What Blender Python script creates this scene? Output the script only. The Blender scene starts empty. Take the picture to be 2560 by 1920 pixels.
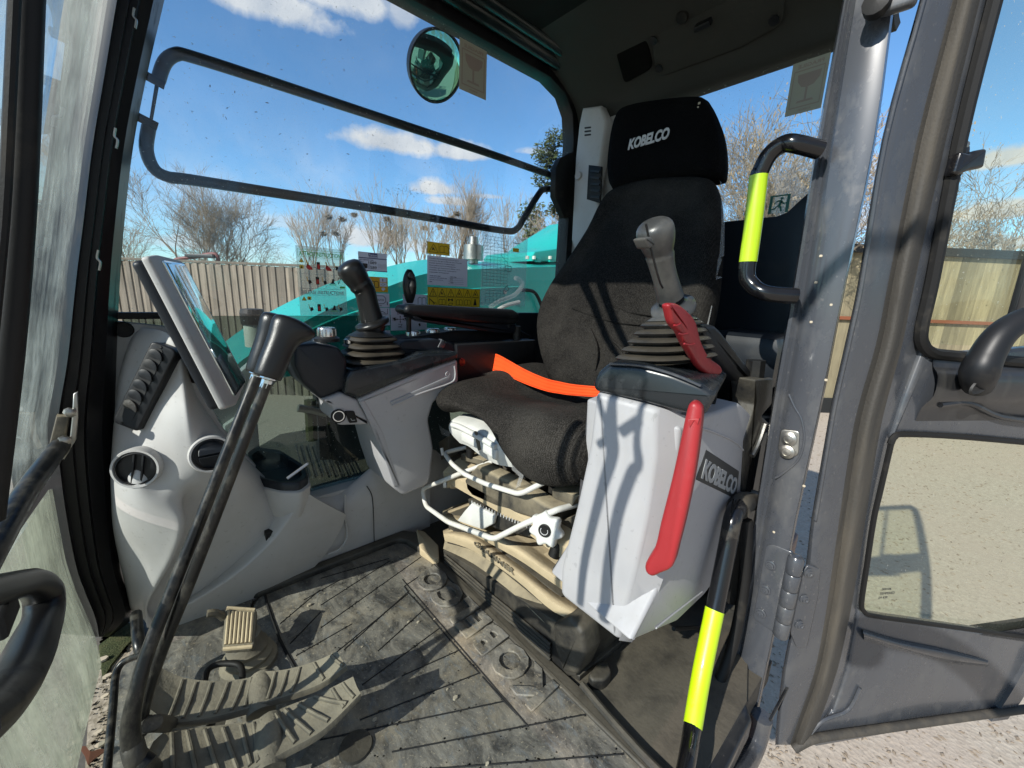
import bpy, bmesh, math, random
from mathutils import Vector, Matrix, noise
random.seed(7)
R_ = math.radians
V = Vector
SC = bpy.context.scene
COL = SC.collection
# ------------------------------------------------------------------ camera
CAMH = 0.82
RX = V((0.74889719, -0.11555787, 0.65253305))
RY = V((-0.66157846, -0.18728346, 0.72611214))
RZ = V((0.03830068, -0.97548515, -0.21670665))
cd = bpy.data.cameras.new("camera"); cam = bpy.data.objects.new("camera", cd); COL.objects.link(cam)
right = V((RX[0], RY[0], RZ[0])); down = V((RX[1], RY[1], RZ[1])); fwd = V((RX[2], RY[2], RZ[2]))
cam.matrix_world = Matrix(((right.x, -down.x, -fwd.x, 0), (right.y, -down.y, -fwd.y, 0), (right.z, -down.z, -fwd.z, CAMH), (0, 0, 0, 1)))
cd.sensor_width = 36; cd.lens = 36 * 1000 / 2560; cd.clip_start = 0.02; cd.clip_end = 2000
SC.camera = cam
C0 = V((0, 0, CAMH))
# ------------------------------------------------------------------ world, sun, exposure
SUNV = V((1, 0.06, -0.66)).normalized()          # the way the light travels
w = bpy.data.worlds.new("World"); SC.world = w; w.use_nodes = True
SC.view_settings.view_transform = 'Standard'; SC.view_settings.look = 'None'
SC.view_settings.exposure = 0.45; SC.view_settings.gamma = 1.0
sd = bpy.data.lights.new("sun", 'SUN'); sd.energy = 5.0; sd.angle = R_(0.5); sd.color = (1.0, 0.955, 0.88)
so = bpy.data.objects.new("sun", sd); COL.objects.link(so)
so.rotation_euler = SUNV.to_track_quat('-Z', 'Y').to_euler()
so.location = (-3, 0, 4)

def ray(px, py):
    return right * (px - 1280) + down * (py - 960) + fwd * 1000
def at(px, py, x=None, y=None, z=None):          # a photo pixel laid on a real plane of the cab
    d = ray(px, py)
    if x is not None: t = x / d.x
    elif y is not None: t = y / d.y
    else: t = (z - CAMH) / d.z
    return C0 + d * t
def on(px, py, P, n):
    d = ray(px, py); n = V(n); return C0 + d * ((V(P) - C0).dot(n) / d.dot(n))
FH = V((math.cos(R_(48.055)), math.sin(R_(48.055)), 0)); RH = V((FH.y, -FH.x, 0))
def far(px, py, D):
    return on(px, py, FH * D, FH)

class NT:
    def __init__(s, tree): s.t = tree; s.n = tree.nodes; s.l = tree.links
    def add(s, typ, **k):
        nd = s.n.new(typ)
        for a, b in k.items():
            if a.startswith('i_'):
                nd.inputs[a[2:].replace('_', ' ')].default_value = b
            else: setattr(nd, a, b)
        return nd
    def link(s, a, b): s.l.new(a, b)
    def m(s, op, a, b=None, c=None, clamp=False):
        nd = s.n.new('ShaderNodeMath'); nd.operation = op; nd.use_clamp = clamp
        for i, v in enumerate((a, b, c)):
            if v is None: continue
            if isinstance(v, (int, float)): nd.inputs[i].default_value = v
            else: s.l.new(v, nd.inputs[i])
        return nd.outputs[0]
    def mix(s, f, a, b, typ='MIX'):
        nd = s.n.new('ShaderNodeMix'); nd.data_type = 'RGBA'; nd.blend_type = typ
        for sock, v in ((nd.inputs[0], f), (nd.inputs[6], a), (nd.inputs[7], b)):
            if isinstance(v, (int, float)): sock.default_value = v
            elif isinstance(v, (tuple, list)): sock.default_value = (*v[:3], 1)
            else: s.l.new(v, sock)
        return nd.outputs[2]
    def noise(s, vec, scale, detail=3, rough=.55, dist=0):
        nd = s.n.new('ShaderNodeTexNoise'); nd.inputs['Scale'].default_value = scale
        nd.inputs['Detail'].default_value = detail; nd.inputs['Roughness'].default_value = rough; nd.inputs['Distortion'].default_value = dist
        if vec is not None: s.l.new(vec, nd.inputs['Vector'])
        return nd.outputs[0]
    def ramp(s, f, lo, hi, a=0., b=1.):
        nd = s.n.new('ShaderNodeMapRange'); nd.clamp = True
        nd.inputs[1].default_value = lo; nd.inputs[2].default_value = hi; nd.inputs[3].default_value = a; nd.inputs[4].default_value = b
        s.l.new(f, nd.inputs[0]); return nd.outputs[0]

# sky with clouds, each at its own bearing in the world
nt = NT(w.node_tree); nt.n.clear()
sky = nt.add('ShaderNodeTexSky', sky_type='NISHITA', sun_disc=False)
sky.sun_elevation = math.asin(-SUNV.z); sky.sun_rotation = math.atan2(-SUNV.x, -SUNV.y)
sky.altitude = 50; sky.air_density = 1.0; sky.dust_density = 0.15; sky.ozone_density = 2.2
tc = nt.add('ShaderNodeTexCoord')
n1 = nt.noise(tc.outputs['Generated'], 9.0, 6, .58, .35)
n2 = nt.noise(tc.outputs['Generated'], 28.0, 4, .6)
nn = nt.m('ADD', nt.m('MULTIPLY', nt.m('SUBTRACT', n1, .5), 2.2), nt.m('MULTIPLY', nt.m('SUBTRACT', n2, .5), .9))
cover = None
CL = [(980, 362, 165, 48, 1), (1160, 385, 130, 34, .9), (1095, 475, 95, 30, 1), (1130, 505, 80, 20, .9), (640, 0, 210, 42, .85), (850, -20, 150, 45, .8), (1010, 25, 50, 50, .6), (1205, 70, 60, 50, .6), (930, 600, 130, 45, .95), (1060, 620, 90, 30, .7), (1340, 380, 60, 14, .6),
      (2540, 395, 130, 45, 1), (2520, 530, 150, 40, 1), (2600, 610, 160, 30, .9), (2400, 600, 110, 26, .7), (1215, 492, 80, 9, .6), (2130, 560, 60, 60, .8), (720, 560, 90, 30, .5), (450, 610, 120, 30, .6), (1560, 60, 240, 60, .8), (1960, 500, 120, 40, .6), (2140, 430, 60, 60, .7), (-300, 300, 300, 80, .9), (300, 760, 500, 40, .5), (1700, 640, 400, 30, .5), (3300, 500, 400, 120, .8)]
for px, py, sx, sy, s in CL:
    d = ray(px, py); L = d.length; d = d / L
    up = V((0, 0, 1)); h = d.cross(up).normalized(); v = h.cross(d).normalized()
    def dotn(vec, k):
        nd = nt.add('ShaderNodeVectorMath', operation='DOT_PRODUCT'); nt.link(tc.outputs['Generated'], nd.inputs[0]); nd.inputs[1].default_value = vec * k
        return nd.outputs['Value']
    u = dotn(h, L / sx); vv = dotn(v, L / sy)
    if py > 200:                                   # flat base: squeeze below
        neg = nt.m('MULTIPLY', nt.m('MINIMUM', vv, 0), .9); vv = nt.m('ADD', vv, neg)
    r2 = nt.m('SQRT', nt.m('ADD', nt.m('MULTIPLY', u, u), nt.m('MULTIPLY', vv, vv)))
    front = nt.m('GREATER_THAN', dotn(d, 1), 0)
    mk = nt.m('MULTIPLY', nt.m('SUBTRACT', 1.0, r2), 1.4)
    mk = nt.ramp(nt.m('ADD', mk, nn), .1, .75, 0, s)
    mk = nt.m('MULTIPLY', mk, front)
    mk = nt.m('MULTIPLY', mk, nt.ramp(r2, 1.0, 1.5, 1, 0))
    cover = mk if cover is None else nt.m('MAXIMUM', cover, mk)
sepx = nt.add('ShaderNodeSeparateXYZ'); nt.link(tc.outputs['Generated'], sepx.inputs[0])
hz = nt.m('MULTIPLY', nt.ramp(n1, .42, .72, 0, .55), nt.ramp(sepx.outputs[2], .0, .32, 1, .08))
cover = nt.m('MAXIMUM', cover, hz)
behind = nt.m('MULTIPLY', nt.ramp(sepx.outputs[1], -.55, -.12, 1, 0), nt.ramp(n1, .38, .55, .25, .95))   # unseen broken cloud added behind the camera to grey the blue sky fill
cover = nt.m('MAXIMUM', cover, behind)
skyc = nt.mix(1.0, sky.outputs[0], (0.086, 0.122, 0.145), 'MULTIPLY')
cc = nt.mix(nt.ramp(n1, .35, .7), (.42, .46, .53), (.73, .73, .73))
cc = nt.mix(nt.ramp(behind, .2, .5), cc, (.26, .265, .27))
cm = nt.mix(cover, skyc, cc)
bg = nt.add('ShaderNodeBackground'); nt.link(cm, bg.inputs[0]); bg.inputs[1].default_value = 1.0
wo = nt.add('ShaderNodeOutputWorld'); nt.link(bg.outputs[0], wo.inputs[0])

# ------------------------------------------------------------------ materials
MT = {}
def mat(name, col, rough=.5, metal=0, var=.12, vs=6, bump=.0, bs=300, dust=0., dcol=(.36, .31, .23), ds=5, coat=0, spec=.5, stretch=None, up=0., speck=0., speccol=(.5, .47, .4), bumpd=.002, scuff=0.):
    m = bpy.data.materials.new(name); m.use_nodes = True; t = NT(m.node_tree); t.n.clear()
    out = t.add('ShaderNodeOutputMaterial'); b = t.add('ShaderNodeBsdfPrincipled'); t.link(b.outputs[0], out.inputs[0])
    tcn = t.add('ShaderNodeTexCoord'); co = tcn.outputs['Object']
    if stretch:
        mp = t.add('ShaderNodeMapping'); mp.inputs['Scale'].default_value = stretch; t.link(co, mp.inputs[0]); co = mp.outputs[0]
    a = tuple(c * (1 - var) for c in col); c2 = tuple(min(1, c * (1 + var)) for c in col)
    cs = t.mix(t.noise(co, vs, 5), a, c2)
    if dust > 0:
        dn = t.noise(co, ds, 6, .65)
        mask = t.ramp(dn, .62 - dust * .35, .62 + .12, 0, 1)
        if up > 0:
            g = t.add('ShaderNodeNewGeometry'); sp = t.add('ShaderNodeSeparateXYZ'); t.link(g.outputs['Normal'], sp.inputs[0])
            um = t.ramp(sp.outputs[2], .1, .9, 0, up); mask = t.m('MAXIMUM', t.m('MULTIPLY', mask, .5), t.m('MULTIPLY', um, t.ramp(dn, .3, .55, .45, 1)))
        cs = t.mix(t.m('MULTIPLY', mask, min(1, dust)), cs, dcol)
        rn = t.ramp(mask, 0, 1, rough, min(1, rough + .35)); t.link(rn, b.inputs['Roughness'])
    else: b.inputs['Roughness'].default_value = rough
    if speck > 0:
        sn = t.noise(co, 90, 2, .5); cs = t.mix(t.ramp(sn, .68, .72, 0, speck), cs, speccol)
    t.link(cs, b.inputs['Base Color'])
    if scuff > 0:                                   # fine scratches, lighter than the skin of the plastic
        m3 = t.add('ShaderNodeMapping'); m3.inputs['Scale'].default_value = (6, 6, 1); m3.inputs['Rotation'].default_value = (.5, .3, .4); t.link(tcn.outputs['Object'], m3.inputs[0])
        sn = t.noise(m3.outputs[0], 38, 3, .6, .4); sg = t.noise(tcn.outputs['Object'], 5, 4, .6)
        cs = t.mix(t.m('MULTIPLY', t.ramp(sn, .70, .74, 0, scuff), t.ramp(sg, .45, .6)), cs, tuple(min(1, x * .55) for x in col)); t.link(cs, b.inputs['Base Color'])
    b.inputs['Metallic'].default_value = metal; b.inputs['Coat Weight'].default_value = coat; b.inputs['Specular IOR Level'].default_value = spec
    b.inputs['Coat Roughness'].default_value = .08
    if bump > 0:
        bn = t.add('ShaderNodeBump'); bn.inputs['Strength'].default_value = bump; bn.inputs['Distance'].default_value = bumpd
        t.link(t.noise(tcn.outputs['Object'], bs, 4, .6), bn.inputs['Height']); t.link(bn.outputs[0], b.inputs['Normal'])
    MT[name] = m; return m
mat('grey_plastic', (.435, .43, .42), .5, bump=.3, bs=900, dust=.45, ds=11, dcol=(.33, .30, .25), up=.3, speck=.3, speccol=(.22, .2, .17), bumpd=.0007, scuff=.6)
mat('grey_console', (.37, .365, .375), .48, bump=.3, bs=900, dust=.35, ds=12, dcol=(.34, .32, .29), scuff=.7, speck=.4, speccol=(.22, .22, .22), bumpd=.0006)
mat('dark_trim', (.009, .010, .012), .42, spec=.35, bump=.25, bs=900, dust=.2, ds=12, dcol=(.22, .19, .14), up=.14, bumpd=.0004)
mat('navy_plastic', (.011, .014, .019), .4, spec=.35, bump=.2, bs=900, dust=.12, ds=9, dcol=(.2, .18, .14), up=.10, bumpd=.0004)
mat('gloss_cap', (.012, .015, .018), .24, bump=.08, bs=600, dust=.25, ds=22, dcol=(.12, .12, .115), bumpd=.0004)
mat('black_paint', (.005, .005, .006), .2, coat=.25, dust=.12, ds=20)
mat('frame_black', (.005, .005, .006), .38, spec=.3, dust=.2, ds=9, dcol=(.05, .05, .045), stretch=(3, 3, .4))
mat('black_rubber', (.007, .007, .007), .55, spec=.3, dust=.16, ds=12, up=.14, bump=.2, bs=400, bumpd=.0006)
mat('boot_rubber', (.012, .012, .012), .36, dust=.4, ds=14, dcol=(.27, .22, .15), up=.45, bumpd=.0006)
mat('grip_rubber', (.011, .011, .011), .30, spec=.4, dust=.12, ds=9, dcol=(.11, .11, .10), bump=.4, bs=900, bumpd=.0005)
mat('worn_grip', (.045, .046, .046), .3, dust=.55, ds=13, dcol=(.19, .18, .16), bump=.35, bs=900, bumpd=.0005)
mat('frame_grey', (.050, .055, .064), .27, coat=.35, dust=.34, ds=9, dcol=(.155, .15, .135), speck=.18, speccol=(.26, .24, .22), stretch=(1.6, 1.6, 1.0))
mat('frame_dark', (.012, .013, .015), .28, dust=.35, ds=7, dcol=(.10, .095, .08), stretch=(3, 3, .4), coat=.3)
mat('seal', (.040, .037, .032), .7, dust=.45, ds=5, dcol=(.13, .11, .08), stretch=(4, 4, .4), bump=.5, bs=200)
mat('red_plastic', (.30, .018, .022), .42, dust=.14, ds=26, dcol=(.33, .08, .07), bump=.2, bs=700, bumpd=.0005)
mat('white_plastic', (.60, .60, .57), .45, dust=.3, ds=12, dcol=(.42, .37, .28), up=.1)
mat('white_metal', (.62, .61, .57), .4, dust=.45, ds=16, dcol=(.38, .32, .23))
mat('tan_cover', (.40, .32, .20), .8, dust=1.0, ds=6, dcol=(.52, .42, .27), up=.95, bump=.6, bs=60, bumpd=.003)
mat('seat_metal', (.03, .029, .026), .6, dust=.9, ds=12, dcol=(.42, .35, .23), up=.9, bump=.6, bs=90, bumpd=.002)
mat('dusty_black', (.012, .012, .012), .5, dust=.7, ds=15, dcol=(.19, .165, .12), up=.55, bump=.6, bs=120, bumpd=.002)
mat('pedal_rubber', (.028, .027, .025), .7, dust=1.0, ds=7, dcol=(.40, .35, .25), up=.6, bump=.8, bs=70, bumpd=.003)
mat('lever_paint', (.009, .009, .009), .3, spec=.4, dust=.4, ds=45, dcol=(.20, .18, .14), stretch=(1, 1, .6))
mat('headliner', (.013, .014, .013), .9, spec=.1, bump=.5, bs=500)
mat('roof_trim', (.036, .037, .033), .7, spec=.2, bump=.5, bs=600)
mat('speaker_mesh', (.003, .003, .003), .8, spec=.1, bump=.9, bs=900)
mat('chrome', (.75, .75, .73), .22, metal=1, dust=.15, ds=40)
mat('steel', (.38, .37, .34), .35, metal=1, dust=.4, ds=30)
mat('yellow_tape', (.44, .64, .004), .4, var=.08, dust=.25, ds=30, dcol=(.30, .38, .02), bump=.3, bs=500, bumpd=.0004)
MT['yellow_tape'].node_tree.nodes['Principled BSDF'].inputs['Coat Weight'].default_value = .5
mat('teal_paint', (.015, .40, .345), .35, coat=.3, dust=.25, ds=3, dcol=(.12, .36, .31), speck=.35, speccol=(.1, .12, .1))
mat('teal_reflection', (.004, .010, .010), .3, coat=.3, dust=.3, ds=6, dcol=(.02, .05, .04))  # teal streaks painted in as reflections on the black roof rail
mat('deck_paint', (.42, .45, .46), .5, dust=.5, ds=6, dcol=(.36, .34, .29), speck=.4, speccol=(.2, .2, .18))
mat('gap_brown', (.22, .14, .115), .6, dust=.4, ds=4, dcol=(.3, .24, .2))
mat('tank_white', (.55, .56, .5), .4, dust=.3, ds=20)
mat('red_machine', (.12, .015, .012), .6)
mat('belt', (.90, .085, .010), .6, var=.12, bump=.5, bs=900, stretch=(1, 1, 6), bumpd=.0004)
mat('black_mark', (.008, .008, .008), .6); mat('grey_mark', (.30, .31, .32), .5); mat('plate_dark', (.03, .031, .032), .5)
mat('silver_mark', (.55, .55, .55), .5, var=.05); mat('yellow_label', (.68, .46, .015), .45, var=.04); mat('white_label', (.60, .63, .74), .5, var=.04)
mat('orange_label', (.62, .34, .01), .45); mat('beige_label', (.36, .36, .29), .6, var=.06); mat('label_red', (.30, .25, .215), .6); mat('beige_mark', (.29, .29, .235), .6)
mat('green_label', (.004, .11, .075), .45); mat('blue_mark', (.015, .02, .12), .5); mat('red_mark', (.5, .03, .02), .5); mat('green_mark', (.12, .5, .1), .5); mat('pen_body', (.35, .37, .4), .2, metal=.6)
mat('belt_edge', (.55, .04, .006), .6); mat('stone', (.42, .37, .28), .9, var=.35, vs=40); mat('leaf_brown', (.10, .035, .015), .8); mat('moss', (.03, .042, .008), .95, bump=1, bs=250, var=.6, vs=60, bumpd=.004, dust=.5, ds=60, dcol=(.09, .075, .04))
mat('chip', (.20, .16, .12), .9, var=.7, vs=9); mat('film', (.6, .62, .6), .1); mat('bark', (.20, .17, .125), .9, var=.3, vs=3); mat('bark_pale', (.27, .225, .17), .9, var=.3, vs=3); mat('catkin', (.30, .22, .13), .9, var=.35, vs=2)
mat('ever_leaf', (.055, .075, .018), .7, var=.6, vs=1.4); mat('nest', (.15, .125, .09), .95); mat('dark_band', (.012, .014, .015), .5); mat('rust', (.22, .07, .03), .6)
mat('screen_glass', (.62, .70, .70), .05, metal=.9, coat=1.0, spec=1.0); mat('lens_red', (.15, .01, .01), .2)

def fabric(name, col, scale):
    m = bpy.data.materials.new(name); m.use_nodes = True; t = NT(m.node_tree); b = t.n['Principled BSDF']
    tcn = t.add('ShaderNodeTexCoord')
    vo = t.add('ShaderNodeTexVoronoi'); vo.inputs['Scale'].default_value = scale * 4; t.link(tcn.outputs['Object'], vo.inputs['Vector']); h = t.m('SUBTRACT', 1.0, vo.outputs['Distance']); rb = t.add('ShaderNodeTexWave', bands_direction='Y', wave_type='BANDS'); rb.inputs['Scale'].default_value = scale * .55; rb.inputs['Distortion'].default_value = .3; rb.inputs['Detail Scale'].default_value = 8; t.link(tcn.outputs['Object'], rb.inputs['Vector']); h = t.m('MULTIPLY', h, t.ramp(rb.outputs['Fac'], 0, 1, .72, 1.05))
    n = t.noise(tcn.outputs['Object'], 5, 5); h2 = t.m('ADD', t.m('MULTIPLY', h, .8), t.m('MULTIPLY', t.noise(tcn.outputs['Object'], 160, 4, .7), .5))
    c = t.mix(t.ramp(h2, .5, 1.05), tuple(x * .35 for x in col), tuple(min(1, x * 2.2) for x in col))
    c = t.mix(t.ramp(n, .45, .75, 0, .35 if scale < 135 else .03), c, (.085, .078, .068))
    t.link(c, b.inputs['Base Color']); b.inputs['Roughness'].default_value = .95; b.inputs['Specular IOR Level'].default_value = .08
    bn = t.add('ShaderNodeBump'); bn.inputs['Strength'].default_value = .8; bn.inputs['Distance'].default_value = .002; t.link(h2, bn.inputs['Height'])
    t.link(bn.outputs[0], b.inputs['Normal']); b.inputs['Sheen Weight'].default_value = .0
    MT[name] = m
fabric('seat_fabric', (.036, .033, .030), 115)
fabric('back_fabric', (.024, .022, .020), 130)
fabric('head_fabric', (.0045, .0045, .005), 140)  # black headrest cloth, colour darkened further for the shade under the roof

def glass(name, tint=(1, 1, 1), dirt=.02, dcol=(.6, .65, .6), refl=1.0, streak=False, base=0.0, graze=False):
    m = bpy.data.materials.new(name); m.use_nodes = True; t = NT(m.node_tree); t.n.clear()
    out = t.add('ShaderNodeOutputMaterial'); tr = t.add('ShaderNodeBsdfTransparent'); tr.inputs[0].default_value = (*tint, 1)
    gl = t.add('ShaderNodeBsdfGlossy'); gl.inputs['Roughness'].default_value = .01; gl.inputs[0].default_value = (refl, refl, refl, 1)
    lf = t.add('ShaderNodeLayerWeight'); lf.inputs[0].default_value = .5
    frs = t.m('ADD', .03, t.m('MULTIPLY', .75, t.m('POWER', lf.outputs['Facing'], 5)))
    mx = t.add('ShaderNodeMixShader'); t.link(frs, mx.inputs[0]); t.link(tr.outputs[0], mx.inputs[1]); t.link(gl.outputs[0], mx.inputs[2])
    if graze:
        pass
    df = t.add('ShaderNodeBsdfDiffuse'); df.inputs[0].default_value = (*dcol, 1)
    tl = t.add('ShaderNodeBsdfTranslucent'); tl.inputs[0].default_value = (*dcol, 1)
    md = t.add('ShaderNodeMixShader'); md.inputs[0].default_value = .45; t.link(df.outputs[0], md.inputs[1]); t.link(tl.outputs[0], md.inputs[2])
    tcn = t.add('ShaderNodeTexCoord'); co = tcn.outputs['Object']
    if streak:
        mp = t.add('ShaderNodeMapping'); mp.inputs['Scale'].default_value = (1, 1, .1); t.link(co, mp.inputs[0])
        a = t.noise(mp.outputs[0], 22, 6, .65, .3); b = t.noise(co, 9, 5, .6, .6)
        f = t.m('ADD', t.m('MULTIPLY', t.ramp(a, .35, .7), dirt), t.m('MULTIPLY', t.ramp(b, .35, .7), dirt * .7))
        f = t.m('ADD', f, base)
    else:
        a = t.noise(co, 160, 2, .5); b = t.noise(co, 3, 5, .6)
        f = t.m('ADD', t.ramp(a, .70, .74, 0, .5 if dirt > .015 else .1), t.m('MULTIPLY', t.ramp(b, .35, .75), dirt)); f = t.m('ADD', f, base)
    if graze:                                       # a thin film of dust covers more the flatter one looks along it
        lw = t.add('ShaderNodeLayerWeight'); lw.inputs[0].default_value = .5
        cosi = t.m('SUBTRACT', 1.0, lw.outputs['Facing']); f = t.m('MAXIMUM', f, 0.0); f = t.m('MINIMUM', t.m('DIVIDE', t.m('MULTIPLY', f, .11), t.m('MAXIMUM', cosi, .05)), .93)
    if graze:
        mp2 = t.add('ShaderNodeMapping'); mp2.inputs['Scale'].default_value = (1, 1, .3); t.link(co, mp2.inputs[0]); mo = t.noise(mp2.outputs[0], 26, 9, .75, .2); mcol = t.mix(t.ramp(mo, .36, .66), tuple(x * .6 for x in dcol), tuple(min(1, x * 1.5) for x in dcol)); t.link(mcol, df.inputs[0]); t.link(mcol, tl.inputs[0])
    m2 = t.add('ShaderNodeMixShader'); t.link(f, m2.inputs[0]); t.link(mx.outputs[0], m2.inputs[1]); t.link(md.outputs[0], m2.inputs[2])
    t.link(m2.outputs[0], out.inputs[0]); MT[name] = m; return m
glass('window_glass', (.965, .98, .975), .025)
glass('rear_glass', (.93, .96, .95), .02)
glass('lower_glass', (.48, .55, .52), .03)
glass('screen_dirty', (.96, .98, .975), .75, (.42, .47, .44), streak=True, base=-.25, graze=True)
glass('screen_dusty', (.95, .98, .965), .95, (.31, .33, .26), streak=True, base=.45, graze=True)
glass('door_glass', (.93, .95, .88), .04, (.7, .7, .6))
glass('clear_film', (.95, .95, .95), .10, (.8, .8, .8), base=.12)
glass('clear_sheet', (.95, .97, .95), .12, (.6, .6, .55), base=.22)
def mirror_mat():
    m = bpy.data.materials.new('mirror_face'); m.use_nodes = True; b = m.node_tree.nodes['Principled BSDF']
    b.inputs['Metallic'].default_value = 1; b.inputs['Roughness'].default_value = .03; b.inputs['Base Color'].default_value = (.22, .60, .50, 1); MT['mirror_face'] = m  # teal tint paints in the machine body the mirror would reflect
mirror_mat()

# mat with dried mud, grooves come from geometry
def mud_mat():
    m = bpy.data.materials.new('mat_rubber'); m.use_nodes = True; t = NT(m.node_tree); b = t.n['Principled BSDF']
    tcn = t.add('ShaderNodeTexCoord'); co = tcn.outputs['Object']
    mp = t.add('ShaderNodeMapping'); mp.inputs['Scale'].default_value = (1, .5, 1); mp.inputs['Rotation'].default_value = (0, 0, .5); t.link(co, mp.inputs[0])
    a = t.noise(mp.outputs[0], 20, 12, .78, .6); c = t.noise(co, 5.5, 8, .7); d = t.noise(co, 160, 3, .6)
    base = t.mix(t.ramp(a, .40, .62), (.058, .056, .052), (.255, .238, .20))
    base = t.mix(t.ramp(c, .50, .68, 0, .7), base, (.36, .305, .215))
    blue = t.mix(t.ramp(t.noise(mp.outputs[0], 34, 10, .75, 1.0), .55, .64, 0, .6), base, (.17, .19, .20))
    base = t.mix(t.ramp(d, .60, .68, 0, .5), blue, (.50, .43, .31))
    t.link(base, b.inputs['Base Color']); t.link(t.ramp(a, .4, .62, .42, .85), b.inputs['Roughness'])
    bn = t.add('ShaderNodeBump'); bn.inputs['Strength'].default_value = .7; bn.inputs['Distance'].default_value = .003
    t.link(t.m('ADD', a, t.m('MULTIPLY', d, .3)), bn.inputs['Height']); t.link(bn.outputs[0], b.inputs['Normal']); MT['mat_rubber'] = m
mud_mat()
def gravel_mat(name, c1, c2, c3, s):
    m = bpy.data.materials.new(name); m.use_nodes = True; t = NT(m.node_tree); b = t.n['Principled BSDF']
    tcn = t.add('ShaderNodeTexCoord'); co = tcn.outputs['Object']
    vo = t.add('ShaderNodeTexVoronoi'); vo.inputs['Scale'].default_value = s; t.link(co, vo.inputs['Vector'])
    sp = t.add('ShaderNodeSeparateColor'); t.link(vo.outputs['Color'], sp.inputs[0])
    base = t.mix(t.ramp(sp.outputs[0], 0, 1), c1, c2); base = t.mix(t.ramp(t.noise(co, .7, 6, .65), .4, .65, 0, .6), base, c3)
    base = t.mix(t.ramp(t.noise(co, s * 1.7, 3, .6), .6, .7, 0, .7), base, tuple(x * .35 for x in c1))
    t.link(base, b.inputs['Base Color']); b.inputs['Roughness'].default_value = .95
    bn = t.add('ShaderNodeBump'); bn.inputs['Strength'].default_value = .5; bn.inputs['Distance'].default_value = .25 / s
    t.link(t.m('ADD', vo.outputs['Distance'], t.noise(co, s * .6, 5, .7)), bn.inputs['Height']); t.link(bn.outputs[0], b.inputs['Normal']); MT[name] = m
gravel_mat('gravel', (.34, .295, .235), (.45, .40, .325), (.40, .33, .27), 55)
gravel_mat('gravel_strip', (.16, .14, .10), (.40, .36, .29), (.25, .21, .14), 160)
def wood_mat(name, c1, c2, vert=(1, 1, .1), s=8):
    m = bpy.data.materials.new(name); m.use_nodes = True; t = NT(m.node_tree); b = t.n['Principled BSDF']
    tcn = t.add('ShaderNodeTexCoord'); co = tcn.outputs['Object']
    mp = t.add('ShaderNodeMapping'); mp.inputs['Scale'].default_value = vert; t.link(co, mp.inputs[0])
    a = t.noise(mp.outputs[0], s * 3, 6, .6, .5); g = t.noise(mp.outputs[0], s * .8, 2); k = t.noise(co, 9, 2)
    oi = t.add('ShaderNodeAttribute'); oi.attribute_name = 'board'
    base = t.mix(t.ramp(a, .3, .7), c1, c2); base = t.mix(t.ramp(g, .4, .65, 0, .4), base, tuple(x * .6 for x in c1))
    base = t.mix(t.ramp(k, .71, .75, 0, .7), base, tuple(x * .35 for x in c1))
    base = t.mix(1.0, base, t.mix(oi.outputs['Fac'], (.62, .60, .58), (1.25, 1.2, 1.15)), 'MULTIPLY')
    t.link(base, b.inputs['Base Color']); b.inputs['Roughness'].default_value = .85; MT[name] = m
wood_mat('fence_wood', (.165, .145, .115), (.28, .25, .205))
wood_mat('cladding', (.22, .195, .125), (.36, .325, .21), (1, 1, .12), 6)

# ------------------------------------------------------------------ geometry helpers
ORG = {}
def thing(name, label, cat, loc=(0, 0, 0), group=None):
    o = bpy.data.objects.new(name, None); COL.objects.link(o); o.location = loc; o.empty_display_size = .05
    o['label'] = label; o['category'] = cat
    if group: o['group'] = group
    ORG[o.name] = V(loc); return o
def finish(bm, name, mt, smooth):
    bmesh.ops.remove_doubles(bm, verts=bm.verts, dist=1e-6)
    bmesh.ops.recalc_face_normals(bm, faces=bm.faces)
    me = bpy.data.meshes.new(name); bm.to_mesh(me); bm.free()
    for q in (mt if isinstance(mt, (list, tuple)) else [mt]): me.materials.append(MT[q])
    if smooth:
        me.polygons.foreach_set('use_smooth', [True] * len(me.polygons)); me.set_sharp_from_angle(angle=R_(smooth))
    return me
def part(name, bm, mt, parent, smooth=40, label=None, stuff=False):
    org = ORG[parent.name]; bmesh.ops.translate(bm, verts=bm.verts, vec=-org)
    me = finish(bm, name, mt, smooth); o = bpy.data.objects.new(name, me); COL.objects.link(o); o.parent = parent; ORG[o.name] = org
    if label: o['label'] = label
    if stuff: o['kind'] = 'stuff'
    return o
def solo(name, bm, mt, label, cat, group=None, smooth=40, kind=None, org=None):
    if org is None:
        xs = [v.co.x for v in bm.verts]; ys = [v.co.y for v in bm.verts]; zs = [v.co.z for v in bm.verts]
        org = V(((min(xs) + max(xs)) / 2, (min(ys) + max(ys)) / 2, min(zs)))
    org = V(org); bmesh.ops.translate(bm, verts=bm.verts, vec=-org)
    me = finish(bm, name, mt, smooth); o = bpy.data.objects.new(name, me); COL.objects.link(o); o.location = org; ORG[o.name] = org
    if label: o['label'] = label
    if cat: o['category'] = cat
    if group: o['group'] = group
    if kind: o['kind'] = kind
    return o
def B(): return bmesh.new()
def cr(pts, sub=4, closed=False):                 # Catmull-Rom through the points
    P = [V(p) for p in pts]; n = len(P); out = []
    rng = n if closed else n - 1
    for i in range(rng):
        if closed: a, b, c, d = P[i - 1], P[i], P[(i + 1) % n], P[(i + 2) % n]
        else: a, b, c, d = P[max(i - 1, 0)], P[i], P[i + 1], P[min(i + 2, n - 1)]
        for k in range(sub):
            t = k / sub
            out.append(.5 * ((2 * b) + (c - a) * t + (2 * a - 5 * b + 4 * c - d) * t * t + (3 * b - a - 3 * c + d) * t ** 3))
    if not closed: out.append(P[-1].copy())
    return out
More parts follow.
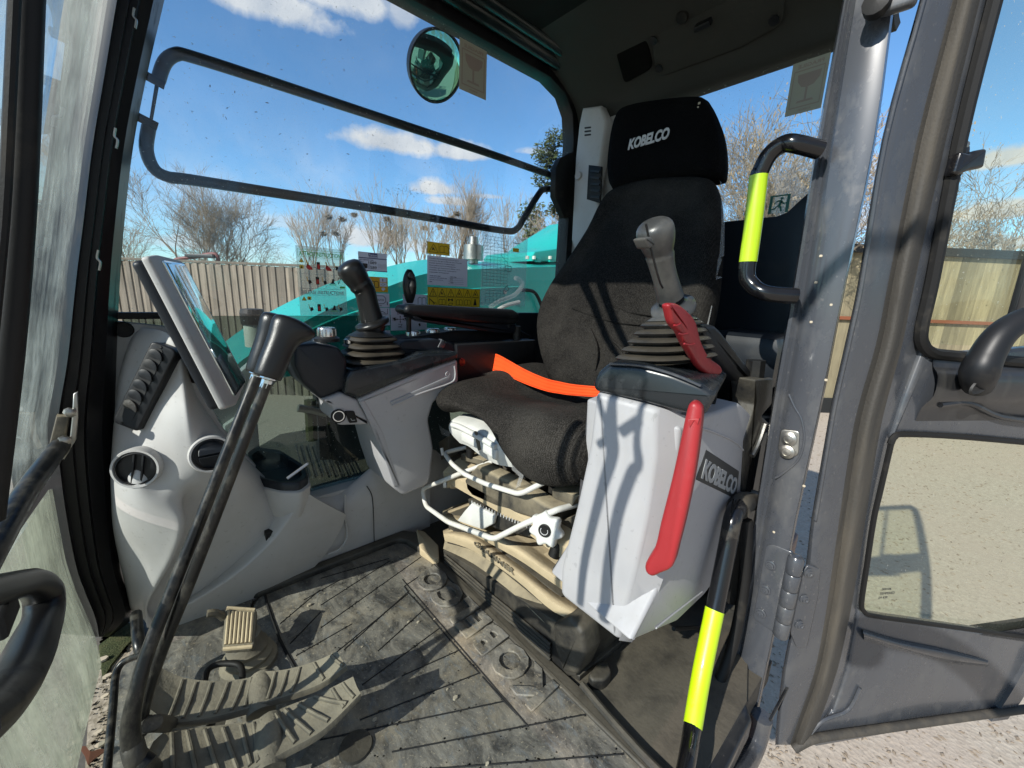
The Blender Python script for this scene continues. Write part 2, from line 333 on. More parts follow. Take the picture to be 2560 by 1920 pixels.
def rc(pts, r, seg=4):                            # round the corners of a polygon
    P = [V(p) for p in pts]; n = len(P); out = []
    for i in range(n):
        a, b, c = P[i - 1], P[i], P[(i + 1) % n]
        rr = r[i] if isinstance(r, (list, tuple)) else r
        l1 = (a - b).length; l2 = (c - b).length; k = min(rr, l1 * .45, l2 * .45)
        if k < 1e-5: out.append(b.copy()); continue
        p = b + (a - b).normalized() * k; q = b + (c - b).normalized() * k
        for s in range(seg + 1):
            t = s / seg; out.append((1 - t) ** 2 * p + 2 * t * (1 - t) * b + t * t * q)
    return out
def loft(bm, rings, cap=True, closed=True):
    vs = [[bm.verts.new(p) for p in r] for r in rings]; n = len(vs[0])
    for a, b in zip(vs, vs[1:]):
        for i in range(n if closed else n - 1):
            j = (i + 1) % n; q = [a[i], a[j], b[j], b[i]]
            if len(set(map(id, q))) == 4:
                try: bm.faces.new(q)
                except ValueError: pass
    if cap and closed:
        for r in (vs[0], vs[-1]):
            f = bm.faces.new(r); f.normal_update(); bmesh.ops.triangulate(bm, faces=[f])
    return vs
def slab(bm, pts, vec, r=.0, seg=3):              # polygon pushed along vec, its rims rounded
    P = [V(p) for p in pts]; vec = V(vec); T = vec.length; n = -vec.normalized()
    N = V((0, 0, 0)); m = len(P)
    for i in range(m): N += (P[i] - P[0]).cross(P[(i + 1) % m] - P[0])
    if N.dot(n) < 0: P.reverse()
    Nn = N.normalized() if N.length > 0 else n
    if Nn.dot(n) < 0: Nn = -Nn
    inw = []
    for i in range(m):
        a, b, c = P[i - 1], P[i], P[(i + 1) % m]
        e1 = (b - a); e2 = (c - b)
        if e1.length < 1e-7: e1 = e2
        if e2.length < 1e-7: e2 = e1
        e1 = e1.normalized(); e2 = e2.normalized()
        d1 = Nn.cross(e1); d2 = Nn.cross(e2); d = d1 + d2
        if d.length < 1e-3: d = d1
        d.normalize(); k = 1 / max(.5, d.dot(d1)); inw.append(d * k)
    r = min(r, T * .5)
    rings = []
    if r > 0:
        for s in range(seg + 1):
            th = math.pi / 2 * s / seg; ins = r * (1 - math.sin(th)); dep = r * (1 - math.cos(th))
            rings.append([p + q * ins - n * dep for p, q in zip(P, inw)])
        for s in range(seg, -1, -1):
            th = math.pi / 2 * s / seg; ins = r * (1 - math.sin(th)); dep = T - r * (1 - math.cos(th))
            rings.append([p + q * ins - n * dep for p, q in zip(P, inw)])
    else: rings = [P, [p + vec for p in P]]
    loft(bm, rings)
def box(bm, lo, hi, r=.003):
    lo, hi = V(lo), V(hi); x0, y0, z0 = lo; x1, y1, z1 = hi
    slab(bm, [(x0, y0, z1), (x1, y0, z1), (x1, y1, z1), (x0, y1, z1)], (0, 0, z0 - z1), r, 2)
def obox(bm, c, X, Y, Z, r=.003):                 # oriented box: half-size vectors
    c, X, Y, Z = V(c), V(X), V(Y), V(Z)
    slab(bm, [c - X - Y + Z, c + X - Y + Z, c + X + Y + Z, c - X + Y + Z], -2 * Z, r, 2)
def tube(bm, pts, r, n=12, sub=6, closed=False, cap=True, flat=None, raw=False):
    P = [V(p) for p in pts] if raw else cr(pts, sub, closed)
    if isinstance(r, (list, tuple)):
        m = len(r); rr = []
        for i in range(len(P)):
            t = i / (len(P) - 1) * (m - 1); k = min(int(t), m - 2); rr.append(r[k] + (r[k + 1] - r[k]) * (t - k))
    else: rr = [r] * len(P)
    T = []
    for i in range(len(P)):
        if closed: d = P[(i + 1) % len(P)] - P[i - 1]
        else: d = P[min(i + 1, len(P) - 1)] - P[max(i - 1, 0)]
        T.append(d.normalized() if d.length > 1e-9 else V((0, 0, 1)))
    up = V(flat) if flat else (V((0, 0, 1)) if abs(T[0].z) < .9 else V((1, 0, 0)))
    u = (up - T[0] * up.dot(T[0])).normalized(); rings = []
    fl = 1.0
    for i, p in enumerate(P):
        u = (u - T[i] * u.dot(T[i])); u.normalize(); v = T[i].cross(u)
        rings.append([p + (u * math.cos(a) + v * math.sin(a)) * rr[i] for a in [2 * math.pi * k / n for k in range(n)]])
    if closed: rings.append(rings[0])
    loft(bm, rings, cap and not closed)
def lathe(bm, c, ax, prof, n=28, squash=None, ref=None):          # prof: (radius, height along ax)
    c = V(c); ax = V(ax).normalized(); u = V(ref) if ref else (V((1, 0, 0)) if abs(ax.x) < .8 else V((0, 1, 0)))
    u = (u - ax * u.dot(ax)).normalized(); v = ax.cross(u); sq = squash or (1, 1)
    loft(bm, [[c + ax * h + (u * math.cos(a) * sq[0] + v * math.sin(a) * sq[1]) * max(r, 1e-4) for a in [2 * math.pi * k / n for k in range(n)]] for r, h in prof])
def ball(bm, c, r, n=16, rot=None):
    c = V(c); rx, ry, rz = r if isinstance(r, (tuple, list)) else (r, r, r); rings = []
    for i in range(1, n // 2):
        th = math.pi * i / (n // 2); rings.append([c + V((rx * math.sin(th) * math.cos(a), ry * math.sin(th) * math.sin(a), rz * math.cos(th))) for a in [2 * math.pi * k / n for k in range(n)]])
    if rot: rings = [[c + rot @ (p - c) for p in r_] for r_ in rings]
    loft(bm, rings)
def patch(bm, grid, vec=None, sub=5):             # smooth surface through a grid of points, optional thickness
    rows = [cr(r, sub) for r in grid]; cols = list(zip(*rows)); g = [cr(c, sub) for c in cols]; g = list(zip(*g))
    vs = [[bm.verts.new(p) for p in r] for r in g]
    for a, b in zip(vs, vs[1:]):
        for i in range(len(a) - 1): bm.faces.new([a[i], a[i + 1], b[i + 1], b[i]])
    if vec:
        vec = V(vec); v2 = [[bm.verts.new(V(p) + vec) for p in r] for r in g]
        for a, b in zip(v2, v2[1:]):
            for i in range(len(a) - 1): bm.faces.new([a[i], b[i], b[i + 1], a[i + 1]])
        R, Cn = len(vs), len(vs[0])
        for i in range(R - 1):
            bm.faces.new([vs[i][0], vs[i + 1][0], v2[i + 1][0], v2[i][0]]); bm.faces.new([vs[i][-1], v2[i][-1], v2[i + 1][-1], vs[i + 1][-1]])
        for j in range(Cn - 1):
            bm.faces.new([vs[0][j], v2[0][j], v2[0][j + 1], vs[0][j + 1]]); bm.faces.new([vs[-1][j], vs[-1][j + 1], v2[-1][j + 1], v2[-1][j]])
FNT = {}
def text(bm, s, o, X, Y, w=None, h=None, ext=.0006, bold=0.0, space=1.0, sx=1.0):
    # writing laid at o, running along X with its tops towards Y; fitted to width w and/or height h
    key = (s, round(bold, 4), space)
    cu = bpy.data.curves.new('t', 'FONT'); cu.body = s; cu.size = 1; cu.offset = bold; cu.space_character = space; cu.extrude = .5; cu.resolution_u = 3
    ob = bpy.data.objects.new('t', cu); COL.objects.link(ob); dg = bpy.context.evaluated_depsgraph_get()
    me = bpy.data.meshes.new_from_object(ob.evaluated_get(dg)); bpy.data.objects.remove(ob); bpy.data.curves.remove(cu)
    if not me.vertices: return
    xs = [v.co.x for v in me.vertices]; ys = [v.co.y for v in me.vertices]; x0, x1, y0, y1 = min(xs), max(xs), min(ys), max(ys)
    if w and h: kx, ky = w / (x1 - x0), h / (y1 - y0)
    elif w: kx = ky = w / (x1 - x0)
    else: kx = ky = h / (y1 - y0)
    X, Y = V(X).normalized(), V(Y).normalized(); Z = X.cross(Y)
    t2 = bmesh.new(); t2.from_mesh(me); bpy.data.meshes.remove(me)
    for v in t2.verts: v.co = V(o) + X * ((v.co.x - x0) * kx) + Y * ((v.co.y - y0) * ky) + Z * ((v.co.z + .5) * ext)
    m3 = bpy.data.meshes.new('x'); t2.to_mesh(m3); t2.free(); bm.from_mesh(m3); bpy.data.meshes.remove(m3)
def poly(bm, pts, ext):                            # thin raised shape
    slab(bm, pts, ext, 0)

# ------------------------------------------------------------------ the setting
XA, YA, ZA = V((1, 0, 0)), V((0, 1, 0)), V((0, 0, 1))
GZ = -1.1
b = B(); n = 40
vs = [[b.verts.new((-150 + 300 * (i / n), -150 + 300 * (j / n), GZ)) for j in range(n + 1)] for i in range(n + 1)]
for i in range(n):
    for j in range(n): b.faces.new([vs[i][j], vs[i + 1][j], vs[i + 1][j + 1], vs[i][j + 1]])
g = solo('ground', b, 'gravel', 'pale stony ground around the machine', None, kind='structure', org=(0, 0, GZ)); del g['label']

rg = random.Random(8); b = B()
for k in range(2600):
    d_ = 1.8 + 9 * rg.random() ** 1.5; a_ = R_(rg.uniform(-12, 14)); p = V((math.cos(a_) * d_, math.sin(a_) * d_, GZ + .002)); s_ = rg.uniform(.004, .014) * (1 + d_ * .08); h_ = rg.uniform(0, 3.14)
    u = V((math.cos(h_), math.sin(h_), 0)) * s_; v = V((-math.sin(h_), math.cos(h_), 0)) * s_ * rg.uniform(.2, .6)
    q = [b.verts.new(p - u), b.verts.new(p - v), b.verts.new(p + u), b.verts.new(p + v)]; tp = b.verts.new(p + V((0, 0, s_ * .4)))
    for i in range(4): b.faces.new([q[i], q[(i + 1) % 4], tp])
solo('loose_chippings', b, 'chip', 'scattered stone chips and leaf bits on the pale ground', 'chippings', kind='stuff', smooth=0, org=(3, 0, GZ))
# fence at the far side, boards upright
def fence(D, p0, p1, topz, bw, name, label, post=14):
    a = far(p0, 800, D); c = far(p1, 800, D); a.z = c.z = 0; d = (c - a); L = d.length; d.normalize(); nrm = V((-d.y, d.x, 0))
    if nrm.dot(FH) > 0: nrm = -nrm
    t = thing(name, label, 'fence', (a.x, a.y, GZ)); bm = B(); lay = bm.faces.layers.float.new('board'); k = 0; s = 0
    while s < L:
        off = .0 if k % 2 else .018; z1 = topz - .05 + random.uniform(-.004, .004); q = a + d * s + nrm * off
        before = len(bm.faces); wb = bw * random.uniform(.82, 1.22)
        slab(bm, [q + ZA * GZ, q + d * wb * 1.08 + ZA * GZ, q + d * wb * 1.08 + ZA * z1, q + ZA * z1], -nrm * .018, .002, 1)
        bm.faces.ensure_lookup_table(); v = random.random()
        for f in bm.faces[before:]: f[lay] = v
        s += wb; k += 1
    part('boards', bm, 'fence_wood', t, smooth=0)
    bm = B(); q = a + nrm * .03
    slab(bm, [q + ZA * topz, q + d * L + ZA * topz, q + d * L - nrm * .08 + ZA * topz, q - nrm * .08 + ZA * topz], -ZA * .04, .004, 1); part('cap_rail', bm, 'fence_wood', t, smooth=0)
    return t
fence(7.0, -900, 1500, 1.19, .066, 'wooden_fence', 'brown wooden board fence with a cap rail beyond the teal boom')

# shed wall seen beside and through the open door
pa = far(2040, 640, 9.4); pb = far(3300, 600, 6.1); pa.z = pb.z = 0
pa = at(2069, 980, z=GZ) * 1; pa.z = 0; pa *= .80; d0 = V((far(2560, 700, 7.4).x, far(2560, 700, 7.4).y, 0)) - pa; d0.normalize(); L0 = 9
t = thing('timber_shed', 'low shed with weathered vertical cladding and a dark roof edge beyond the open door', 'building', (pa.x, pa.y, GZ))
nrm = V((d0.y, -d0.x, 0)); nrm = nrm if nrm.dot(V((-1, -.1, 0))) > 0 else -nrm
ZT = 1.78
bm = B(); lay = bm.faces.layers.float.new('board'); s = -1.4
while s < L0:
    q = pa + d0 * s; before = len(bm.faces); slab(bm, [q + ZA * (GZ), q + d0 * .145 + ZA * GZ, q + d0 * .145 + ZA * ZT, q + ZA * ZT], -nrm * .02, .002, 1)
    bm.faces.ensure_lookup_table(); v = random.random()
    for f in bm.faces[before:]: f[lay] = v
    s += .15
part('wall', bm, 'cladding', t, smooth=0)
bm = B(); q = pa - d0 * 1.5 + nrm * .08
slab(bm, [q + ZA * (ZT + .12), q + d0 * (L0 + 1.6) + ZA * (ZT + .12), q + d0 * (L0 + 1.6) - nrm * 5 + ZA * (ZT + .5), q - nrm * 5 + ZA * (ZT + .5)], -ZA * .14, .005, 1); part('roof', bm, 'dark_band', t, smooth=0)
bm = B(); q = pa - d0 * 1.4 + nrm * .02
slab(bm, [q + ZA * .62, q + d0 * L0 + ZA * .62, q + d0 * L0 + ZA * .68, q + ZA * .68], nrm * .04, .004, 1); part('rail', bm, 'rust', t, smooth=0)
bm = B(); slab(bm, [q + ZA * GZ, q + d0 * L0 + ZA * GZ, q + d0 * L0 + ZA * (GZ + .28), q + ZA * (GZ + .28)], nrm * .05, .004, 1); part('base_board', bm, 'dark_band', t, smooth=0)
for s in (1.2, 3.06, 5.6):
    bm = B(); p = pa + d0 * s + nrm * .03; obox(bm, p + ZA * .34, d0 * .045, nrm * .05, ZA * 1.43, .004); part('post', bm, 'dark_band', t, smooth=0)

# ------------------------------------------------------------------ trees
def branch_tree(name, label, base, H, spread, mtb, seed, depth=6, r0=.13, crown='twigs', lean=(0, 0, 0), upw=.35, catk=0, group=None, mtc=None, split=3, trunkf=.22, twig=.006, dens=.75):
    rnd = random.Random(seed); t = thing(name, label, 'tree', base, group)
    tb, cb = B(), B(); lv = []
    def seg(bm, p, q, r1, r2, n=4):
        d = (q - p).normalized(); u = d.orthogonal().normalized(); v = d.cross(u)
        a = [bm.verts.new(p + (u * math.cos(k * 6.2832 / n) + v * math.sin(k * 6.2832 / n)) * r1) for k in range(n)]
        c = [bm.verts.new(q + (u * math.cos(k * 6.2832 / n) + v * math.sin(k * 6.2832 / n)) * r2) for k in range(n)]
        for k in range(n): bm.faces.new([a[k], a[(k + 1) % n], c[(k + 1) % n], c[k]])
    def grow(p, d, L, r, lev):
        steps = 4 if lev > 1 else 3; bm = tb if lev <= 1 else cb; pts = [p]
        for i in range(steps):
            jit = V((rnd.gauss(0, 1), rnd.gauss(0, 1), rnd.gauss(0, 1))) * (.045 + .03 * lev)
            d = (d + jit + ZA * (upw * .16)).normalized(); q = p + d * (L / steps); r2 = r * (.86 if lev < depth else .7)
            seg(bm, p, q, r, r2, 6 if lev == 0 else (4 if lev < 3 else 3)); p = q; r = r2; pts.append(p)
            if lev < depth and lev > 0 and i < steps - 1 and rnd.random() < dens:
                side(p, d, L, r, lev)
        if lev < depth:
            for k in range(split if lev < 2 else 2):
                side(p, d, L, r, lev, .35 if k == 0 else 1)
        elif catk and rnd.random() < catk:
            lv.append(p)
    def side(p, d, L, r, lev, f=1.0):
        ang = rnd.uniform(.25, .75) * spread * f; ax = d.orthogonal().normalized(); ax = Matrix.Rotation(rnd.uniform(0, 6.283), 3, d) @ ax
        nd = (Matrix.Rotation(ang, 3, ax) @ d).normalized(); grow(p, nd, L * rnd.uniform(.62, .86), max(r * rnd.uniform(.5, .72), twig), lev + 1)
    grow(V(base), (ZA + V(lean)).normalized(), H * trunkf, r0, 0)
    part('trunk', tb, mtb, t, smooth=0); part('crown', cb, mtb, t, smooth=0)
    if lv:
        bm = B()
        for p in lv:
            for k in range(2):
                q = p + V((rnd.gauss(0, .05), rnd.gauss(0, .05), rnd.gauss(0, .05))); u = V((rnd.gauss(0, 1), rnd.gauss(0, 1), rnd.gauss(0, 1))).normalized() * .008; v = V((rnd.gauss(0, .4), rnd.gauss(0, .4), -1)).normalized() * rnd.uniform(.02, .05)
                bm.faces.new([bm.verts.new(q - u), bm.verts.new(q + u), bm.verts.new(q + u + v), bm.verts.new(q - u + v)])
        part('foliage', bm, mtc or 'catkin', t, smooth=0)
    return t
def gb(px, D): p = far(px, 760, D); p.z = GZ; return p
grp = 'bare trees behind the fence'
specs = [(355, 12.5, 4.3, 1.15, 'bushy bare tree above the left end of the fence', 5), (480, 11.5, 5.0, .85, 'tall bare tree with fine twigs left of the monitor top', 6), (565, 12.0, 5.0, .85, 'tall bare tree just right of the twiggy tree beside the monitor', 6), (625, 13.5, 3.7, 1.2, 'low wide bare tree with drooping side twigs', 5),
         (800, 24, 6.7, .7, 'bare tree holding dark nests above the green instruction sheet', 6), (855, 24, 6.9, .7, 'bare tree with nests just above the service sticker', 6), (945, 23, 6.6, .65, 'slim bare tree right of the service sticker', 6), (1010, 23, 6.4, .6, 'slim bare tree above the small control lever', 6), (1070, 22, 5.9, .6, 'bare tree behind the upper yellow warning sticker', 6), (1135, 23, 7.4, .6, 'bare tree with nests right of the yellow warning sticker', 6), (1185, 24, 7.0, .6, 'bare tree behind the guard bar corner', 6), (1265, 22, 6.6, .8, 'bare tree left of the green leafy tree', 6)]
tops = {}
for i, (px, D, H, sp, lb, dp) in enumerate(specs):
    branch_tree('bare_tree', lb, gb(px, D), H * (1.34 if D < 20 else 1.48), sp, 'bark' if D < 20 else 'bark_pale', 40 + i, depth=dp if D < 20 else 5, r0=.13 if D < 20 else .17, upw=.42 if D < 20 else .6, group=grp, dens=.62 if D < 20 else .7, twig=.0042 if D < 20 else .008)
rn = random.Random(3)
NL = ['lowest left nest of the tree above the instruction sheet', 'top left nest of the tree above the instruction sheet', 'nest high in the tree left of the service sticker', 'topmost nest just left of the service sticker', 'low nest between the two trees left of the service sticker', 'lone nest in the slim tree right of the service sticker', 'left nest of the tree behind the yellow warning sticker', 'low nest right above the yellow warning sticker', 'high nest right of the yellow warning sticker', 'topmost nest right of the yellow warning sticker', 'low nest left of the yellow warning sticker', 'rightmost nest near the corner of the guard rail']
for i, (px, py) in enumerate([(808, 585), (822, 543), (856, 548), (885, 537), (838, 584), (968, 548), (1086, 546), (1100, 568), (1128, 545), (1142, 535), (1062, 570), (1190, 560)]):
    p = far(px, py, 23.0); bm = B()
    for k in range(70):
        q = p + V((rn.gauss(0, .055), rn.gauss(0, .055), rn.gauss(0, .04))); d = V((rn.gauss(0, 1), rn.gauss(0, 1), rn.gauss(0, .5))).normalized() * .14; u = d.orthogonal().normalized() * .02
        bm.faces.new([bm.verts.new(q - d - u), bm.verts.new(q + d - u), bm.verts.new(q + d + u), bm.verts.new(q - d + u)])
    solo('bird_nest', bm, 'nest', NL[i], 'nest', 'nests in the bare trees', smooth=0)
# evergreen on the right of the side window
def leafy(name, label, base, H, W, seed, mtl, n=9000, leaf=.05, z0=.18):
    rnd = random.Random(seed); t = thing(name, label, 'tree', base); bm = B(); base = V(base)
    tube(bm, [base, base + ZA * H * .5, base + ZA * H * .95 + V((.1, .1, 0))], [.14, .09, .02], 7); part('trunk', bm, 'bark', t)
    bm = B(); cl = []
    for k in range(34):
        h = rnd.uniform(z0, 1.0); w = W * math.sqrt(max(.05, 1 - ((h - .5) / .55) ** 2)) * rnd.uniform(.45, 1); a = rnd.uniform(0, 6.283)
        cl.append((base + V((math.cos(a) * w, math.sin(a) * w, h * H)), rnd.uniform(.25, .5) * W * .8))
    for k in range(n):
        c, r = rnd.choice(cl); q = c + V((rnd.gauss(0, 1), rnd.gauss(0, 1), rnd.gauss(0, .8))).normalized() * r * rnd.uniform(.45, 1.1)
        u = V((rnd.gauss(0, 1), rnd.gauss(0, 1), rnd.gauss(0, 1))).normalized(); v = u.orthogonal().normalized(); s = leaf * rnd.uniform(.6, 1.4)
        bm.faces.new([bm.verts.new(q - u * s), bm.verts.new(q + v * s * .5), bm.verts.new(q + u * s), bm.verts.new(q - v * s * .5)])
    part('crown', bm, mtl, t, smooth=0)
leafy('leafy_tree', 'dark green leafy tree behind the teal machine body', gb(1405, 12), 6.1, 1.3, 5, 'ever_leaf', 20000, .055)
leafy('leafy_tree', 'low olive green bush beside the chart film on the window', gb(1240, 10), 2.6, .8, 8, 'ever_leaf', 5000, .04)
leafy('leafy_tree', 'dark rounded bush peeping over the fence below the bare trees', gb(690, 9), 2.35, .45, 9, 'ever_leaf', 2500, .03)
branch_tree('bare_tree', 'pale bare tree mixed into the green leafy tree', gb(1400, 10.5), 5.4, .9, 'bark_pale', 77, depth=6, twig=.005)
branch_tree('catkin_tree', 'bare tree hung with brown catkins seen through the rear window', gb(1890, 7.0), 6.6, 1.0, 'bark_pale', 21, depth=6, r0=.1, catk=.35, twig=.0045, trunkf=.24)
branch_tree('catkin_tree', 'catkin tree whose twigs show behind the exit sign', gb(1990, 8.0), 6.0, 1.1, 'bark_pale', 25, depth=6, r0=.1, catk=.35, twig=.0045, trunkf=.24)
branch_tree('catkin_tree', 'catkin tree whose branches reach past the door latch above the shed', gb(2330, 10.0), 6.0, 1.15, 'bark_pale', 29, depth=6, r0=.12, catk=.4, twig=.006, trunkf=.24)
# red machine roof over the fence
t = thing('farm_implement', 'dark red implement showing above the fence top', 'machine', (gb(485, 9)))
bm = B(); p = far(440, 648, 9); q = far(540, 636, 9); bm2 = B()
tube(bm, [p - ZA * .1, p - ZA * .01, (p + q) / 2, q - ZA * .0, q - ZA * .3], .04, 8); part('frame', bm, 'red_machine', t)
obox(bm2, (p * .35 + q * .65) + ZA * .0, RH * .3, FH * .1, ZA * .035, .01); part('arm', bm2, 'dark_band', t)

# ------------------------------------------------------------------ rest of the machine outside the cab
def pr(px, p): return px * (V(p) - C0).dot(fwd) / 1000.0      # real size of a width read off the photograph at p
t = thing('excavator_boom', 'teal excavator boom arching past the side window', 'boom', at(1065, 700, y=1.9) * 1)
near = [(540, 960), (600, 905), (680, 850), (790, 789), (880, 748), (971, 716), (1065, 684), (1170, 674), (1297, 669), (1420, 666)]
farr = [(505, 905), (575, 845), (665, 785), (790, 722), (880, 690), (971, 666), (1065, 649), (1170, 653), (1297, 655), (1420, 654)]
nn_ = cr([at(a, c, y=1.75) for a, c in near], 4); ff_ = cr([at(a, c, y=2.12) for a, c in farr], 4)
bm = B(); rings = []
for k, (p, q) in enumerate(zip(nn_, ff_)):
    dn = V((.16, 0, -.50)) * (.10 + .90 * min(1, (k / 26) ** 1.3)); rings.append([p, q, q + dn, p + dn])
loft(bm, rings); part('boom_box', bm, 'teal_paint', t, smooth=25)
bm = B()
lathe(bm, at(718, 850, y=1.73), (0, -1, 0), [(.035, 0), (.035, .02), (.02, .03), (.001, .03)], 16); part('pin', bm, 'steel', t)
bm = B(); tube(bm, [at(*p, y=1.70) for p in ((1225, 768), (1250, 752), (1285, 738), (1305, 715), (1300, 700), (1288, 695))], .012, 10); part('hose', bm, 'clear_film', t)
bm = B(); tube(bm, [at(*p, y=1.70) for p in ((1230, 785), (1262, 765), (1298, 755))], .011, 10); part('hose', bm, 'tank_white', t)
bm = B(); tube(bm, [at(*p, y=1.72) for p in ((1305, 725), (1335, 730), (1352, 760), (1362, 800))], .010, 8); part('hose', bm, 'black_rubber', t)

t = thing('engine_housing', 'teal engine housing with a raised cover at the rear of the side window', 'machine body', at(1370, 700, y=2.0) * 1)
bm = B(); slab(bm, [at(*p, y=1.9) for p in ((1296, 663), (1500, 651), (1500, 900), (1296, 900))], (0, .6, 0), .01); part('housing', bm, 'teal_paint', t, smooth=25)
bm = B(); slab(bm, [at(*p, y=1.88) for p in ((1330, 640), (1338, 629), (1392, 621), (1408, 606), (1500, 545), (1500, 650), (1400, 655), (1332, 652))], (0, .5, 0), .008); part('cover', bm, 'teal_paint', t, smooth=25)
bm = B(); slab(bm, [at(*p, y=1.885) for p in ((1300, 676), (1500, 668), (1500, 682), (1300, 688))], (0, .02, 0), .002); part('gap', bm, 'dark_band', t)
for px in (1318, 1335, 1375, 1395):
    bm = B(); p = at(px, 648, y=1.87); lathe(bm, p, ZA, [(.012, 0), (.012, .018), (.006, .02)], 8); part('bolt', bm, 'tank_white', t)
for px in (1345, 1378): 
    bm = B(); obox(bm, at(px, 650, y=1.875), XA * .02, YA * .01, ZA * .014, .003); part('clip', bm, 'teal_paint', t)
for px in (1215, 1228, 1246, 1262, 1280):
    pass
bm = B(); p = at(1183, 650, y=1.95); lathe(bm, p, ZA, [(.028, -.02), (.028, .0), (.055, .0), (.055, .08), (.04, .085), (.028, .085), (.026, .125), (.001, .13)], 20)
solo('breather_cap', bm, 'steel', 'grey metal breather with a dark knob standing on the teal boom line', 'breather')
t = thing('fluid_reservoir', 'white reservoir with a ribbed black screw cap beside the monitor', 'reservoir', at(632, 865, y=1.5) * 1)
bm = B(); p = at(638, 858, y=1.5); k = pr(22, p); lathe(bm, p, ZA, [(k, -.01), (k, .055), (k * .9, .06)], 24); part('body', bm, 'tank_white', t)
bm = B(); lathe(bm, p + ZA * .06, ZA, [(k * 1.18, 0), (k * 1.22, .035), (k * 1.1, .048), (.001, .05)], 18); part('cap', bm, 'black_rubber', t, smooth=15)

t = thing('machine_deck', 'pale grey deck plate and frame of the machine below the side window', 'deck', at(640, 960, y=1.5) * 1)
zd = .47
def dk(l, z=zd, th=.03, name='plate', m='deck_paint'):
    bm = B(); slab(bm, [at(*p, z=z) for p in l], (0, 0, -th), .003); part(name, bm, m, t)
bm = B(); slab(bm, [at(*p, y=1.44) for p in ((470, 905), (600, 930), (640, 895), (700, 852), (790, 850), (800, 905), (738, 905), (640, 1010), (560, 1080), (500, 1150))], (0, .04, 0), .004); part('plate', bm, 'deck_paint', t)
bm = B(); slab(bm, [at(*p, y=1.42) for p in ((560, 1065), (640, 1010), (650, 1120), (655, 1210), (600, 1240), (560, 1200))], (0, .05, 0), .004); part('post', bm, 'deck_paint', t)
dk([(640, 1120), (700, 1085), (790, 1070), (880, 1090), (1000, 1110), (1000, 1195), (620, 1235)], .1, .05, 'step', 'dusty_black')
for k in range(9):
    bm = B(); a = at(740 + k * 15, 1112, z=.112); c = at(760 + k * 17, 1190, z=.112); tube(bm, [a, c], .0022, 6, 1); part('tread_bar', bm, 'navy_plastic', t)
bm = B(); tube(bm, [at(*p, y=1.5) for p in ((745, 1020), (780, 1025), (815, 1035))], .014, 8); part('pipe', bm, 'steel', t)
bm = B(); tube(bm, [at(775, 1000, y=1.52), at(780, 1100, y=1.52)], .02, 8, 1); part('post', bm, 'moss', t)
bm = B(); slab(bm, [at(*p, y=1.65) for p in ((800, 900), (1100, 860), (1150, 1200), (830, 1150))], (0, .05, 0), .004); part('frame', bm, 'navy_plastic', t)
bm = B(); slab(bm, [at(*p, y=1.62) for p in ((720, 905), (760, 900), (800, 930), (830, 1150), (800, 1150), (790, 990))], (0, .05, 0), .004); part('frame', bm, 'navy_plastic', t)

t = thing('round_mirror', 'round convex mirror on a thin stalk outside the side window', 'mirror', at(1090, 100, y=1.6) * 1)
p = at(1092, 168, y=1.6); ax = (C0 - p).normalized(); ax = Matrix.Rotation(R_(36), 3, 'Z') @ ax; ax = (ax + V((0, 0, -.12))).normalized(); k = pr(77, p)
bm = B(); lathe(bm, p, ax, [(k * .95, -.03), (k * 1.0, -.005), (k * 1.0, .004), (k * .95, .006), (k * .93, .0)], 40); part('rim', bm, 'frame_black', t)
bm = B(); lathe(bm, p, ax, [(k * .94, .001), (k * .8, .010), (k * .5, .020), (.0005, .026)], 40); part('mirror_glass', bm, 'mirror_face', t, smooth=60)
bm = B(); tube(bm, [at(1088, 95, y=1.6), at(1102, 58, y=1.58), at(1120, -60, y=1.5)], .010, 8, 2); part('stalk', bm, 'black_rubber', t)

# ------------------------------------------------------------------ cab shell
cab = thing('excavator_cab', 'open excavator cab seen from its doorway, black frame and grey trim', 'cab', (.6, .7, -.05))
WY = 1.20
# front pillar at the far corner
rows = [(-400, 500, 352), (-200, 455, 314), (0, 411, 276), (190, 367, 246), (367, 333, 217), (548, 312, 195), (700, 300, 175), (900, 292, 152), (1064, 288, 125), (1220, 292, 137), (1400, 306, 170), (1480, 325, 197), (1530, 336, 219), (1560, 318, 232), (1592, 270, 244)]
fr = [0, .12, .16, .34, .38, .52, .56, .80, 1.0]; yy = [1.08, 1.065, 1.085, 1.085, 1.10, 1.10, 1.12, 1.13, WY]
L_edge = []
bm = B(); g = []
for py, rr_, ll in rows:
    Lp = at(ll, py, y=1.08); L_edge.append(Lp)
    g.append([at(ll + (rr_ - ll) * f, py, y=y_) for f, y_ in zip(fr, yy)])
g = [cr(c, 4) for c in zip(*g)]; g = list(zip(*g))
rings = [list(r) + [r[-1] + V((-.02, .05, 0)), r[0] + V((-.06, .06, 0))] for r in g]
loft(bm, rings); part('front_pillar', bm, 'frame_black', cab, smooth=20)
for py0, px0 in ((45, 335), (345, 288), (650, 245)):
    bm = B(); q = [at(px0 + dx, py0 + dy, y=1.10) for dx, dy in ((0, -25), (-3, -5), (5, 6), (2, 26))]; tube(bm, q, .0025, 6); part('trim_clip', bm, 'steel', cab)
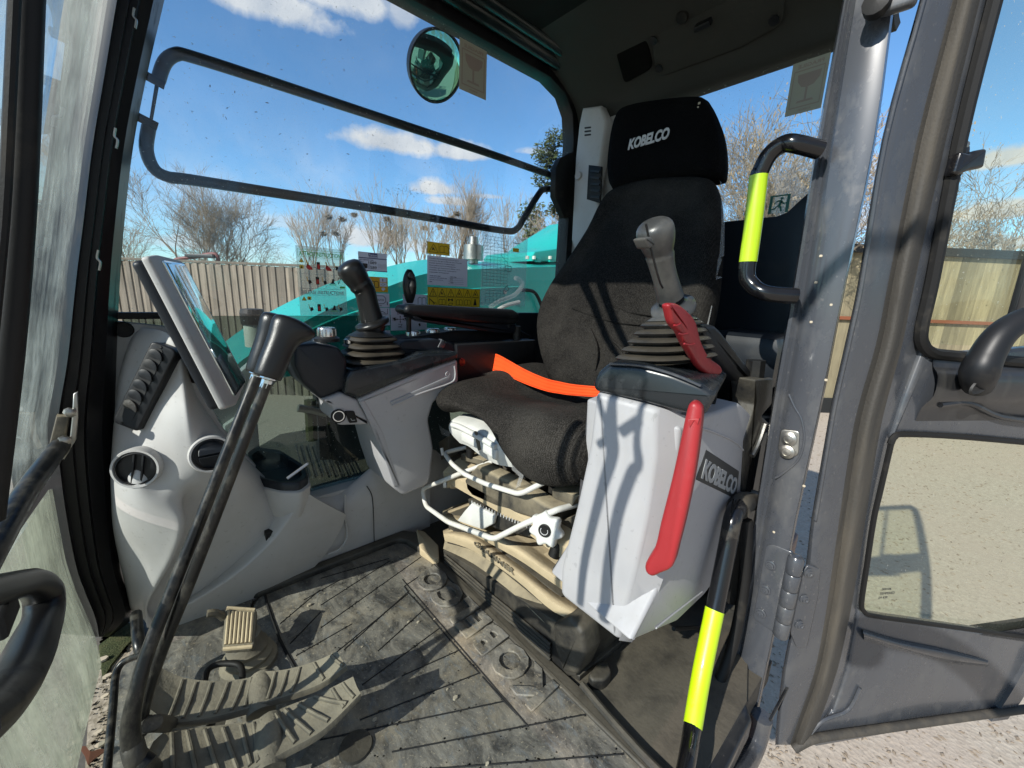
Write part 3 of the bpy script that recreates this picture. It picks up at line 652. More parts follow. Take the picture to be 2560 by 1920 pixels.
# windscreen: upper and lower pane follow the bowed pillar edge
def xs(z):
    pts = [(p.z, p.x) for p in L_edge]; pts.sort()
    if z <= pts[0][0]: return pts[0][1]
    for (a, b1), (c, d1) in zip(pts, pts[1:]):
        if z <= c: return b1 + (d1 - b1) * (z - a) / (c - a)
    return pts[-1][1]
def pane(z0, z1, name, m, y0=.20, th=.005, n=24):
    bm = B(); g = []
    for i in range(n + 1):
        z = z0 + (z1 - z0) * i / n; g.append([V((xs(z) - .004 - .02 * math.sin(math.pi * (1.08 - y) / .9), y, z)) for y in (1.085, .9, .7, .5, .35, y0)])
    patch(bm, g, (-th, 0, 0), 2); part(name, bm, m, cab, smooth=60)
pane(.455, 1.72, 'front_window', 'screen_dirty'); pane(.02, .43, 'lower_front_window', 'screen_dusty')
bm = B(); tube(bm, [at(150, 1115, y=1.04), at(75, 1215, y=.90), at(0, 1345, y=.78), at(-120, 1560, y=.64)], .014, 12, 4, flat=(0, 0, 1)); part('window_rail', bm, 'lever_paint', cab)
bm = B(); slab(bm, [at(*p, y=1.05) for p in ((140, 1040), (172, 1042), (160, 1120), (120, 1122))], (0, .02, 0), .003); part('latch_plate', bm, 'seat_metal', cab)
bm = B(); slab(bm, [at(*p, y=1.04) for p in ((183, 985), (194, 980), (196, 1040), (190, 1100), (160, 1150), (150, 1140), (175, 1090), (180, 1040))], (0, .012, 0), .002); part('latch', bm, 'steel', cab)
for px, py in ((176, 1032), (162, 1102)):
    bm = B(); lathe(bm, at(px, py, y=1.035), (.3, -1, 0), [(.008, -.01), (.008, .004), (.004, .006)], 8); part('bolt', bm, 'steel', cab)
bm = B(); tube(bm, [at(75, -60, y=.45), at(72, 0, y=.45), at(62, 300, y=.45), at(50, 560, y=.45), at(22, 900, y=.45), at(-25, 1300, y=.45)], .0075, 10, 3); part('window_seal', bm, 'black_rubber', cab)
bm = B(); tube(bm, [at(40, -60, y=.43), at(36, 0, y=.43), at(22, 300, y=.43), at(8, 560, y=.43), at(-25, 900, y=.43)], .003, 8, 3); part('window_seal', bm, 'black_rubber', cab)
# side window panes
bm = B(); slab(bm, [(-.22, WY + .012, .745), (1.40, WY + .012, .745), (1.40, WY + .012, 1.66), (-.1, WY + .012, 1.66)], (0, .005, 0)); part('side_window', bm, 'window_glass', cab)
bm = B(); slab(bm, [(-.05, WY + .014, .20), (1.0, WY + .014, .20), (1.0, WY + .014, .743), (-.05, WY + .014, .743)], (0, .005, 0)); part('lower_side_window', bm, 'lower_glass', cab)
# window frame: round-cornered black bands
def band(pts, y, vec, name, m='black_rubber', r=.003):
    bm = B(); slab(bm, [V((x, y, z)) for x, z in pts], vec, r); part(name, bm, m, cab)
band([(-.3, 1.612), (1.20, 1.612), (1.29, 1.585), (1.335, 1.53), (1.352, 1.44), (1.352, .70), (1.55, .70), (1.55, 1.75), (-.3, 1.75)], WY - .01, (0, .06, 0), 'window_frame', 'frame_black')
bm = B()
for k, (y_, z_, rr_) in enumerate(((1.165, 1.665, .028), (1.12, 1.675, .024))):
    tube(bm, [(-.4, y_, z_), (.6, y_, z_), (1.33, y_, z_ - .01)], rr_, 12, 2)
part('roof_rail', bm, 'teal_reflection', cab)
bm = B(); box(bm, (-.4, 1.10, 1.655), (1.42, 1.25, 1.80), .01); part('roof_side', bm, 'frame_black', cab)
bm = B(); slab(bm, [at(*p, y=WY - .012) for p in ((1402, 395), (1432, 380), (1440, 540), (1412, 545), (1388, 490), (1390, 420))], (0, .03, 0), .003); part('guard_bracket', bm, 'black_rubber', cab)
band([(-.30, .738), (.085, .738), (.085, .752), (-.30, .752)], WY - .006, (0, .03, 0), 'window_edge', 'black_rubber', .002)
bm = B(); slab(bm, [at(*p, y=WY - .002) for p in ((285, 803), (425, 818), (470, 905), (560, 1075), (640, 1165), (600, 1400), (280, 1400))], (0, .03, 0), .004); part('side_trim', bm, 'grey_plastic', cab)
bm = B(); p = at(309, 824, y=WY - .004); lathe(bm, p, (0, -1, 0), [(.017, 0), (.015, .004), (.008, .002), (.001, .002)], 18); part('trim_plug', bm, 'black_rubber', cab)
band([(.98, .20), (1.60, .20), (1.60, .752), (1.10, .752), (1.0, .735), (.90, .70), (.90, .62), (.98, .6)], WY - .004, (0, .03, 0), 'side_trim', 'navy_plastic')
# far wall below, floor
bm = B(); box(bm, (-.08, 1.17, -.05), (1.5, 1.24, .22), .005); part('side_wall', bm, 'grey_plastic', cab)
bm = B(); box(bm, (1.0, .26, -.08), (1.42, 1.24, -.013), .004); part('floor_pan', bm, 'dusty_black', cab)
bm = B(); box(bm, (-.20, .16, -.08), (1.02, 1.24, -.012), .004); part('floor_pan', bm, 'dusty_black', cab)
# headliner and rear header
bm = B(); box(bm, (-.22, .26, 1.665), (1.45, 1.12, 1.72), .01); part('headliner', bm, 'headliner', cab)
bm = B(); g = [[V((x, y, z)) for y in (1.19, .8, .5, .25)] for x, z in ((1.44, 1.485), (1.395, 1.488), (1.375, 1.505), (1.35, 1.55), (1.28, 1.60), (1.16, 1.65), (1.02, 1.668))]
patch(bm, g, (.03, 0, .03), 3); hdr = part('rear_header', bm, 'roof_trim', cab, smooth=60)
HN = V((-.62, 0, -.78)).normalized(); HP = V((1.28, .7, 1.60)) + HN * .006
bm = B(); slab(bm, rc([on(*p, HP, HN) for p in ((1534, 118), (1615, 86), (1630, 172), (1560, 212))], .02), -HN * .02, .006); part('speaker', bm, 'speaker_mesh', cab)
bm = B(); slab(bm, rc([on(*p, HP, HN) for p in ((1622, 66), (1760, -60), (1960, -60), (1958, 60), (1850, 120), (1660, 190), (1640, 185))], .02), -HN * .012, .004); part('header_panel', bm, 'roof_trim', cab)
for px, py in ((1634, 101), (1647, 170), (1935, 50)):
    bm = B(); p = on(px, py, HP + HN * .002, HN); lathe(bm, p, HN, [(.012, 0), (.012, .004), (.006, .003), (.001, .003)], 16); part('screw', bm, 'dark_trim', cab)
bm = B(); obox(bm, on(1758, 62, HP + HN * .01, HN), YA * .022, HN * .012, HN.cross(YA) * .008, .004); part('coat_hook', bm, 'dark_trim', cab)
bm = B(); lathe(bm, on(1706, 42, HP + HN * .004, HN), HN, [(.018, 0), (.015, .008), (.001, .009)], 14); part('knob', bm, 'black_rubber', cab)
for px, py in ((1674, 232), (1818, 178), (2002, 112)):
    bm = B(); p = at(px, py, x=1.385); lathe(bm, p, (-1, 0, -.2), [(.009, -.004), (.008, .003), (.001, .003)], 12); part('trim_plug', bm, 'roof_trim', cab)
# rear wall, window
bm = B(); slab(bm, [(1.405, .27, 1.0), (1.405, 1.2, 1.0), (1.405, 1.2, 1.52), (1.405, .27, 1.52)], (.005, 0, 0)); part('rear_window', bm, 'rear_glass', cab)
bm = B(); slab(bm, [(1.40, 1.2, 1.075), (1.40, .43, 1.075), (1.40, .405, 1.083), (1.40, .38, 1.11), (1.40, .36, 1.13), (1.40, .27, 1.13), (1.40, .27, .0), (1.40, 1.2, .0)], (.03, 0, 0), .004); part('rear_wall', bm, 'navy_plastic', cab)
bm = B(); box(bm, (1.15, .30, .60), (1.398, .50, .745), .03); part('rear_box', bm, 'navy_plastic', cab)
bm = B(); box(bm, (1.12, .29, -.01), (1.398, .42, .50), .03); part('rear_box', bm, 'navy_plastic', cab)
bm = B(); slab(bm, [at(*p, x=1.385) for p in ((1425, 700), (1425, 600), (1442, 380), (1452, 270), (1530, 238), (1585, 240), (1618, 275), (1590, 360), (1570, 700))], (.01, 0, 0), .004); part('rear_pillar_backing', bm, 'grey_plastic', cab)
bm = B(); slab(bm, [at(*p, x=1.33) for p in ((1437, 395), (1446, 310), (1455, 268), (1500, 262), (1516, 300), (1505, 380), (1490, 470), (1500, 560), (1440, 640), (1427, 600))], (.05, 0, 0), .012); part('rear_pillar_trim', bm, 'grey_plastic', cab)
for k in range(3):
    bm = B(); slab(bm, rc([at(1469 + a, 318 + k * 9 + c, x=1.328) for a, c in ((-8, 0), (8, -2), (8, 2), (-8, 4))], .004), (.004, 0, 0), 0); part('vent_slot', bm, 'black_mark', cab)
bm = B(); slab(bm, [at(*p, x=1.326) for p in ((1471, 412), (1504, 416), (1500, 508), (1466, 498))], (.01, 0, 0), .003); v = part('vent', bm, 'black_rubber', cab)
for k in range(5):
    bm = B(); slab(bm, [at(*p, x=1.320) for p in ((1476, 424 + k * 16), (1498, 427 + k * 16), (1497, 432 + k * 16), (1475, 429 + k * 16))], (.008, 0, 0), 0); part('louvre', bm, 'dark_trim', v)
bm = B(); lathe(bm, at(1447, 440, x=1.328), (-1, 0, 0), [(.016, 0), (.014, .008), (.006, .008), (.001, .006)], 14); part('bolt', bm, 'grey_plastic', cab)
# door pillar
PXP = .95
prow = [(-500, 2190, 2235, 2318), (-250, 2150, 2190, 2280), (0, 2107, 2140, 2238), (350, 2042, 2085, 2190), (700, 1985, 2031, 2118), (1000, 1932, 1978, 2058), (1300, 1884, 1926, 1993), (1450, 1856, 1900, 1965), (1600, 1822, 1872, 1934), (1750, 1800, 1850, 1902), (1850, 1785, 1846, 1882), (2000, 1752, 1800, 1840)]
g = []
for py, a, b_, c in prow:
    q = [at(a, py, x=PXP + .05), at(a + 4, py, x=PXP + .012)]
    for f, dx in ((.18, .010), (.26, .014), (.34, .010), (.44, .014), (.52, .008)): q.append(at(a + (b_ - a) * f * 1.5, py, x=PXP + dx))
    q += [at(b_, py, x=PXP), at(b_ * .7 + c * .3, py, x=PXP - .003), at(b_ * .3 + c * .7, py, x=PXP - .003), at(c - 6, py, x=PXP), at(c, py, x=PXP + .012)]
    q[-1] = V((PXP + .012, q[-1].y, q[-1].z)); q += [q[-1] + V((.05, .016, 0)), q[0] + V((.05, .0, 0))]
    g.append(q)
g = [cr(c, 3) for c in zip(*g)]; g = list(zip(*g)); bm = B(); loft(bm, [list(r) for r in g]); pil = part('door_pillar', bm, 'frame_grey', cab, smooth=35)
# sunken step round the striker
bm = B(); tube(bm, [at(*p, x=PXP - .004) for p in ((1972, 985), (1985, 1015), (2004, 1050), (2010, 1100), (1995, 1150), (1955, 1185), (1938, 1195))], .0022, 8); part('pressing', bm, 'frame_grey', pil)
bm = B(); slab(bm, rc([at(*p, x=PXP - .005) for p in ((1951, 1072), (2000, 1078), (1996, 1140), (1962, 1146), (1944, 1128))], .008), (.006, 0, 0), .002); st = part('striker_plate', bm, 'steel', pil)
for px, py in ((1973, 1097), (1968, 1129)):
    bm = B(); p = at(px, py, x=PXP - .006); k = pr(17, p); lathe(bm, p, (-1, 0, 0), [(k, 0), (k, .004), (k * .6, .006), (k * .55, .004), (.001, .005)], 20); part('bolt', bm, 'steel', st)
for px, py in ((2040, 706), (2078, 762), (2065, 950), (2010, 1215), (1935, 1330), (2052, 640), (2028, 805)):
    bm = B(); ball(bm, at(px, py, x=PXP - .002), (.002, .003, .003), 8); part('mud_spot', bm, 'stone', pil)
bm = B(); slab(bm, rc([at(*p, x=PXP - .03) for p in ((2160, -30), (2300, -60), (2290, 5), (2200, 35), (2165, 28))], .01), (.02, 0, 0), .006); part('hinge', bm, 'frame_grey', pil)
bm = B(); lathe(bm, at(2190, 2, x=PXP - .045), (-1, 0, 0), [(.018, -.02), (.018, 0), (.001, .004)], 12); part('bolt', bm, 'black_rubber', pil)
# outer skin of the cab and machine below the pillar
bm = B(); slab(bm, [(.5, .20, -.10), (.5, .20, -.5), (1.9, .30, -.5), (1.9, .30, -.10)], (0, .05, 0), .01); part('step_skin', bm, 'gap_brown', cab)
bm = B(); slab(bm, [at(*p, x=1.035) for p in ((2150, 640), (2115, 640), (1925, 1400), (1960, 1400))], (.01, 0, 0)); bm.free()
# sill
bm = B(); tube(bm, [at(1905, 1790, x=.93), at(1880, 1880, x=.9), at(1790, 2020, z=-.06), at(1500, 2500, z=-.06)], [.022, .020, .022, .024], 12, 4); part('sill_edge', bm, 'frame_grey', cab)
bm = B(); slab(bm, [at(*p, z=-.004) for p in ((1800, 1600), (1850, 1700), (1880, 1800), (1800, 1960), (1700, 2100), (1560, 2300), (1480, 2100), (1640, 1880), (1700, 1780))], (0, 0, -.05), .006); part('sill', bm, 'frame_dark', cab)
bm = B(); tube(bm, [at(1868, 1300, x=.92), at(1862, 1450, x=.92), at(1835, 1600, x=.90), at(1800, 1700, x=.86), at(1770, 1760, x=.84)], pr(13, at(1860, 1500, x=.9)), 10, 4); part('door_seal', bm, 'black_rubber', cab)
bm = B(); tube(bm, [at(1890, 900, x=1.0), at(1850, 1260, x=1.0), at(1830, 1500, x=1.0)], .02, 8, 2); part('wiring_trunk', bm, 'black_rubber', cab)

# window guard rail on the far side
t = thing('guard_rail', 'black tubular guard rail looping across the side window', 'guard rail', at(900, 500, y=WY + .06) * 1)
gy = WY + .05; loop = [(1425, 455), (1391, 443), (1200, 376), (900, 278), (650, 196), (480, 142), (440, 136), (412, 156), (396, 200)]
loop2 = [(372, 318), (366, 372), (384, 420), (420, 442), (480, 450), (700, 484), (900, 515), (1100, 549), (1260, 577), (1292, 572), (1310, 545), (1345, 488), (1362, 473), (1400, 476), (1428, 486)]
bm = B(); tube(bm, [at(*p, y=gy) for p in loop], .0125, 14, 4); tube(bm, [at(*p, y=gy) for p in loop2], .0125, 14, 4); part('tube', bm, 'frame_black', t)
bm = B(); slab(bm, [at(*p, y=gy) for p in ((390, 190), (402, 190), (377, 330), (368, 330))], (0, .006, 0), .001); part('flat_strap', bm, 'black_paint', t)
for (a, c), (d_, e) in (((362, 187), (412, 214)), ((345, 292), (394, 317))):
    bm = B(); tube(bm, [at(a, c, y=gy - .01), at(d_, e, y=gy - .01)], .009, 8, 1); part('mount', bm, 'black_rubber', t)

bm = B(); q = [at(*p, y=.30) for p in ((1684, 1572), (1720, 1570), (1760, 1564), (1800, 1540))]; tube(bm, q, .0045, 10, 4)
solo('ribbed_conduit', bm, 'black_rubber', 'thin black ribbed conduit poking out below the near console', 'conduit')
bm = B(); tube(bm, [at(2004, 1650, y=.12), at(1925, 1800, y=.12)], .003, 8, 1); part('step_bar', bm, 'frame_dark', cab)
for px, py in ((640, 838), (900, 722), (1120, 700), (1262, 700)):
    bm = B(); lathe(bm, at(px, py + 30, y=1.748), (0, -1, 0), [(.012, -.01), (.012, .004), (.006, .006), (.001, .006)], 6); part('bolt', bm, 'steel', bpy.data.objects['excavator_boom'])
bm = B(); tube(bm, [at(*p, y=1.748) for p in ((660, 900), (760, 835), (860, 790), (971, 760), (1065, 738), (1200, 722), (1296, 718))], .005, 6, 4); part('weld_seam', bm, 'teal_paint', bpy.data.objects['excavator_boom'])

# ------------------------------------------------------------------ dashboard
dash = thing('dashboard', 'grey moulded dashboard panel with round air vents beside the front pillar', 'dashboard', (.05, 1.1, 0))
def row(*l): return [at(a, b_, y=c) for a, b_, c in l]
g = [
 row((352, 822, 1.175), (357, 820, 1.145), (375, 822, 1.125), (395, 825, 1.10), (415, 832, 1.08), (432, 845, 1.075), (452, 870, 1.09), (458, 880, 1.185)),
 row((326, 850, 1.175), (333, 850, 1.135), (360, 855, 1.11), (395, 860, 1.085), (425, 865, 1.065), (448, 872, 1.06), (462, 900, 1.09), (466, 915, 1.185)),
 row((300, 930, 1.175), (306, 930, 1.125), (345, 940, 1.098), (395, 950, 1.065), (440, 960, 1.04), (466, 965, 1.035), (485, 975, 1.08), (490, 990, 1.185)),
 row((288, 1020, 1.175), (293, 1020, 1.115), (335, 1030, 1.082), (390, 1035, 1.045), (450, 1040, 1.015), (482, 1042, 1.015), (535, 1065, 1.08), (550, 1075, 1.185)),
 row((281, 1105, 1.175), (285, 1105, 1.10), (330, 1110, 1.06), (390, 1110, 1.03), (455, 1110, 1.005), (500, 1112, 1.005), (580, 1120, 1.06), (600, 1130, 1.185)),
 row((277, 1185, 1.175), (281, 1185, 1.08), (330, 1190, 1.02), (395, 1195, 1.015), (460, 1190, 1.0), (525, 1190, 1.005), (620, 1190, 1.05), (660, 1190, 1.185)),
 row((279, 1250, 1.175), (283, 1250, 1.08), (335, 1250, 1.02), (400, 1255, 1.005), (452, 1250, 1.012), (475, 1252, 1.045), (610, 1235, 1.05), (700, 1225, 1.16)),
 row((283, 1320, 1.175), (288, 1320, 1.09), (345, 1315, 1.035), (425, 1312, 1.006), (463, 1312, 1.008), (474, 1314, 1.075), (610, 1290, 1.075), (760, 1285, 1.155)),
 row((298, 1400, 1.175), (303, 1400, 1.11), (350, 1390, 1.065), (405, 1385, 1.035), (438, 1388, 1.03), (452, 1392, 1.095), (620, 1355, 1.105), (860, 1325, 1.155)),
 row((315, 1475, 1.175), (320, 1475, 1.13), (345, 1465, 1.10), (372, 1460, 1.075), (396, 1462, 1.068), (412, 1466, 1.115), (600, 1415, 1.135), (900, 1345, 1.155)),
 row((325, 1520, 1.175), (329, 1520, 1.145), (345, 1518, 1.125), (358, 1516, 1.115), (368, 1516, 1.108), (384, 1518, 1.138), (610, 1450, 1.15), (930, 1355, 1.157)),
 row((350, 1545, 1.18), (352, 1545, 1.165), (360, 1550, 1.15), (368, 1562, 1.14), (378, 1568, 1.14), (478, 1541, 1.157), (660, 1473, 1.157), (935, 1363, 1.158)),
]
bm = B(); patch(bm, g, (0, .004, 0), 5); part('panel', bm, 'grey_plastic', dash, smooth=60)
# swept rib under the cup holder
bm = B()
rib = [((756, 1225), 1.06, 1.0), ((735, 1275), 1.07, 1.0), ((690, 1340), 1.085, 1.0), ((620, 1410), 1.10, 1.0), ((550, 1462), 1.12, 1), ((480, 1505), 1.135, 1), ((400, 1545), 1.145, 1)]
gg = []
for (p, y_, _), wdt in zip(rib, (30, 42, 40, 34, 28, 22, 12)):
    px, py = p
    gg.append([at(px - wdt * 1.3, py - wdt * .8, y=y_ + .07), at(px - wdt * .75, py - wdt * .45, y=y_ + .035), at(px - 4, py - 2, y=y_ - .010), at(px + 10, py + 6, y=y_ - .012), at(px + 45, py + 28, y=y_ + .004), at(px + 110, py + 62, y=min(1.154, y_ + .05))])
patch(bm, gg, (0, .006, 0), 4); part('rib', bm, 'grey_plastic', dash, smooth=60)
bm = B(); g2 = [row((770, 1240, 1.175), (850, 1232, 1.172), (935, 1165, 1.165), (975, 1140, 1.165), (1075, 1120, 1.17), (1120, 1160, 1.17)),
                row((772, 1275, 1.15), (850, 1262, 1.148), (935, 1210, 1.145), (975, 1195, 1.145), (1065, 1195, 1.15), (1080, 1215, 1.15)),
                row((760, 1320, 1.145), (850, 1300, 1.143), (935, 1265, 1.14), (975, 1255, 1.142), (1065, 1250, 1.145), (1075, 1260, 1.145)),
                row((780, 1400, 1.155), (850, 1393, 1.156), (935, 1363, 1.157), (975, 1350, 1.157), (1065, 1322, 1.157), (1075, 1318, 1.16))]
patch(bm, g2, (0, .006, 0), 4); part('side_panel', bm, 'grey_plastic', dash, smooth=50)
bm = B(); tube(bm, [at(*p, y=1.137) for p in ((917, 1215), (930, 1240), (934, 1290), (935, 1330))] + [at(936, 1362, y=1.153)], .0014, 6); part('seam', bm, 'black_mark', dash)
bm = B(); tube(bm, [at(862, 1238 + k * 1, y=1.137) for k in (0, 1)] + [at(*p, y=1.136) for p in ((862, 1290), (868, 1340), (850, 1372), (820, 1385))], .003, 6); part('step_edge', bm, 'grey_plastic', dash)
# long louvre vent
VN = (at(395, 960, y=1.0) - at(395, 960, y=1.1)).normalized()
vp = at(360, 970, y=1.045); vn = V((-.46, -.86, .14)).normalized(); vp = vp
def vo(px, py, k=0): return on(px, py, vp + vn * k, vn)
bm = B(); slab(bm, rc([vo(*p) for p in ((376, 856), (388, 855), (432, 872), (440, 884), (346, 1076), (338, 1078), (286, 1058), (282, 1046))], .006), -vn * .030, .004); vb = part('louvre_vent', bm, 'dark_trim', dash)
bm = B(); slab(bm, rc([vo(*p, .001) for p in ((382, 868), (404, 872), (408, 890), (330, 1052), (318, 1052), (298, 1040), (300, 1030))], .006), -vn * .004, 0); part('slot', bm, 'black_mark', vb)
for k in range(6):
    cx_, cy_ = 386 - k * 12.6, 888 + k * 25.4
    bm = B(); pts = [vo(cx_ + a, cy_ + c, .004) for a, c in ((-16, -2), (-12, -14), (2, -15), (14, -6), (19, 6), (17, 16), (6, 10), (-8, 6))]
    pts = cr(pts, 3, True); pts = [p + vn * (.0045 * max(0, (p - vo(cx_ - 16, cy_, .004)).dot((vo(cx_ + 19, cy_, .004) - vo(cx_ - 16, cy_, .004)).normalized()) / .04 - .2)) for p in pts]
    slab(bm, pts, -vn * .003, .001, 2); part('louvre', bm, 'dusty_black' if k == 5 else 'dark_trim', vb)
for px, py in ((401, 868), (303, 1058)):
    bm = B(); lathe(bm, vo(px, py, .0005), vn, [(.003, 0), (.0025, .001), (.001, .001)], 8); part('screw', bm, 'black_mark', vb)
# round vents
def rvent(px, py, rx, y_, n_, bl, ang):
    p = at(px, py, y=y_); n_ = V(n_).normalized(); k = pr(rx, p)
    bm = B(); lathe(bm, p, n_, [(k * 1.0, -.02), (k * 1.02, .002), (k * .97, .008), (k * .88, .008), (k * .84, .002), (k * .82, -.012)], 36); v = part('round_vent', bm, 'steel' if 0 else 'grey_plastic', dash)
    bm = B(); lathe(bm, p, n_, [(k * .84, -.004), (k * .001, -.0045)], 32); part('recess', bm, 'black_mark', v)
    bm = B(); lathe(bm, p, n_, [(k * .84, .0), (k * .84, .006), (k * .77, .007), (k * .74, -.002)], 32); part('ring', bm, 'dark_trim', v)
    u = n_.cross(ZA).normalized(); w_ = u.cross(n_).normalized(); ca, sa = math.cos(ang), math.sin(ang); U = u * ca + w_ * sa; W = w_ * ca - u * sa
    for o_ in bl:
        hh = math.sqrt(max(.02, .74 ** 2 - o_ ** 2)) * k; bm = B(); obox(bm, p + U * o_ * k + n_ * .001, U * .0016, W * hh, n_ * .004, .0008); part('vane', bm, 'dark_trim', v)
    return p, n_, k, v, U, W
rvent(342, 1170, 50, 1.022, (-.36, -.9, .10), (-.25, .12), .15)
p, n_, k, v, U, W = rvent(528, 1135, 46, .998, (.04, -.98, .12), (), 0)
for s_ in (1, -1):
    bm = B(); pts = [p + U * (math.cos(a) * .72 * k * .8) + W * (s_ * math.sin(a) * .72 * k) + W * s_ * .002 + n_ * (.012 - .01 * math.sin(a)) for a in [math.pi * i / 12 for i in range(13)]]
    slab(bm, pts, -n_ * .003, .001, 1); part('flap', bm, 'navy_plastic', v)
# cup holder with a pen
cy = 1.03
rim = [(620, 1135), (640, 1122), (700, 1130), (760, 1168), (768, 1195), (745, 1212), (700, 1212), (650, 1200), (625, 1175)]
top = rc([at(*p, z=.335) for p in rim], .012)
cen = sum(top, V((0, 0, 0))) / len(top)
def shrink(ps, f, dz): return [cen + (p - cen) * f + V((0, 0, dz)) for p in ps]
bm = B(); loft(bm, [shrink(top, 1.03, -.02), shrink(top, 1.04, 0), shrink(top, 1.0, .006), shrink(top, .86, .003), shrink(top, .84, -.02), shrink(top, .72, -.085)], cap=True); part('cup_holder', bm, 'navy_plastic', dash, smooth=50)
bm = B(); loft(bm, [shrink(top, 1.09, -.028), shrink(top, 1.10, -.018), shrink(top, 1.02, -.014)], cap=False)
loft(bm, [[p + V((0, k_, 0)) for p in shrink(top, f_, d_)] for f_, d_, k_ in ((1.09, -.016, 0), (1.08, -.05, .005), (1.05, -.10, .025), (.95, -.16, .06), (.8, -.22, .10))], cap=False); part('cup_housing', bm, 'grey_plastic', dash, smooth=50)
bm = B(); slab(bm, [at(*p, y=1.085) for p in ((664, 1334), (708, 1319), (710, 1345), (666, 1360))], (0, .03, 0), .002); sk = part('socket', bm, 'black_rubber', dash)
bm = B(); slab(bm, [at(*p, y=1.083) for p in ((672, 1339), (700, 1329), (701, 1343), (674, 1351))], (0, .01, 0), .001); part('socket_cover', bm, 'dark_trim', sk)
bm = B(); tube(bm, [at(718, 1196, y=.99), at(768, 1160, y=1.0)], [.0035, .0035], 8, 1); tube(bm, [at(768, 1160, y=1.0), at(771, 1157, y=1.0)], [.0035, .001], 8, 1)
solo('ballpoint_pen', bm, 'pen_body', 'silver pen lying in the dashboard cup holder', 'pen')
bm = B()
# ------------------------------------------------------------------ monitor
mon = thing('monitor', 'tilted flat display screen in a pale grey bezel on the dashboard', 'monitor', at(480, 850, y=1.0) * 1)
TL = at(403, 650, y=.90); BL = at(585, 992, y=.92)
axd = (BL - TL); Hh = axd.length; axd.normalize()
wd = at(455, 660, z=TL.z) - TL; wd = V((.34, .94, 0)); wd = (wd - axd * wd.dot(axd)).normalized()
mn = wd.cross(axd).normalized()
if mn.dot(C0 - TL) < 0: mn = -mn
# width so that the far top corner meets the photograph
def farw(px, py, A):
    q = on(px, py, A, mn); return q
FR = on(459, 660, TL, mn); FB = on(612, 955, TL, mn)
scr = [TL, FR, FB, BL]
mid = sum(scr, V((0, 0, 0))) / 4
def grow_(f, k): return [mid + (p - mid) * f + mn * k for p in scr]
bm = B(); slab(bm, rc([p + mn * .002 for p in scr], .006), -mn * .010, .001, 2); part('screen', bm, 'screen_glass', mon)
bz = [on(*p, TL - mn * .001, mn) for p in ((371, 640), (395, 636), (452, 650), (466, 662), (616, 950), (612, 965), (592, 1012), (566, 1021))]
sidev = -mn * .028
bm = B(); slab(bm, rc(bz, .006), -mn * .012, .004); part('bezel', bm, 'grey_plastic', mon)
bz2 = [p * .97 + (sum(bz, V((0, 0, 0))) / 8) * .03 - mn * .012 for p in bz]
bm = B(); slab(bm, rc(bz2, .008), -mn * .016, .006); part('back_shell', bm, 'navy_plastic', mon)
bm = B(); tube(bm, [at(505, 870, y=.99), at(500, 900, y=1.05), at(495, 940, y=1.12)], .02, 10, 3); part('bracket', bm, 'black_rubber', mon)

# ------------------------------------------------------------------ travel pedals with their levers
def pedal(lbl, outer, zc, rod, knob, knr, label_side, ptsL):
    t = thing('travel_pedal', lbl, 'pedal', outer)
    return t
def tread(bm, far_e, near_e, zf, thick=.011):
    # far and near edge as pixels with heights; a curved rubber plate with raised ends
    Fp = cr([at(a, b_, z=z) for a, b_, z in far_e], 6); Np = cr([at(a, b_, z=z) for a, b_, z in near_e], 6)
    n = len(Fp); rings = []
    for i in range(n):
        p, q = Fp[i], Np[i]; d = (q - p)
        rings.append([p + V((0, 0, -.004)), p + d * .03, p + d * .5 + V((0, 0, -.004)), p + d * .97, q + V((0, 0, -.004)), q - V((0, 0, thick)), p - V((0, 0, thick))])
    loft(bm, rings); return Fp, Np
def ribs(Fp, Np, a, b_, n, skew, parent, wid=.0032):
    m = len(Fp) - 1
    for k in range(n):
        f = a + (b_ - a) * k / (n - 1); i = f * m; j = max(0, min(m, (f + skew) * m)); i0 = int(min(i, m - 1)); j0 = int(min(j, m - 1))
        P = Fp[i0].lerp(Fp[i0 + 1], i - i0); Q = Np[j0].lerp(Np[min(j0 + 1, m)], j - j0)
        c = P.lerp(Q, .1); d = P.lerp(Q, .9); mm = P.lerp(Q, .5) - ZA * .002
        bm = B(); tube(bm, [c, mm, d], wid, 8, 4); part('tread_rib', bm, 'pedal_rubber', parent)
LV = []
# far one
t1 = thing('travel_pedal', 'long curved rubber foot pedal with lever, the farther of the two', 'pedal', (.05, .76, .0), 'travel pedals')
bm = B(); Fp, Np = tread(bm, [(360, 1640, .12), (440, 1684, .10), (519, 1699, .095), (612, 1694, .09), (650, 1678, .095), (717, 1671, .095), (790, 1650, .105), (842, 1627, .125)],
      [(372, 1775, .115), (430, 1808, .095), (520, 1798, .09), (610, 1776, .085), (650, 1762, .09), (717, 1742, .09), (800, 1712, .10), (868, 1664, .12)], 0)
pad = part('foot_plate', bm, 'pedal_rubber', t1, smooth=50)
ribs(Fp, Np, .18, .55, 7, -.06, t1); ribs(Fp, Np, .66, .78, 3, -.05, t1); ribs(Fp, Np, .84, .94, 2, .04, t1)
bm = B(); p = Fp[int(len(Fp) * .57)]; q = Np[int(len(Np) * .57)]; tube(bm, [p.lerp(q, .02) - ZA * .022, p.lerp(q, .5) - ZA * .017, p.lerp(q, .97) - ZA * .024], .023, 16, 4); part('pivot_hump', bm, 'pedal_rubber', t1)
bm = B(); tube(bm, [at(350, 1815, y=.70), at(385, 1808, y=.68), at(425, 1812, z=.09)], .011, 10, 3); part('mount', bm, 'dusty_black', t1)
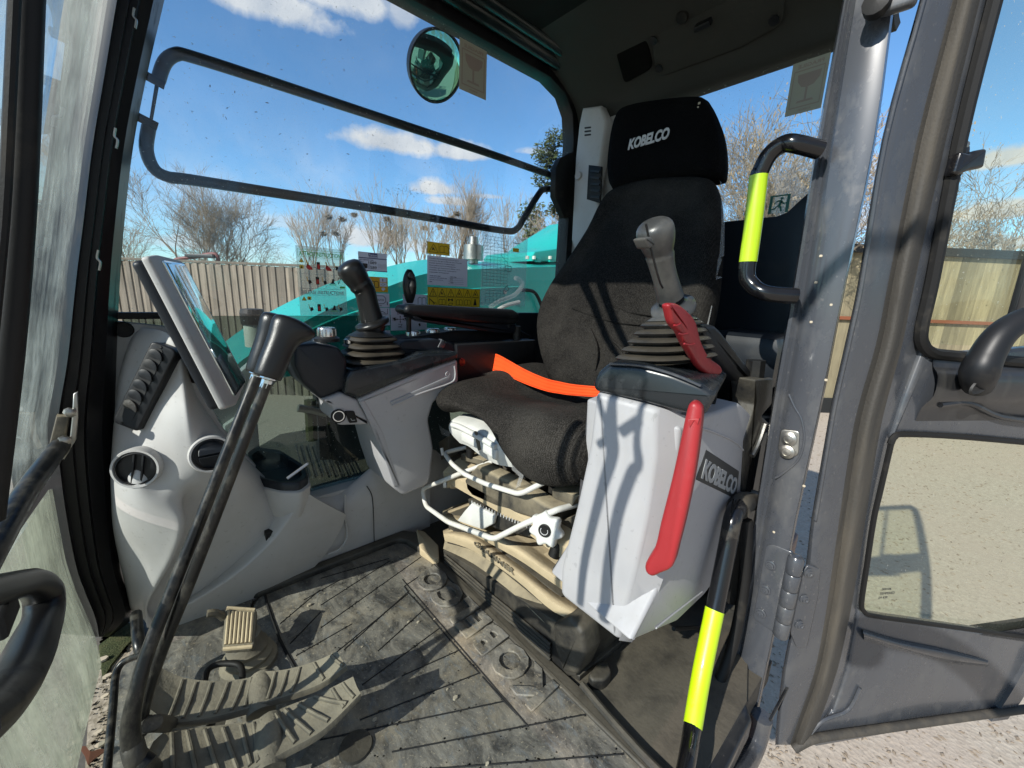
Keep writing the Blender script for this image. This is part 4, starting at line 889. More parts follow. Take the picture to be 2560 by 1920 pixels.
bm = B(); rod = [at(667, 958, y=.665), at(536, 1296, y=.67), at(447 + 30, 1448, y=.675), at(405, 1625, y=.68), at(371, 1726, y=.685), at(352, 1800, y=.69), at(350, 1835, y=.69)]; tube(bm, rod, [.0072, .0078, .008, .008, .008, .009, .010], 14, 4); part('lever_rod', bm, 'lever_paint', t1)
bm = B(); p = at(669, 950, y=.665); d = (at(690, 890, y=.665) - at(660, 970, y=.665)).normalized(); lathe(bm, p, d, [(.007, -.012), (.0075, 0), (.011, .002), (.011, .012), (.008, .013), (.008, .02)], 8); part('nut', bm, 'chrome', t1)
def lknob(base, top_, tip, k, parent):
    # grip: tapered body, head flared into a blunt beak
    a, c, e = V(base), V(top_), V(tip); ax = (c - a).normalized(); f = (e - c); f = (f - ax * f.dot(ax)).normalized(); s = ax.cross(f)
    L = (c - a).length; rings = []
    prof = [(0.0, .78, .78, 0), (.03, .92, .90, 0), (.25, .98, .95, .02), (.50, 1.0, .95, .06), (.68, 1.12, .98, .16), (.80, 1.42, 1.05, .40), (.90, 1.55, 1.08, .50), (.97, 1.45, 1.0, .45), (1.02, 1.15, .82, .30), (1.05, .6, .45, .2), (1.055, .05, .05, .2)]
    prof = cr([V((h, r1, off)) for h, r1, r2, off in prof], 3); pr2 = cr([V((r2, 0, 0)) for h, r1, r2, off in [(0.0, .78, .78, 0), (.03, .92, .90, 0), (.25, .98, .95, .02), (.50, 1.0, .95, .06), (.68, 1.12, .98, .16), (.80, 1.42, 1.05, .40), (.90, 1.55, 1.08, .50), (.97, 1.45, 1.0, .45), (1.02, 1.15, .82, .30), (1.05, .6, .45, .2), (1.055, .05, .05, .2)]], 3)
    bm = B()
    for h, r2 in zip(prof, pr2):
        rings.append([a + ax * L * h.x + f * (k * h.z + k * h.y * math.cos(q)) + s * k * r2.x * math.sin(q) for q in [2 * math.pi * i / 24 for i in range(24)]])
    loft(bm, rings); o = part('knob', bm, 'grip_rubber', parent, smooth=60); return o
K = lknob(at(668, 944, y=.655), at(722, 800, y=.665), at(790, 805, y=.665), .0200, t1)
# near one
t2 = thing('travel_pedal', 'long curved rubber foot pedal with lever, the nearer one at the image bottom', 'pedal', (.05, .64, .0), 'travel pedals')
bm = B(); Fp, Np = tread(bm, [(385, 1850, .11), (430, 1818, .10), (520, 1812, .09), (620, 1800, .085), (665, 1785, .095), (713, 1764, .09), (800, 1730, .10), (882, 1690, .125)],
      [(300, 2010, .11), (360, 1990, .10), (500, 1965, .09), (610, 1935, .085), (660, 1910, .09), (717, 1880, .09), (810, 1826, .10), (902, 1735, .12)], 0)
pad = part('foot_plate', bm, 'pedal_rubber', t2, smooth=50)
ribs(Fp, Np, .14, .52, 7, .08, t2, .0036); ribs(Fp, Np, .63, .82, 4, .13, t2, .0036); ribs(Fp, Np, .90, .94, 2, .03, t2)
bm = B(); p = Fp[int(len(Fp) * .60)]; q = Np[int(len(Np) * .60)]; tube(bm, [p.lerp(q, .02) - ZA * .022, p.lerp(q, .5) - ZA * .017, p.lerp(q, .97) - ZA * .024], .024, 16, 4); part('pivot_hump', bm, 'pedal_rubber', t2)
bm = B(); rod = [at(641, 942, y=.735), at(502, 1296, y=.70), at(447, 1431, y=.685), at(371, 1625, y=.66), at(342, 1726, y=.645), at(326, 1811, y=.64), at(335, 1880, y=.635), at(372, 1912, y=.62)]; tube(bm, rod, [.0076, .0082, .0084, .0086, .0092, .0108, .0115, .011], 14, 4); part('lever_rod', bm, 'lever_paint', t2)
bm = B(); tube(bm, [at(330, 1860, y=.64), at(345, 1905, y=.63), at(380, 1925, z=.10)], .013, 10, 3); part('mount', bm, 'dusty_black', t2)
bm = B(); p = at(641, 938, y=.735); lathe(bm, p, d, [(.007, -.012), (.0075, 0), (.011, .002), (.011, .010), (.008, .012)], 8); part('nut', bm, 'chrome', t2)
K2 = lknob(at(646, 932, y=.735), at(690, 792, y=.735), at(760, 800, y=.735), .0200, t2)

# ------------------------------------------------------------------ ribbed auxiliary pedal, footrest hoop and bracket rod
t = thing('auxiliary_pedal', 'small upright pedal with parallel tread bars on a rubber boot', 'pedal', (.05, .95, 0))
A0 = at(553, 1628, y=.90); A1 = at(636, 1620, y=.87); A2 = at(642, 1520, y=.96); A3 = at(563, 1515, y=.99)
pn = (A1 - A0).cross(A3 - A0).normalized(); pn = pn if pn.dot(C0 - A0) > 0 else -pn
bm = B(); slab(bm, rc([A0, A1, A2, A3], .012), -pn * .014, .004); part('pedal_plate', bm, 'pedal_rubber', t)
u = (A1 - A0); w_ = (A3 - A0)
for k in range(7):
    f = .13 + k * .123; c0_ = A0 + u * f + w_ * .12; c1_ = A3 + (A2 - A3) * f - w_ * .13
    bm = B(); tube(bm, [c0_ + pn * .002, c1_ + pn * .002], .0032, 6, 1); part('tread_bar', bm, 'tan_cover', t)
for f in (.04, .95):
    bm = B(); tube(bm, [A0 + w_ * f + u * .06 + pn * .001, A1 + (A2 - A1) * f - u * .06 + pn * .001], .004, 6, 1); part('tread_bar', bm, 'tan_cover', t)
bm = B(); p = (A0 + A1) * .5 + w_ * .25 - pn * .03; q = V((p.x + .01, p.y + .0, .0)); lathe(bm, q, ZA, [(.055, -.01), (.055, .01), (.045, .016), (.048, .026), (.038, .034), (.04, .044), (.03, .056), (.028, .075)], 20); part('boot', bm, 'pedal_rubber', t)
bm = B(); tube(bm, [at(*p_, y=.97) for p_ in ((518, 1534), (540, 1532), (560, 1545))], .008, 8, 2); part('pin', bm, 'seat_metal', t)
bm = B(); tube(bm, [at(*p_, z=.05) for p_ in ((511, 1705), (520, 1675), (548, 1660), (590, 1660), (604, 1672), (606, 1700))], .006, 10, 4); solo('footrest_hoop', bm, 'black_rubber', 'bent black rod hoop between the small pedal and the curved pedals', 'hoop')
bm = B(); tube(bm, [at(262, 1990, z=.03), at(270, 1900, z=.05), at(283, 1760, z=.07), at(289, 1690, z=.08), at(304, 1659, z=.09), at(330, 1645, z=.10), at(362, 1635, z=.12)], .0062, 10, 4); solo('footrest_rod', bm, 'lever_paint', 'thin bent dark rod standing left of the lever feet', 'rod')
bm = B(); tube(bm, [at(340, 1535, y=1.03), at(346, 1600, y=.95), at(352, 1630, y=.93)], .010, 10, 3); solo('support_bar', bm, 'lever_paint', 'short dark bar below the lower tip of the dashboard', 'bar')

# ------------------------------------------------------------------ floor mat
fm = thing('floor_mat', 'muddy black rubber mat with moulded letters and grooves', 'mat', (.2, .7, 0))
def fl(px, py, z=0): return at(px, py, z=z)
bm = B(); slab(bm, rc([V((x, y, .0)) for x, y in ((-.05, .18), (-.05, .60), (.12, 1.13), (.53, 1.13), (.585, 1.07), (.585, .18))], .03), (0, 0, -.010), .002); part('mat_sheet', bm, 'mat_rubber', fm)
bm = B(); slab(bm, rc([at(262, 2050, z=-.003), at(280, 1830, z=-.003), at(300, 1665, z=-.003), at(350, 1600, z=-.003)] + [V((x, y, -.003)) for x, y in ((-.07, 1.16), (.118, 1.145), (-.02, .80), (-.06, .45))], .01), (0, 0, -.008), .002); part('front_mat', bm, 'mat_rubber', fm)
bm = B(); slab(bm, [V((x, y, -.002)) for x, y in ((.60, .16), (.60, .50), (1.1, .50), (1.1, .24), (.85, .16))], (0, 0, -.008), .002); part('rear_mat', bm, 'dusty_black', fm)
bm = B(); slab(bm, rc([V((x, y, .006)) for x, y in ((.60, .17), (.585, .99), (.56, .985), (.562, .17))], .004), (0, 0, -.012), .004); part('rim', bm, 'dusty_black', fm)
bm = B(); slab(bm, rc([V((x, y, .018)) for x, y in ((.10, 1.155), (.56, 1.155), (.60, 1.10), (.60, 1.0), (.56, 1.0), (.54, 1.10), (.52, 1.12), (.12, 1.125))], .01), (0, 0, -.024), .007); part('rim', bm, 'dusty_black', fm)
bm = B(); slab(bm, rc([fl(*p, .022) for p in ((1040, 1322), (1062, 1328), (1096, 1362), (1098, 1395), (1088, 1398), (1050, 1372))], .006), (0, 0, -.03), .004); part('corner_piece', bm, 'tan_cover', fm)
gr = [((802, 1446), (973, 1396)), ((802, 1513), (975, 1402)), ((802, 1570), (1052, 1393)), ((860, 1625), (1020, 1480)), ((802, 1663), (1022, 1483)), ((945, 1628), (1062, 1522)), ((905, 1713), (1100, 1570)), ((1005, 1690), (1150, 1625)), ((900, 1800), (1198, 1683)), ((800, 1850), (1262, 1753)), ((980, 1880), (1470, 1785)), ((1050, 1925), (1560, 1885)), ((760, 1500), (850, 1450)), ((700, 1560), (800, 1475)), ((725, 1610), (802, 1530)), ((740, 1640), (880, 1560))]
bm = B()
for p, q in gr: tube(bm, [fl(*p, .0), fl(*q, .0)], .0016, 6, 1)
for l in ([(1011, 1466), (1022, 1483), (1060, 1524), (1100, 1571), (1148, 1627), (1200, 1685)], [(1206, 1692), (1262, 1755), (1294, 1788)], [(1011, 1466), (1055, 1436)]): tube(bm, [fl(*p, .0) for p in l], .0018, 6, 1)
part('groove', bm, 'black_mark', fm)
GR = gr
bm = B(); tube(bm, [fl(660, 1473, .001), fl(668, 1510, .001), fl(700, 1600, .001), fl(738, 1672, .001)], .0035, 6, 2); part('mat_joint', bm, 'black_mark', fm)
bm = B(); text(bm, 'KOBELCO', (.562, .435, -.001), (0, 1, 0), (-1, 0, 0), .50, .085, .009, .035, 1.02); part('lettering', bm, 'mat_rubber', fm, smooth=0)
bm = B()
for k in range(2):
    pass
tube(bm, [V((.455, .42, .001)), V((.455, .95, .001))], .0012, 6, 1); part('groove', bm, 'black_mark', fm)
bm = B(); lathe(bm, fl(890, 1868, .0), ZA, [(.03, 0), (.028, .005), (.001, .006)], 18); part('mat_button', bm, 'dusty_black', fm)
bm = B(); tube(bm, [fl(1455, 1712, .012), fl(1520, 1790, .012), fl(1600, 1880, .012), fl(1680, 1960, .012)], .008, 8, 2); part('rim', bm, 'dusty_black', fm)
bm = B(); slab(bm, rc([fl(*p, .025) for p in ((1498, 1650), (1520, 1652), (1530, 1680), (1512, 1700), (1480, 1700), (1470, 1685))], .008), (0, 0, -.03), .006); part('corner_piece', bm, 'dusty_black', fm)
# grit
bm = B(); rn = random.Random(5)
for px, py, s in [(1138, 1748, .006), (1045, 1557, .004), (1021, 1556, .0035), (1182, 1505, .004), (1086, 1549, .003), (1035, 1735, .003), (937, 1801, .0045), (1118, 1725, .003), (1218, 1912, .004), (1405, 1720, .005), (905, 1618, .0025), (975, 1810, .003), (773, 1515, .006), (1405, 1600, .003)]:
    p = fl(px, py, .0); ball(bm, p + ZA * s * .6, (s * 1.1, s * .8, s * .7), 6)
for k in range(420):
    p = V((rn.uniform(-.05, .57), rn.uniform(.3, 1.12), 0)); s = rn.uniform(.0007, .0018); ball(bm, p + ZA * s * .5, (s, s, s * .7), 4)
for p, q in gr + [((1011, 1466), (1200, 1685)), ((1011, 1440), (1120, 1400)), ((800, 1480), (1050, 1375))]:
    a_, c_ = fl(*p), fl(*q)
    for k in range(int((c_ - a_).length / .0042)):
        if rn.random() < .55: f = rn.random(); s = rn.uniform(.0008, .0022); ball(bm, a_.lerp(c_, f) + V((rn.gauss(0, .0022), rn.gauss(0, .0022), s * .5)), (s, s, s * .7), 4)
part_g = solo('grit', bm, 'stone', 'small stones and dry crumbs scattered on the floor mat', 'grit', kind='stuff', smooth=0, org=(.2, .7, 0))
# strip of dirt and moss along the windscreen foot
bm = B(); slab(bm, [at(*p, z=-.006) for p in ((243, 1640), (300, 1570), (345, 1540), (365, 1600), (315, 1650), (300, 1720), (290, 1800), (270, 2050), (205, 2050), (220, 1800))], (0, 0, -.004), 0); solo('gravel_strip', bm, 'gravel_strip', 'strip of fine gravel along the windscreen foot', 'gravel', kind='stuff')
bm = B()
for k in range(150):
    f = rn.random(); q = at(240 - 20 * f + rn.uniform(0, 48), 1640 + 300 * f, z=-.004); s = rn.uniform(.001, .003); ball(bm, q, (s, s * rn.uniform(.6, 1), s * .6), 5)
for px, py, s in ((255, 1649, .008), (268, 1690, .006), (250, 1862, .006), (262, 1740, .005), (247, 1830, .005)): ball(bm, at(px, py, z=.003), (s * 1.5, s, s * .6), 7)
solo('pebbles', bm, 'stone', 'loose pebbles between the windscreen and the thin bent rod', 'pebbles', kind='stuff', smooth=30)
bm = B(); slab(bm, [at(*p, z=-.001) for p in ((246, 1612), (300, 1572), (340, 1546), (352, 1580), (318, 1612), (280, 1660), (256, 1700))], (0, 0, -.008), .002)
for k in range(420):
    f = rn.random(); q = at(262 + rn.uniform(0, 60) - 10 * f, 1560 + 70 * f, z=-.002); s = rn.uniform(.003, .006); ball(bm, q, (s, s, s * .5), 5)
solo('moss_patch', bm, 'moss', 'green moss growing in the corner at the pillar foot', 'moss', kind='stuff', smooth=30)
bm = B(); slab(bm, cr([at(*p, z=.01) for p in ((200, 1870), (214, 1865), (226, 1878), (250, 1872), (264, 1876), (246, 1890), (232, 1900), (220, 1912), (212, 1890))], 3, True), (0, 0, -.0015)); solo('dead_leaf', bm, 'leaf_brown', 'curled dark brown dead leaf by the windscreen foot', 'leaf')
# handle of the front window
t = thing('window_handle', 'chunky black loop handle at the lower left edge', 'handle', at(60, 1600, x=-.10) * 1)
hp = [(-140, 1500), (-50, 1488), (20, 1468), (75, 1458), (108, 1482), (110, 1535), (86, 1600), (45, 1690), (-25, 1780), (-110, 1850)]
bm = B(); q = [at(a, c, x=-.115) for a, c in hp]; tube(bm, q, [pr(30, q[4])] * 3 + [pr(36, q[4])] * 2 + [pr(42, q[4])] * 3, 14, 5); part('loop', bm, 'grip_rubber', t)
bm = B(); obox(bm, at(15, 1535, x=-.118), YA * .02, ZA * .010, XA * .004, .003); part('catch', bm, 'black_mark', t)

# ------------------------------------------------------------------ operator's seat
seat = thing('operator_seat', 'black woven fabric operator seat with headrest on a dusty suspension base', 'seat', (.85, .71, 0))
SP = V((.87, .69, .55)); SN = V((-1, 0, .48)).normalized()
def sb(px, py, k=0): return on(px, py, SP + SN * k, SN)
# cushion: cross-sections from the far side to the near side
def csec(y, x0, zt, zb, x1=1.00, zt2=None, sag=0.):
    zt2 = zt2 or zt + .03; R = (zt - zb) / 2
    return [V((x1, y, zb + .02)), V((x1 + .01, y, (zb + zt2) / 2)), V((x1, y, zt2)), V((x1 - .12, y, zt2 - sag)), V(((x0 + x1) / 2, y, zt + .012 - sag)), V((x0 + .09, y, zt + .004)), V((x0 + .03, y, zt - .010)),
            V((x0, y, zt - R * .9)), V((x0 + .008, y, zb + R * .45)), V((x0 + .04, y, zb)), V((x0 + .12, y, zb + .004)), V(((x0 + x1) / 2, y, zb + .02))]
secs = [(1.015, .68, .535, .515, .90), (1.005, .62, .548, .495, .96), (.975, .585, .560, .478, .99), (.93, .570, .562, .485), (.89, .578, .552, .498), (.83, .584, .548, .503), (.77, .584, .548, .500), (.72, .578, .552, .480), (.67, .566, .562, .445), (.61, .556, .570, .422), (.55, .556, .574, .418), (.50, .570, .574, .430), (.465, .60, .562, .450, .98), (.445, .66, .54, .48, .92)]
rings = []
for s_ in secs:
    y, x0, zt, zb = s_[:4]; x1 = s_[4] if len(s_) > 4 else 1.0; sag = .02 if .6 < y < .85 else .0
    rings.append(cr(csec(y, x0, zt, zb, x1, sag=sag), 4, True))
rings = [list(r) for r in zip(*[cr(c, 3) for c in zip(*rings)])]
bm = B(); loft(bm, rings); cu = part('cushion', bm, 'seat_fabric', seat, smooth=80)
# rolled seams across the cushion
for l, r_ in (([(.70, .93, .5665), (.74, .86, .5600), (.77, .76, .5485), (.78, .66, .5500), (.78, .56, .5800)], .004), ([(.82, .93, .5685), (.86, .84, .5600), (.87, .74, .5520), (.88, .62, .5620)], .004), ([(.60, .975, .556), (.63, .92, .5665), (.68, .80, .5560), (.70, .70, .5590), (.70, .58, .5790)], .0035)):
    pass
# backrest
out = [(1378, 955), (1352, 905), (1338, 840), (1343, 780), (1372, 715), (1418, 648), (1468, 570), (1500, 505), (1530, 470), (1600, 445), (1700, 436), (1770, 438), (1790, 470), (1793, 560), (1785, 680), (1765, 790), (1730, 880), (1640, 960), (1500, 985)]
op = cr([sb(*p) for p in out], 3, True); bc = sum(op, V((0, 0, 0))) / len(op)
bm = B(); rings = []
for f, k in ((.02, .018), (.35, .018), (.60, .006), (.74, .002), (.82, .010), (.90, .014), (.96, .006), (.99, -.010), (1.0, -.03), (.995, -.06), (.97, -.085), (.9, -.10), (.5, -.11), (.02, -.11)):
    rings.append([bc + (p - bc) * f + SN * k for p in op])
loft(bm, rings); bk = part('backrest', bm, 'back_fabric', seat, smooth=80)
for l in ([(1500, 690), (1520, 740), (1560, 775), (1640, 790)], [(1475, 820), (1492, 870), (1488, 925)], [(1430, 770), (1520, 800), (1600, 812)], [(1530, 850), (1560, 880), (1570, 930)]):
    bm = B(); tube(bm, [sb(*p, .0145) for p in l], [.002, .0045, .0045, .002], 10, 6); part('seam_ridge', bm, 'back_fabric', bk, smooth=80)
# headrest
hout = [(1508, 440), (1506, 400), (1514, 330), (1530, 275), (1560, 252), (1640, 236), (1738, 226), (1762, 240), (1786, 290), (1798, 350), (1797, 415), (1780, 432), (1700, 440), (1600, 452), (1530, 470), (1515, 462)]
HP_ = V((1.165, .69, 1.24)); HN_ = V((-1, 0, .22)).normalized()
ho = cr([on(*p, HP_, HN_) for p in hout], 3, True); hc = sum(ho, V((0, 0, 0))) / len(ho)
bm = B(); rings = []
for f, k in ((.02, .012), (.5, .010), (.8, .004), (.90, -.004), (.96, -.018), (1.0, -.045), (.98, -.075), (.90, -.095), (.02, -.10)): rings.append([hc + (p - hc) * f + HN_ * k for p in ho])
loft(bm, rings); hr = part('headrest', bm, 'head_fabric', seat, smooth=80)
bm = B(); o1 = on(1570, 376, HP_ + HN_ * .014, HN_); o2 = on(1671, 347, HP_ + HN_ * .014, HN_); Xd = (o2 - o1).normalized(); Yd = HN_.cross(Xd).normalized()
text(bm, 'KOBELCO', o1, Xd, Yd, (o2 - o1).length, .034, .002, .035, .98); part('headrest_lettering', bm, 'silver_mark', hr, smooth=0)
bm = B()
for (a, c), s_ in (((1748, 258), .004), ((1745, 268), .003), ((1740, 300), .002)): ball(bm, on(a, c, HP_ + HN_ * .001, HN_), (.001, s_, s_ * 1.3), 6)
part('lint', bm, 'stone', hr)
bm = B(); tube(bm, [at(1600, 470, x=1.21), at(1600, 420, x=1.22)], .008, 8, 1); tube(bm, [at(1700, 470, x=1.21), at(1700, 420, x=1.22)], .008, 8, 1); part('headrest_post', bm, 'black_rubber', seat)
# torn clear film along the near edge
for pts in ([(1797, 452), (1806, 470), (1808, 540), (1806, 640), (1794, 645), (1800, 560)], [(1794, 640), (1800, 650), (1788, 690), (1802, 694), (1780, 700), (1786, 660)], [(1760, 810), (1772, 760), (1776, 765), (1766, 815)]):
    bm = B(); slab(bm, [sb(*p, -.02) + V((0, -.004, 0)) for p in pts], (.0006, 0, 0)); part('plastic_film', bm, 'clear_film', seat, smooth=0)
bm = B(); slab(bm, [at(*p, x=.60) for p in ((1276, 1150), (1290, 1165), (1330, 1175), (1400, 1190), (1405, 1196), (1330, 1190), (1310, 1185), (1300, 1215), (1288, 1222), (1298, 1190), (1280, 1175))], (.0006, 0, 0)); part('plastic_film', bm, 'clear_film', seat, smooth=0)
bm = B(); slab(bm, [at(*p, x=.62) for p in ((1096, 1060), (1106, 1070), (1125, 1080), (1122, 1092), (1104, 1086))], (.0006, 0, 0)); part('plastic_film', bm, 'clear_film', seat, smooth=0)
# white front tray of the cushion
def fx(px, py, x=.60): return at(px, py, x=x)
bm = B(); g = []
for (p, q, r_, s_) in (((1160, 1034), (1128, 1052), (1124, 1078), (1150, 1108)), ((1200, 1045), (1176, 1068), (1168, 1092), (1172, 1116)), ((1228, 1056), (1208, 1082), (1195, 1110), (1200, 1138)), ((1252, 1070), (1240, 1096), (1230, 1130), (1240, 1160)), ((1258, 1080), (1262, 1110), (1272, 1140), (1282, 1168))):
    g.append([fx(*p, .64), fx(*q, .592), fx(*r_, .588), fx(*s_, .60)])
patch(bm, g, (.02, 0, -.004), 4); tr = part('front_tray', bm, 'white_plastic', seat, smooth=45)
bm = B(); tube(bm, [fx(1132, 1062, .585), fx(1150, 1068, .582), fx(1196, 1092, .580), fx(1240, 1118, .583)], .008, 10, 4); part('tray_lip', bm, 'white_plastic', seat)
bm = B(); slab(bm, rc([fx(*p, .578) for p in ((1152, 1080), (1198, 1100), (1240, 1126), (1236, 1152), (1194, 1124), (1150, 1102))], .005), (.02, 0, 0), .005); part('tray_handle', bm, 'white_plastic', seat)
bm = B(); slab(bm, [fx(*p, .574) for p in ((1185, 1078), (1191, 1080), (1200, 1125), (1195, 1127))], (.004, 0, 0), 0); part('tray_gap', bm, 'seat_metal', seat)
bm = B(); slab(bm, [at(*p, x=.66) for p in ((1250, 1080), (1460, 1195), (1440, 1215), (1340, 1196), (1262, 1150))], (.25, 0, 0), .004); part('seat_pan', bm, 'dusty_black', seat)
# mechanism frame between cushion and covers
def bxp(name, a, b_, x0, x1, m, r=.004):
    bm = B(); slab(bm, [at(*p, x=x0) for p in a], (x1 - x0, 0, 0), r); return part(name, bm, m, seat)
bxp('upper_frame', ((1128, 1100), (1240, 1160), (1400, 1205), (1450, 1225), (1440, 1300), (1330, 1280), (1120, 1200)), 0, .70, .98, 'dusty_black')
for l in (((1096, 1106), (1120, 1090), (1124, 1140), (1102, 1150)), ((1152, 1135), (1210, 1152), (1208, 1165), (1152, 1150)), ((1290, 1215), (1330, 1225), (1322, 1240), (1284, 1228)), ((1380, 1222), (1445, 1240), (1430, 1265), (1380, 1250)), ((1360, 1280), (1400, 1270), (1405, 1300), (1385, 1310)), ((1400, 1300), (1436, 1290), (1430, 1330), (1404, 1330)), ((1120, 1165), (1160, 1170), (1165, 1190), (1124, 1190))):
    bxp('bracket', l, 0, .64, .72, 'seat_metal', .002)
bm = B(); g = [[V((.60, y, .31 - .05 * abs(y - .70))), V((.66, y, .325)), V((.78, y, .34)), V((.95, y, .35))] for y in (.96, .85, .70, .55, .46)]
patch(bm, g, (0, 0, -.03), 3); part('top_plate', bm, 'tan_cover', seat)
bm = B(); slab(bm, [at(*p, x=.60) for p in ((1160, 1200), (1190, 1165), (1260, 1200), (1360, 1262), (1392, 1275), (1340, 1300), (1240, 1272), (1180, 1245), (1164, 1225))], (.05, 0, 0), .010); part('front_cover', bm, 'seat_metal', seat)
bm = B(); slab(bm, [at(*p, x=.598) for p in ((1168, 1248), (1240, 1285), (1330, 1312), (1325, 1345), (1240, 1325), (1175, 1280))], (.06, 0, 0), .006); part('lower_frame', bm, 'dusty_black', seat)
bm = B(); 
for k in range(22):
    p = at(1180 + k * 7.2, 1252 + k * 3.2, x=.592); tube(bm, [p, p + V((0, 0, -.008))], .0012, 5, 1)
part('stitching', bm, 'silver_mark', seat)
bm = B(); tube(bm, [at(1176, 1120, x=.64), at(1176, 1142, x=.64)], .012, 10, 1); part('damper', bm, 'black_rubber', seat)
bm = B(); p = at(1118, 1207, x=.60); lathe(bm, p, (-.5, .3, 0), [(.018, -.03), (.018, -.01), (.014, -.008), (.016, .0), (.001, .004)], 16); part('weight_dial', bm, 'tan_cover', seat)
bm = B(); lathe(bm, at(1112, 1208, x=.592), (-.5, .3, 0), [(.014, -.004), (.014, .004), (.001, .006)], 16); part('dial_cap', bm, 'white_plastic', seat)
# tan shells of the suspension
def shell(rows_, m, name, vec=(.10, 0, 0)):
    bm = B(); patch(bm, [[at(px, py, x=x) for px, py, x in r] for r in rows_], vec, 4); part(name, bm, m, seat, smooth=50)
shell([[(1108, 1275, .66), (1190, 1295, .66), (1300, 1345, .66), (1380, 1400, .66), (1450, 1440, .68)], [(1106, 1285, .60), (1180, 1315, .60), (1290, 1370, .60), (1370, 1425, .60), (1450, 1475, .62)], [(1108, 1298, .598), (1180, 1335, .598), (1290, 1395, .598), (1370, 1450, .598), (1450, 1505, .62)]], 'tan_cover', 'suspension_cover')
shell([[(1108, 1325, .66), (1190, 1330, .66), (1300, 1400, .66), (1390, 1470, .66), (1470, 1510, .68)], [(1108, 1332, .592), (1180, 1348, .592), (1290, 1425, .592), (1380, 1495, .592), (1465, 1540, .62)], [(1112, 1352, .588), (1185, 1378, .588), (1290, 1450, .588), (1385, 1530, .588), (1470, 1560, .62)]], 'tan_cover', 'suspension_cover')
shell([[(1112, 1352, .62), (1190, 1380, .62), (1290, 1455, .62), (1385, 1535, .62), (1440, 1560, .64)], [(1108, 1372, .598), (1185, 1410, .598), (1290, 1490, .598), (1370, 1565, .598), (1420, 1590, .64)]], 'seat_metal', 'suspension_skirt')
bm = B(); slab(bm, [V((.612, .50, .0)), V((.612, .965, .0)), V((.625, .965, .15)), V((.625, .50, .15))], (.35, 0, 0), .004); part('suspension_base', bm, 'dusty_black', seat)
o1 = at(1186, 1362, x=.585); o2 = at(1286, 1438, x=.585); Xd = (o2 - o1).normalized(); bm = B(); text(bm, 'GRAMMER', o1, Xd, XA.cross(Xd) * -1 if False else (ZA - Xd * Xd.z), (o2 - o1).length, .014, .002, .02, 1.05); part('maker_lettering', bm, 'seat_metal', seat, smooth=0)
for k in range(6):
    dy = k * 8.6; bm = B(); a = at(1112, 1388 + dy, x=.590); c = at(1376, 1612 + dy * 1.1, x=.590); jit = V((0, 0, .0012))
    tube(bm, [a, a.lerp(c, .25) + jit, a.lerp(c, .5) - jit, a.lerp(c, .75) + jit, c], .0036, 8, 3); part('bellows_rib', bm, 'dusty_black', seat)
bm = B(); slab(bm, [at(*p, x=.597) for p in ((1108, 1375), (1112, 1450), (1385, 1690), (1440, 1690), (1460, 1570), (1400, 1560))], (.2, 0, 0), .002); part('bellows', bm, 'dusty_black', seat)
bm = B(); slab(bm, rc([at(*p, x=.580) for p in ((1380, 1560), (1420, 1540), (1455, 1580), (1462, 1640), (1440, 1690), (1405, 1680), (1385, 1620))], .008), (.06, 0, 0), .010); part('corner_bracket', bm, 'dusty_black', seat)
bm = B(); slab(bm, [at(*p, z=.012) for p in ((1385, 1570), (1480, 1530), (1570, 1590), (1450, 1690), (1400, 1660))], (0, 0, -.02), .004); part('base_plate', bm, 'dusty_black', seat)
# two white adjusting bars
def bar(l, r, nm='adjusting_bar'):
    bm = B(); P = rc([at(a, c, x=x) for a, c, x in l], .018, 6)
    a, c = V(at(*l[0][:2], x=l[0][2])), V(at(*l[-1][:2], x=l[-1][2]))
    i0 = 0
    tube(bm, P[7:-7] if False else P, r, 12, 1, raw=True) if False else None
    pts = [at(a_, c_, x=x_) for a_, c_, x_ in l]; q = [pts[0]]
    for i in range(1, len(pts) - 1):
        A_, Bm, C_ = pts[i - 1], pts[i], pts[i + 1]; k = min(.018, (A_ - Bm).length * .45, (C_ - Bm).length * .45); p1 = Bm + (A_ - Bm).normalized() * k; p2 = Bm + (C_ - Bm).normalized() * k
        for s in range(6): t_ = s / 5; q.append((1 - t_) ** 2 * p1 + 2 * t_ * (1 - t_) * Bm + t_ * t_ * p2)
    q.append(pts[-1]); tube(bm, q, r, 12, raw=True); part(nm, bm, 'white_metal', seat, smooth=60)
bar([(1230, 1155, .66), (1160, 1180, .60), (1056, 1222, .565), (1064, 1265, .555), (1120, 1305, .55), (1235, 1348, .545), (1310, 1310, .56), (1390, 1275, .60), (1440, 1262, .66)], .0068)
bar([(1165, 1118, .66), (1110, 1132, .60), (1130, 1160, .58), (1160, 1185, .575), (1215, 1210, .57), (1300, 1236, .57), (1350, 1210, .60), (1400, 1190, .66)], .0062)
bm = B(); tube(bm, [at(1104, 1120, x=.6), at(1108, 1138, x=.6)], .005, 8, 1); part('hook', bm, 'white_metal', seat)
# white release latch
bm = B(); slab(bm, [at(*p, x=.585) for p in ((1178, 1258), (1236, 1290), (1232, 1310), (1205, 1325), (1142, 1302), (1160, 1278))], (.012, 0, 0), .004); part('release_latch', bm, 'white_plastic', seat)
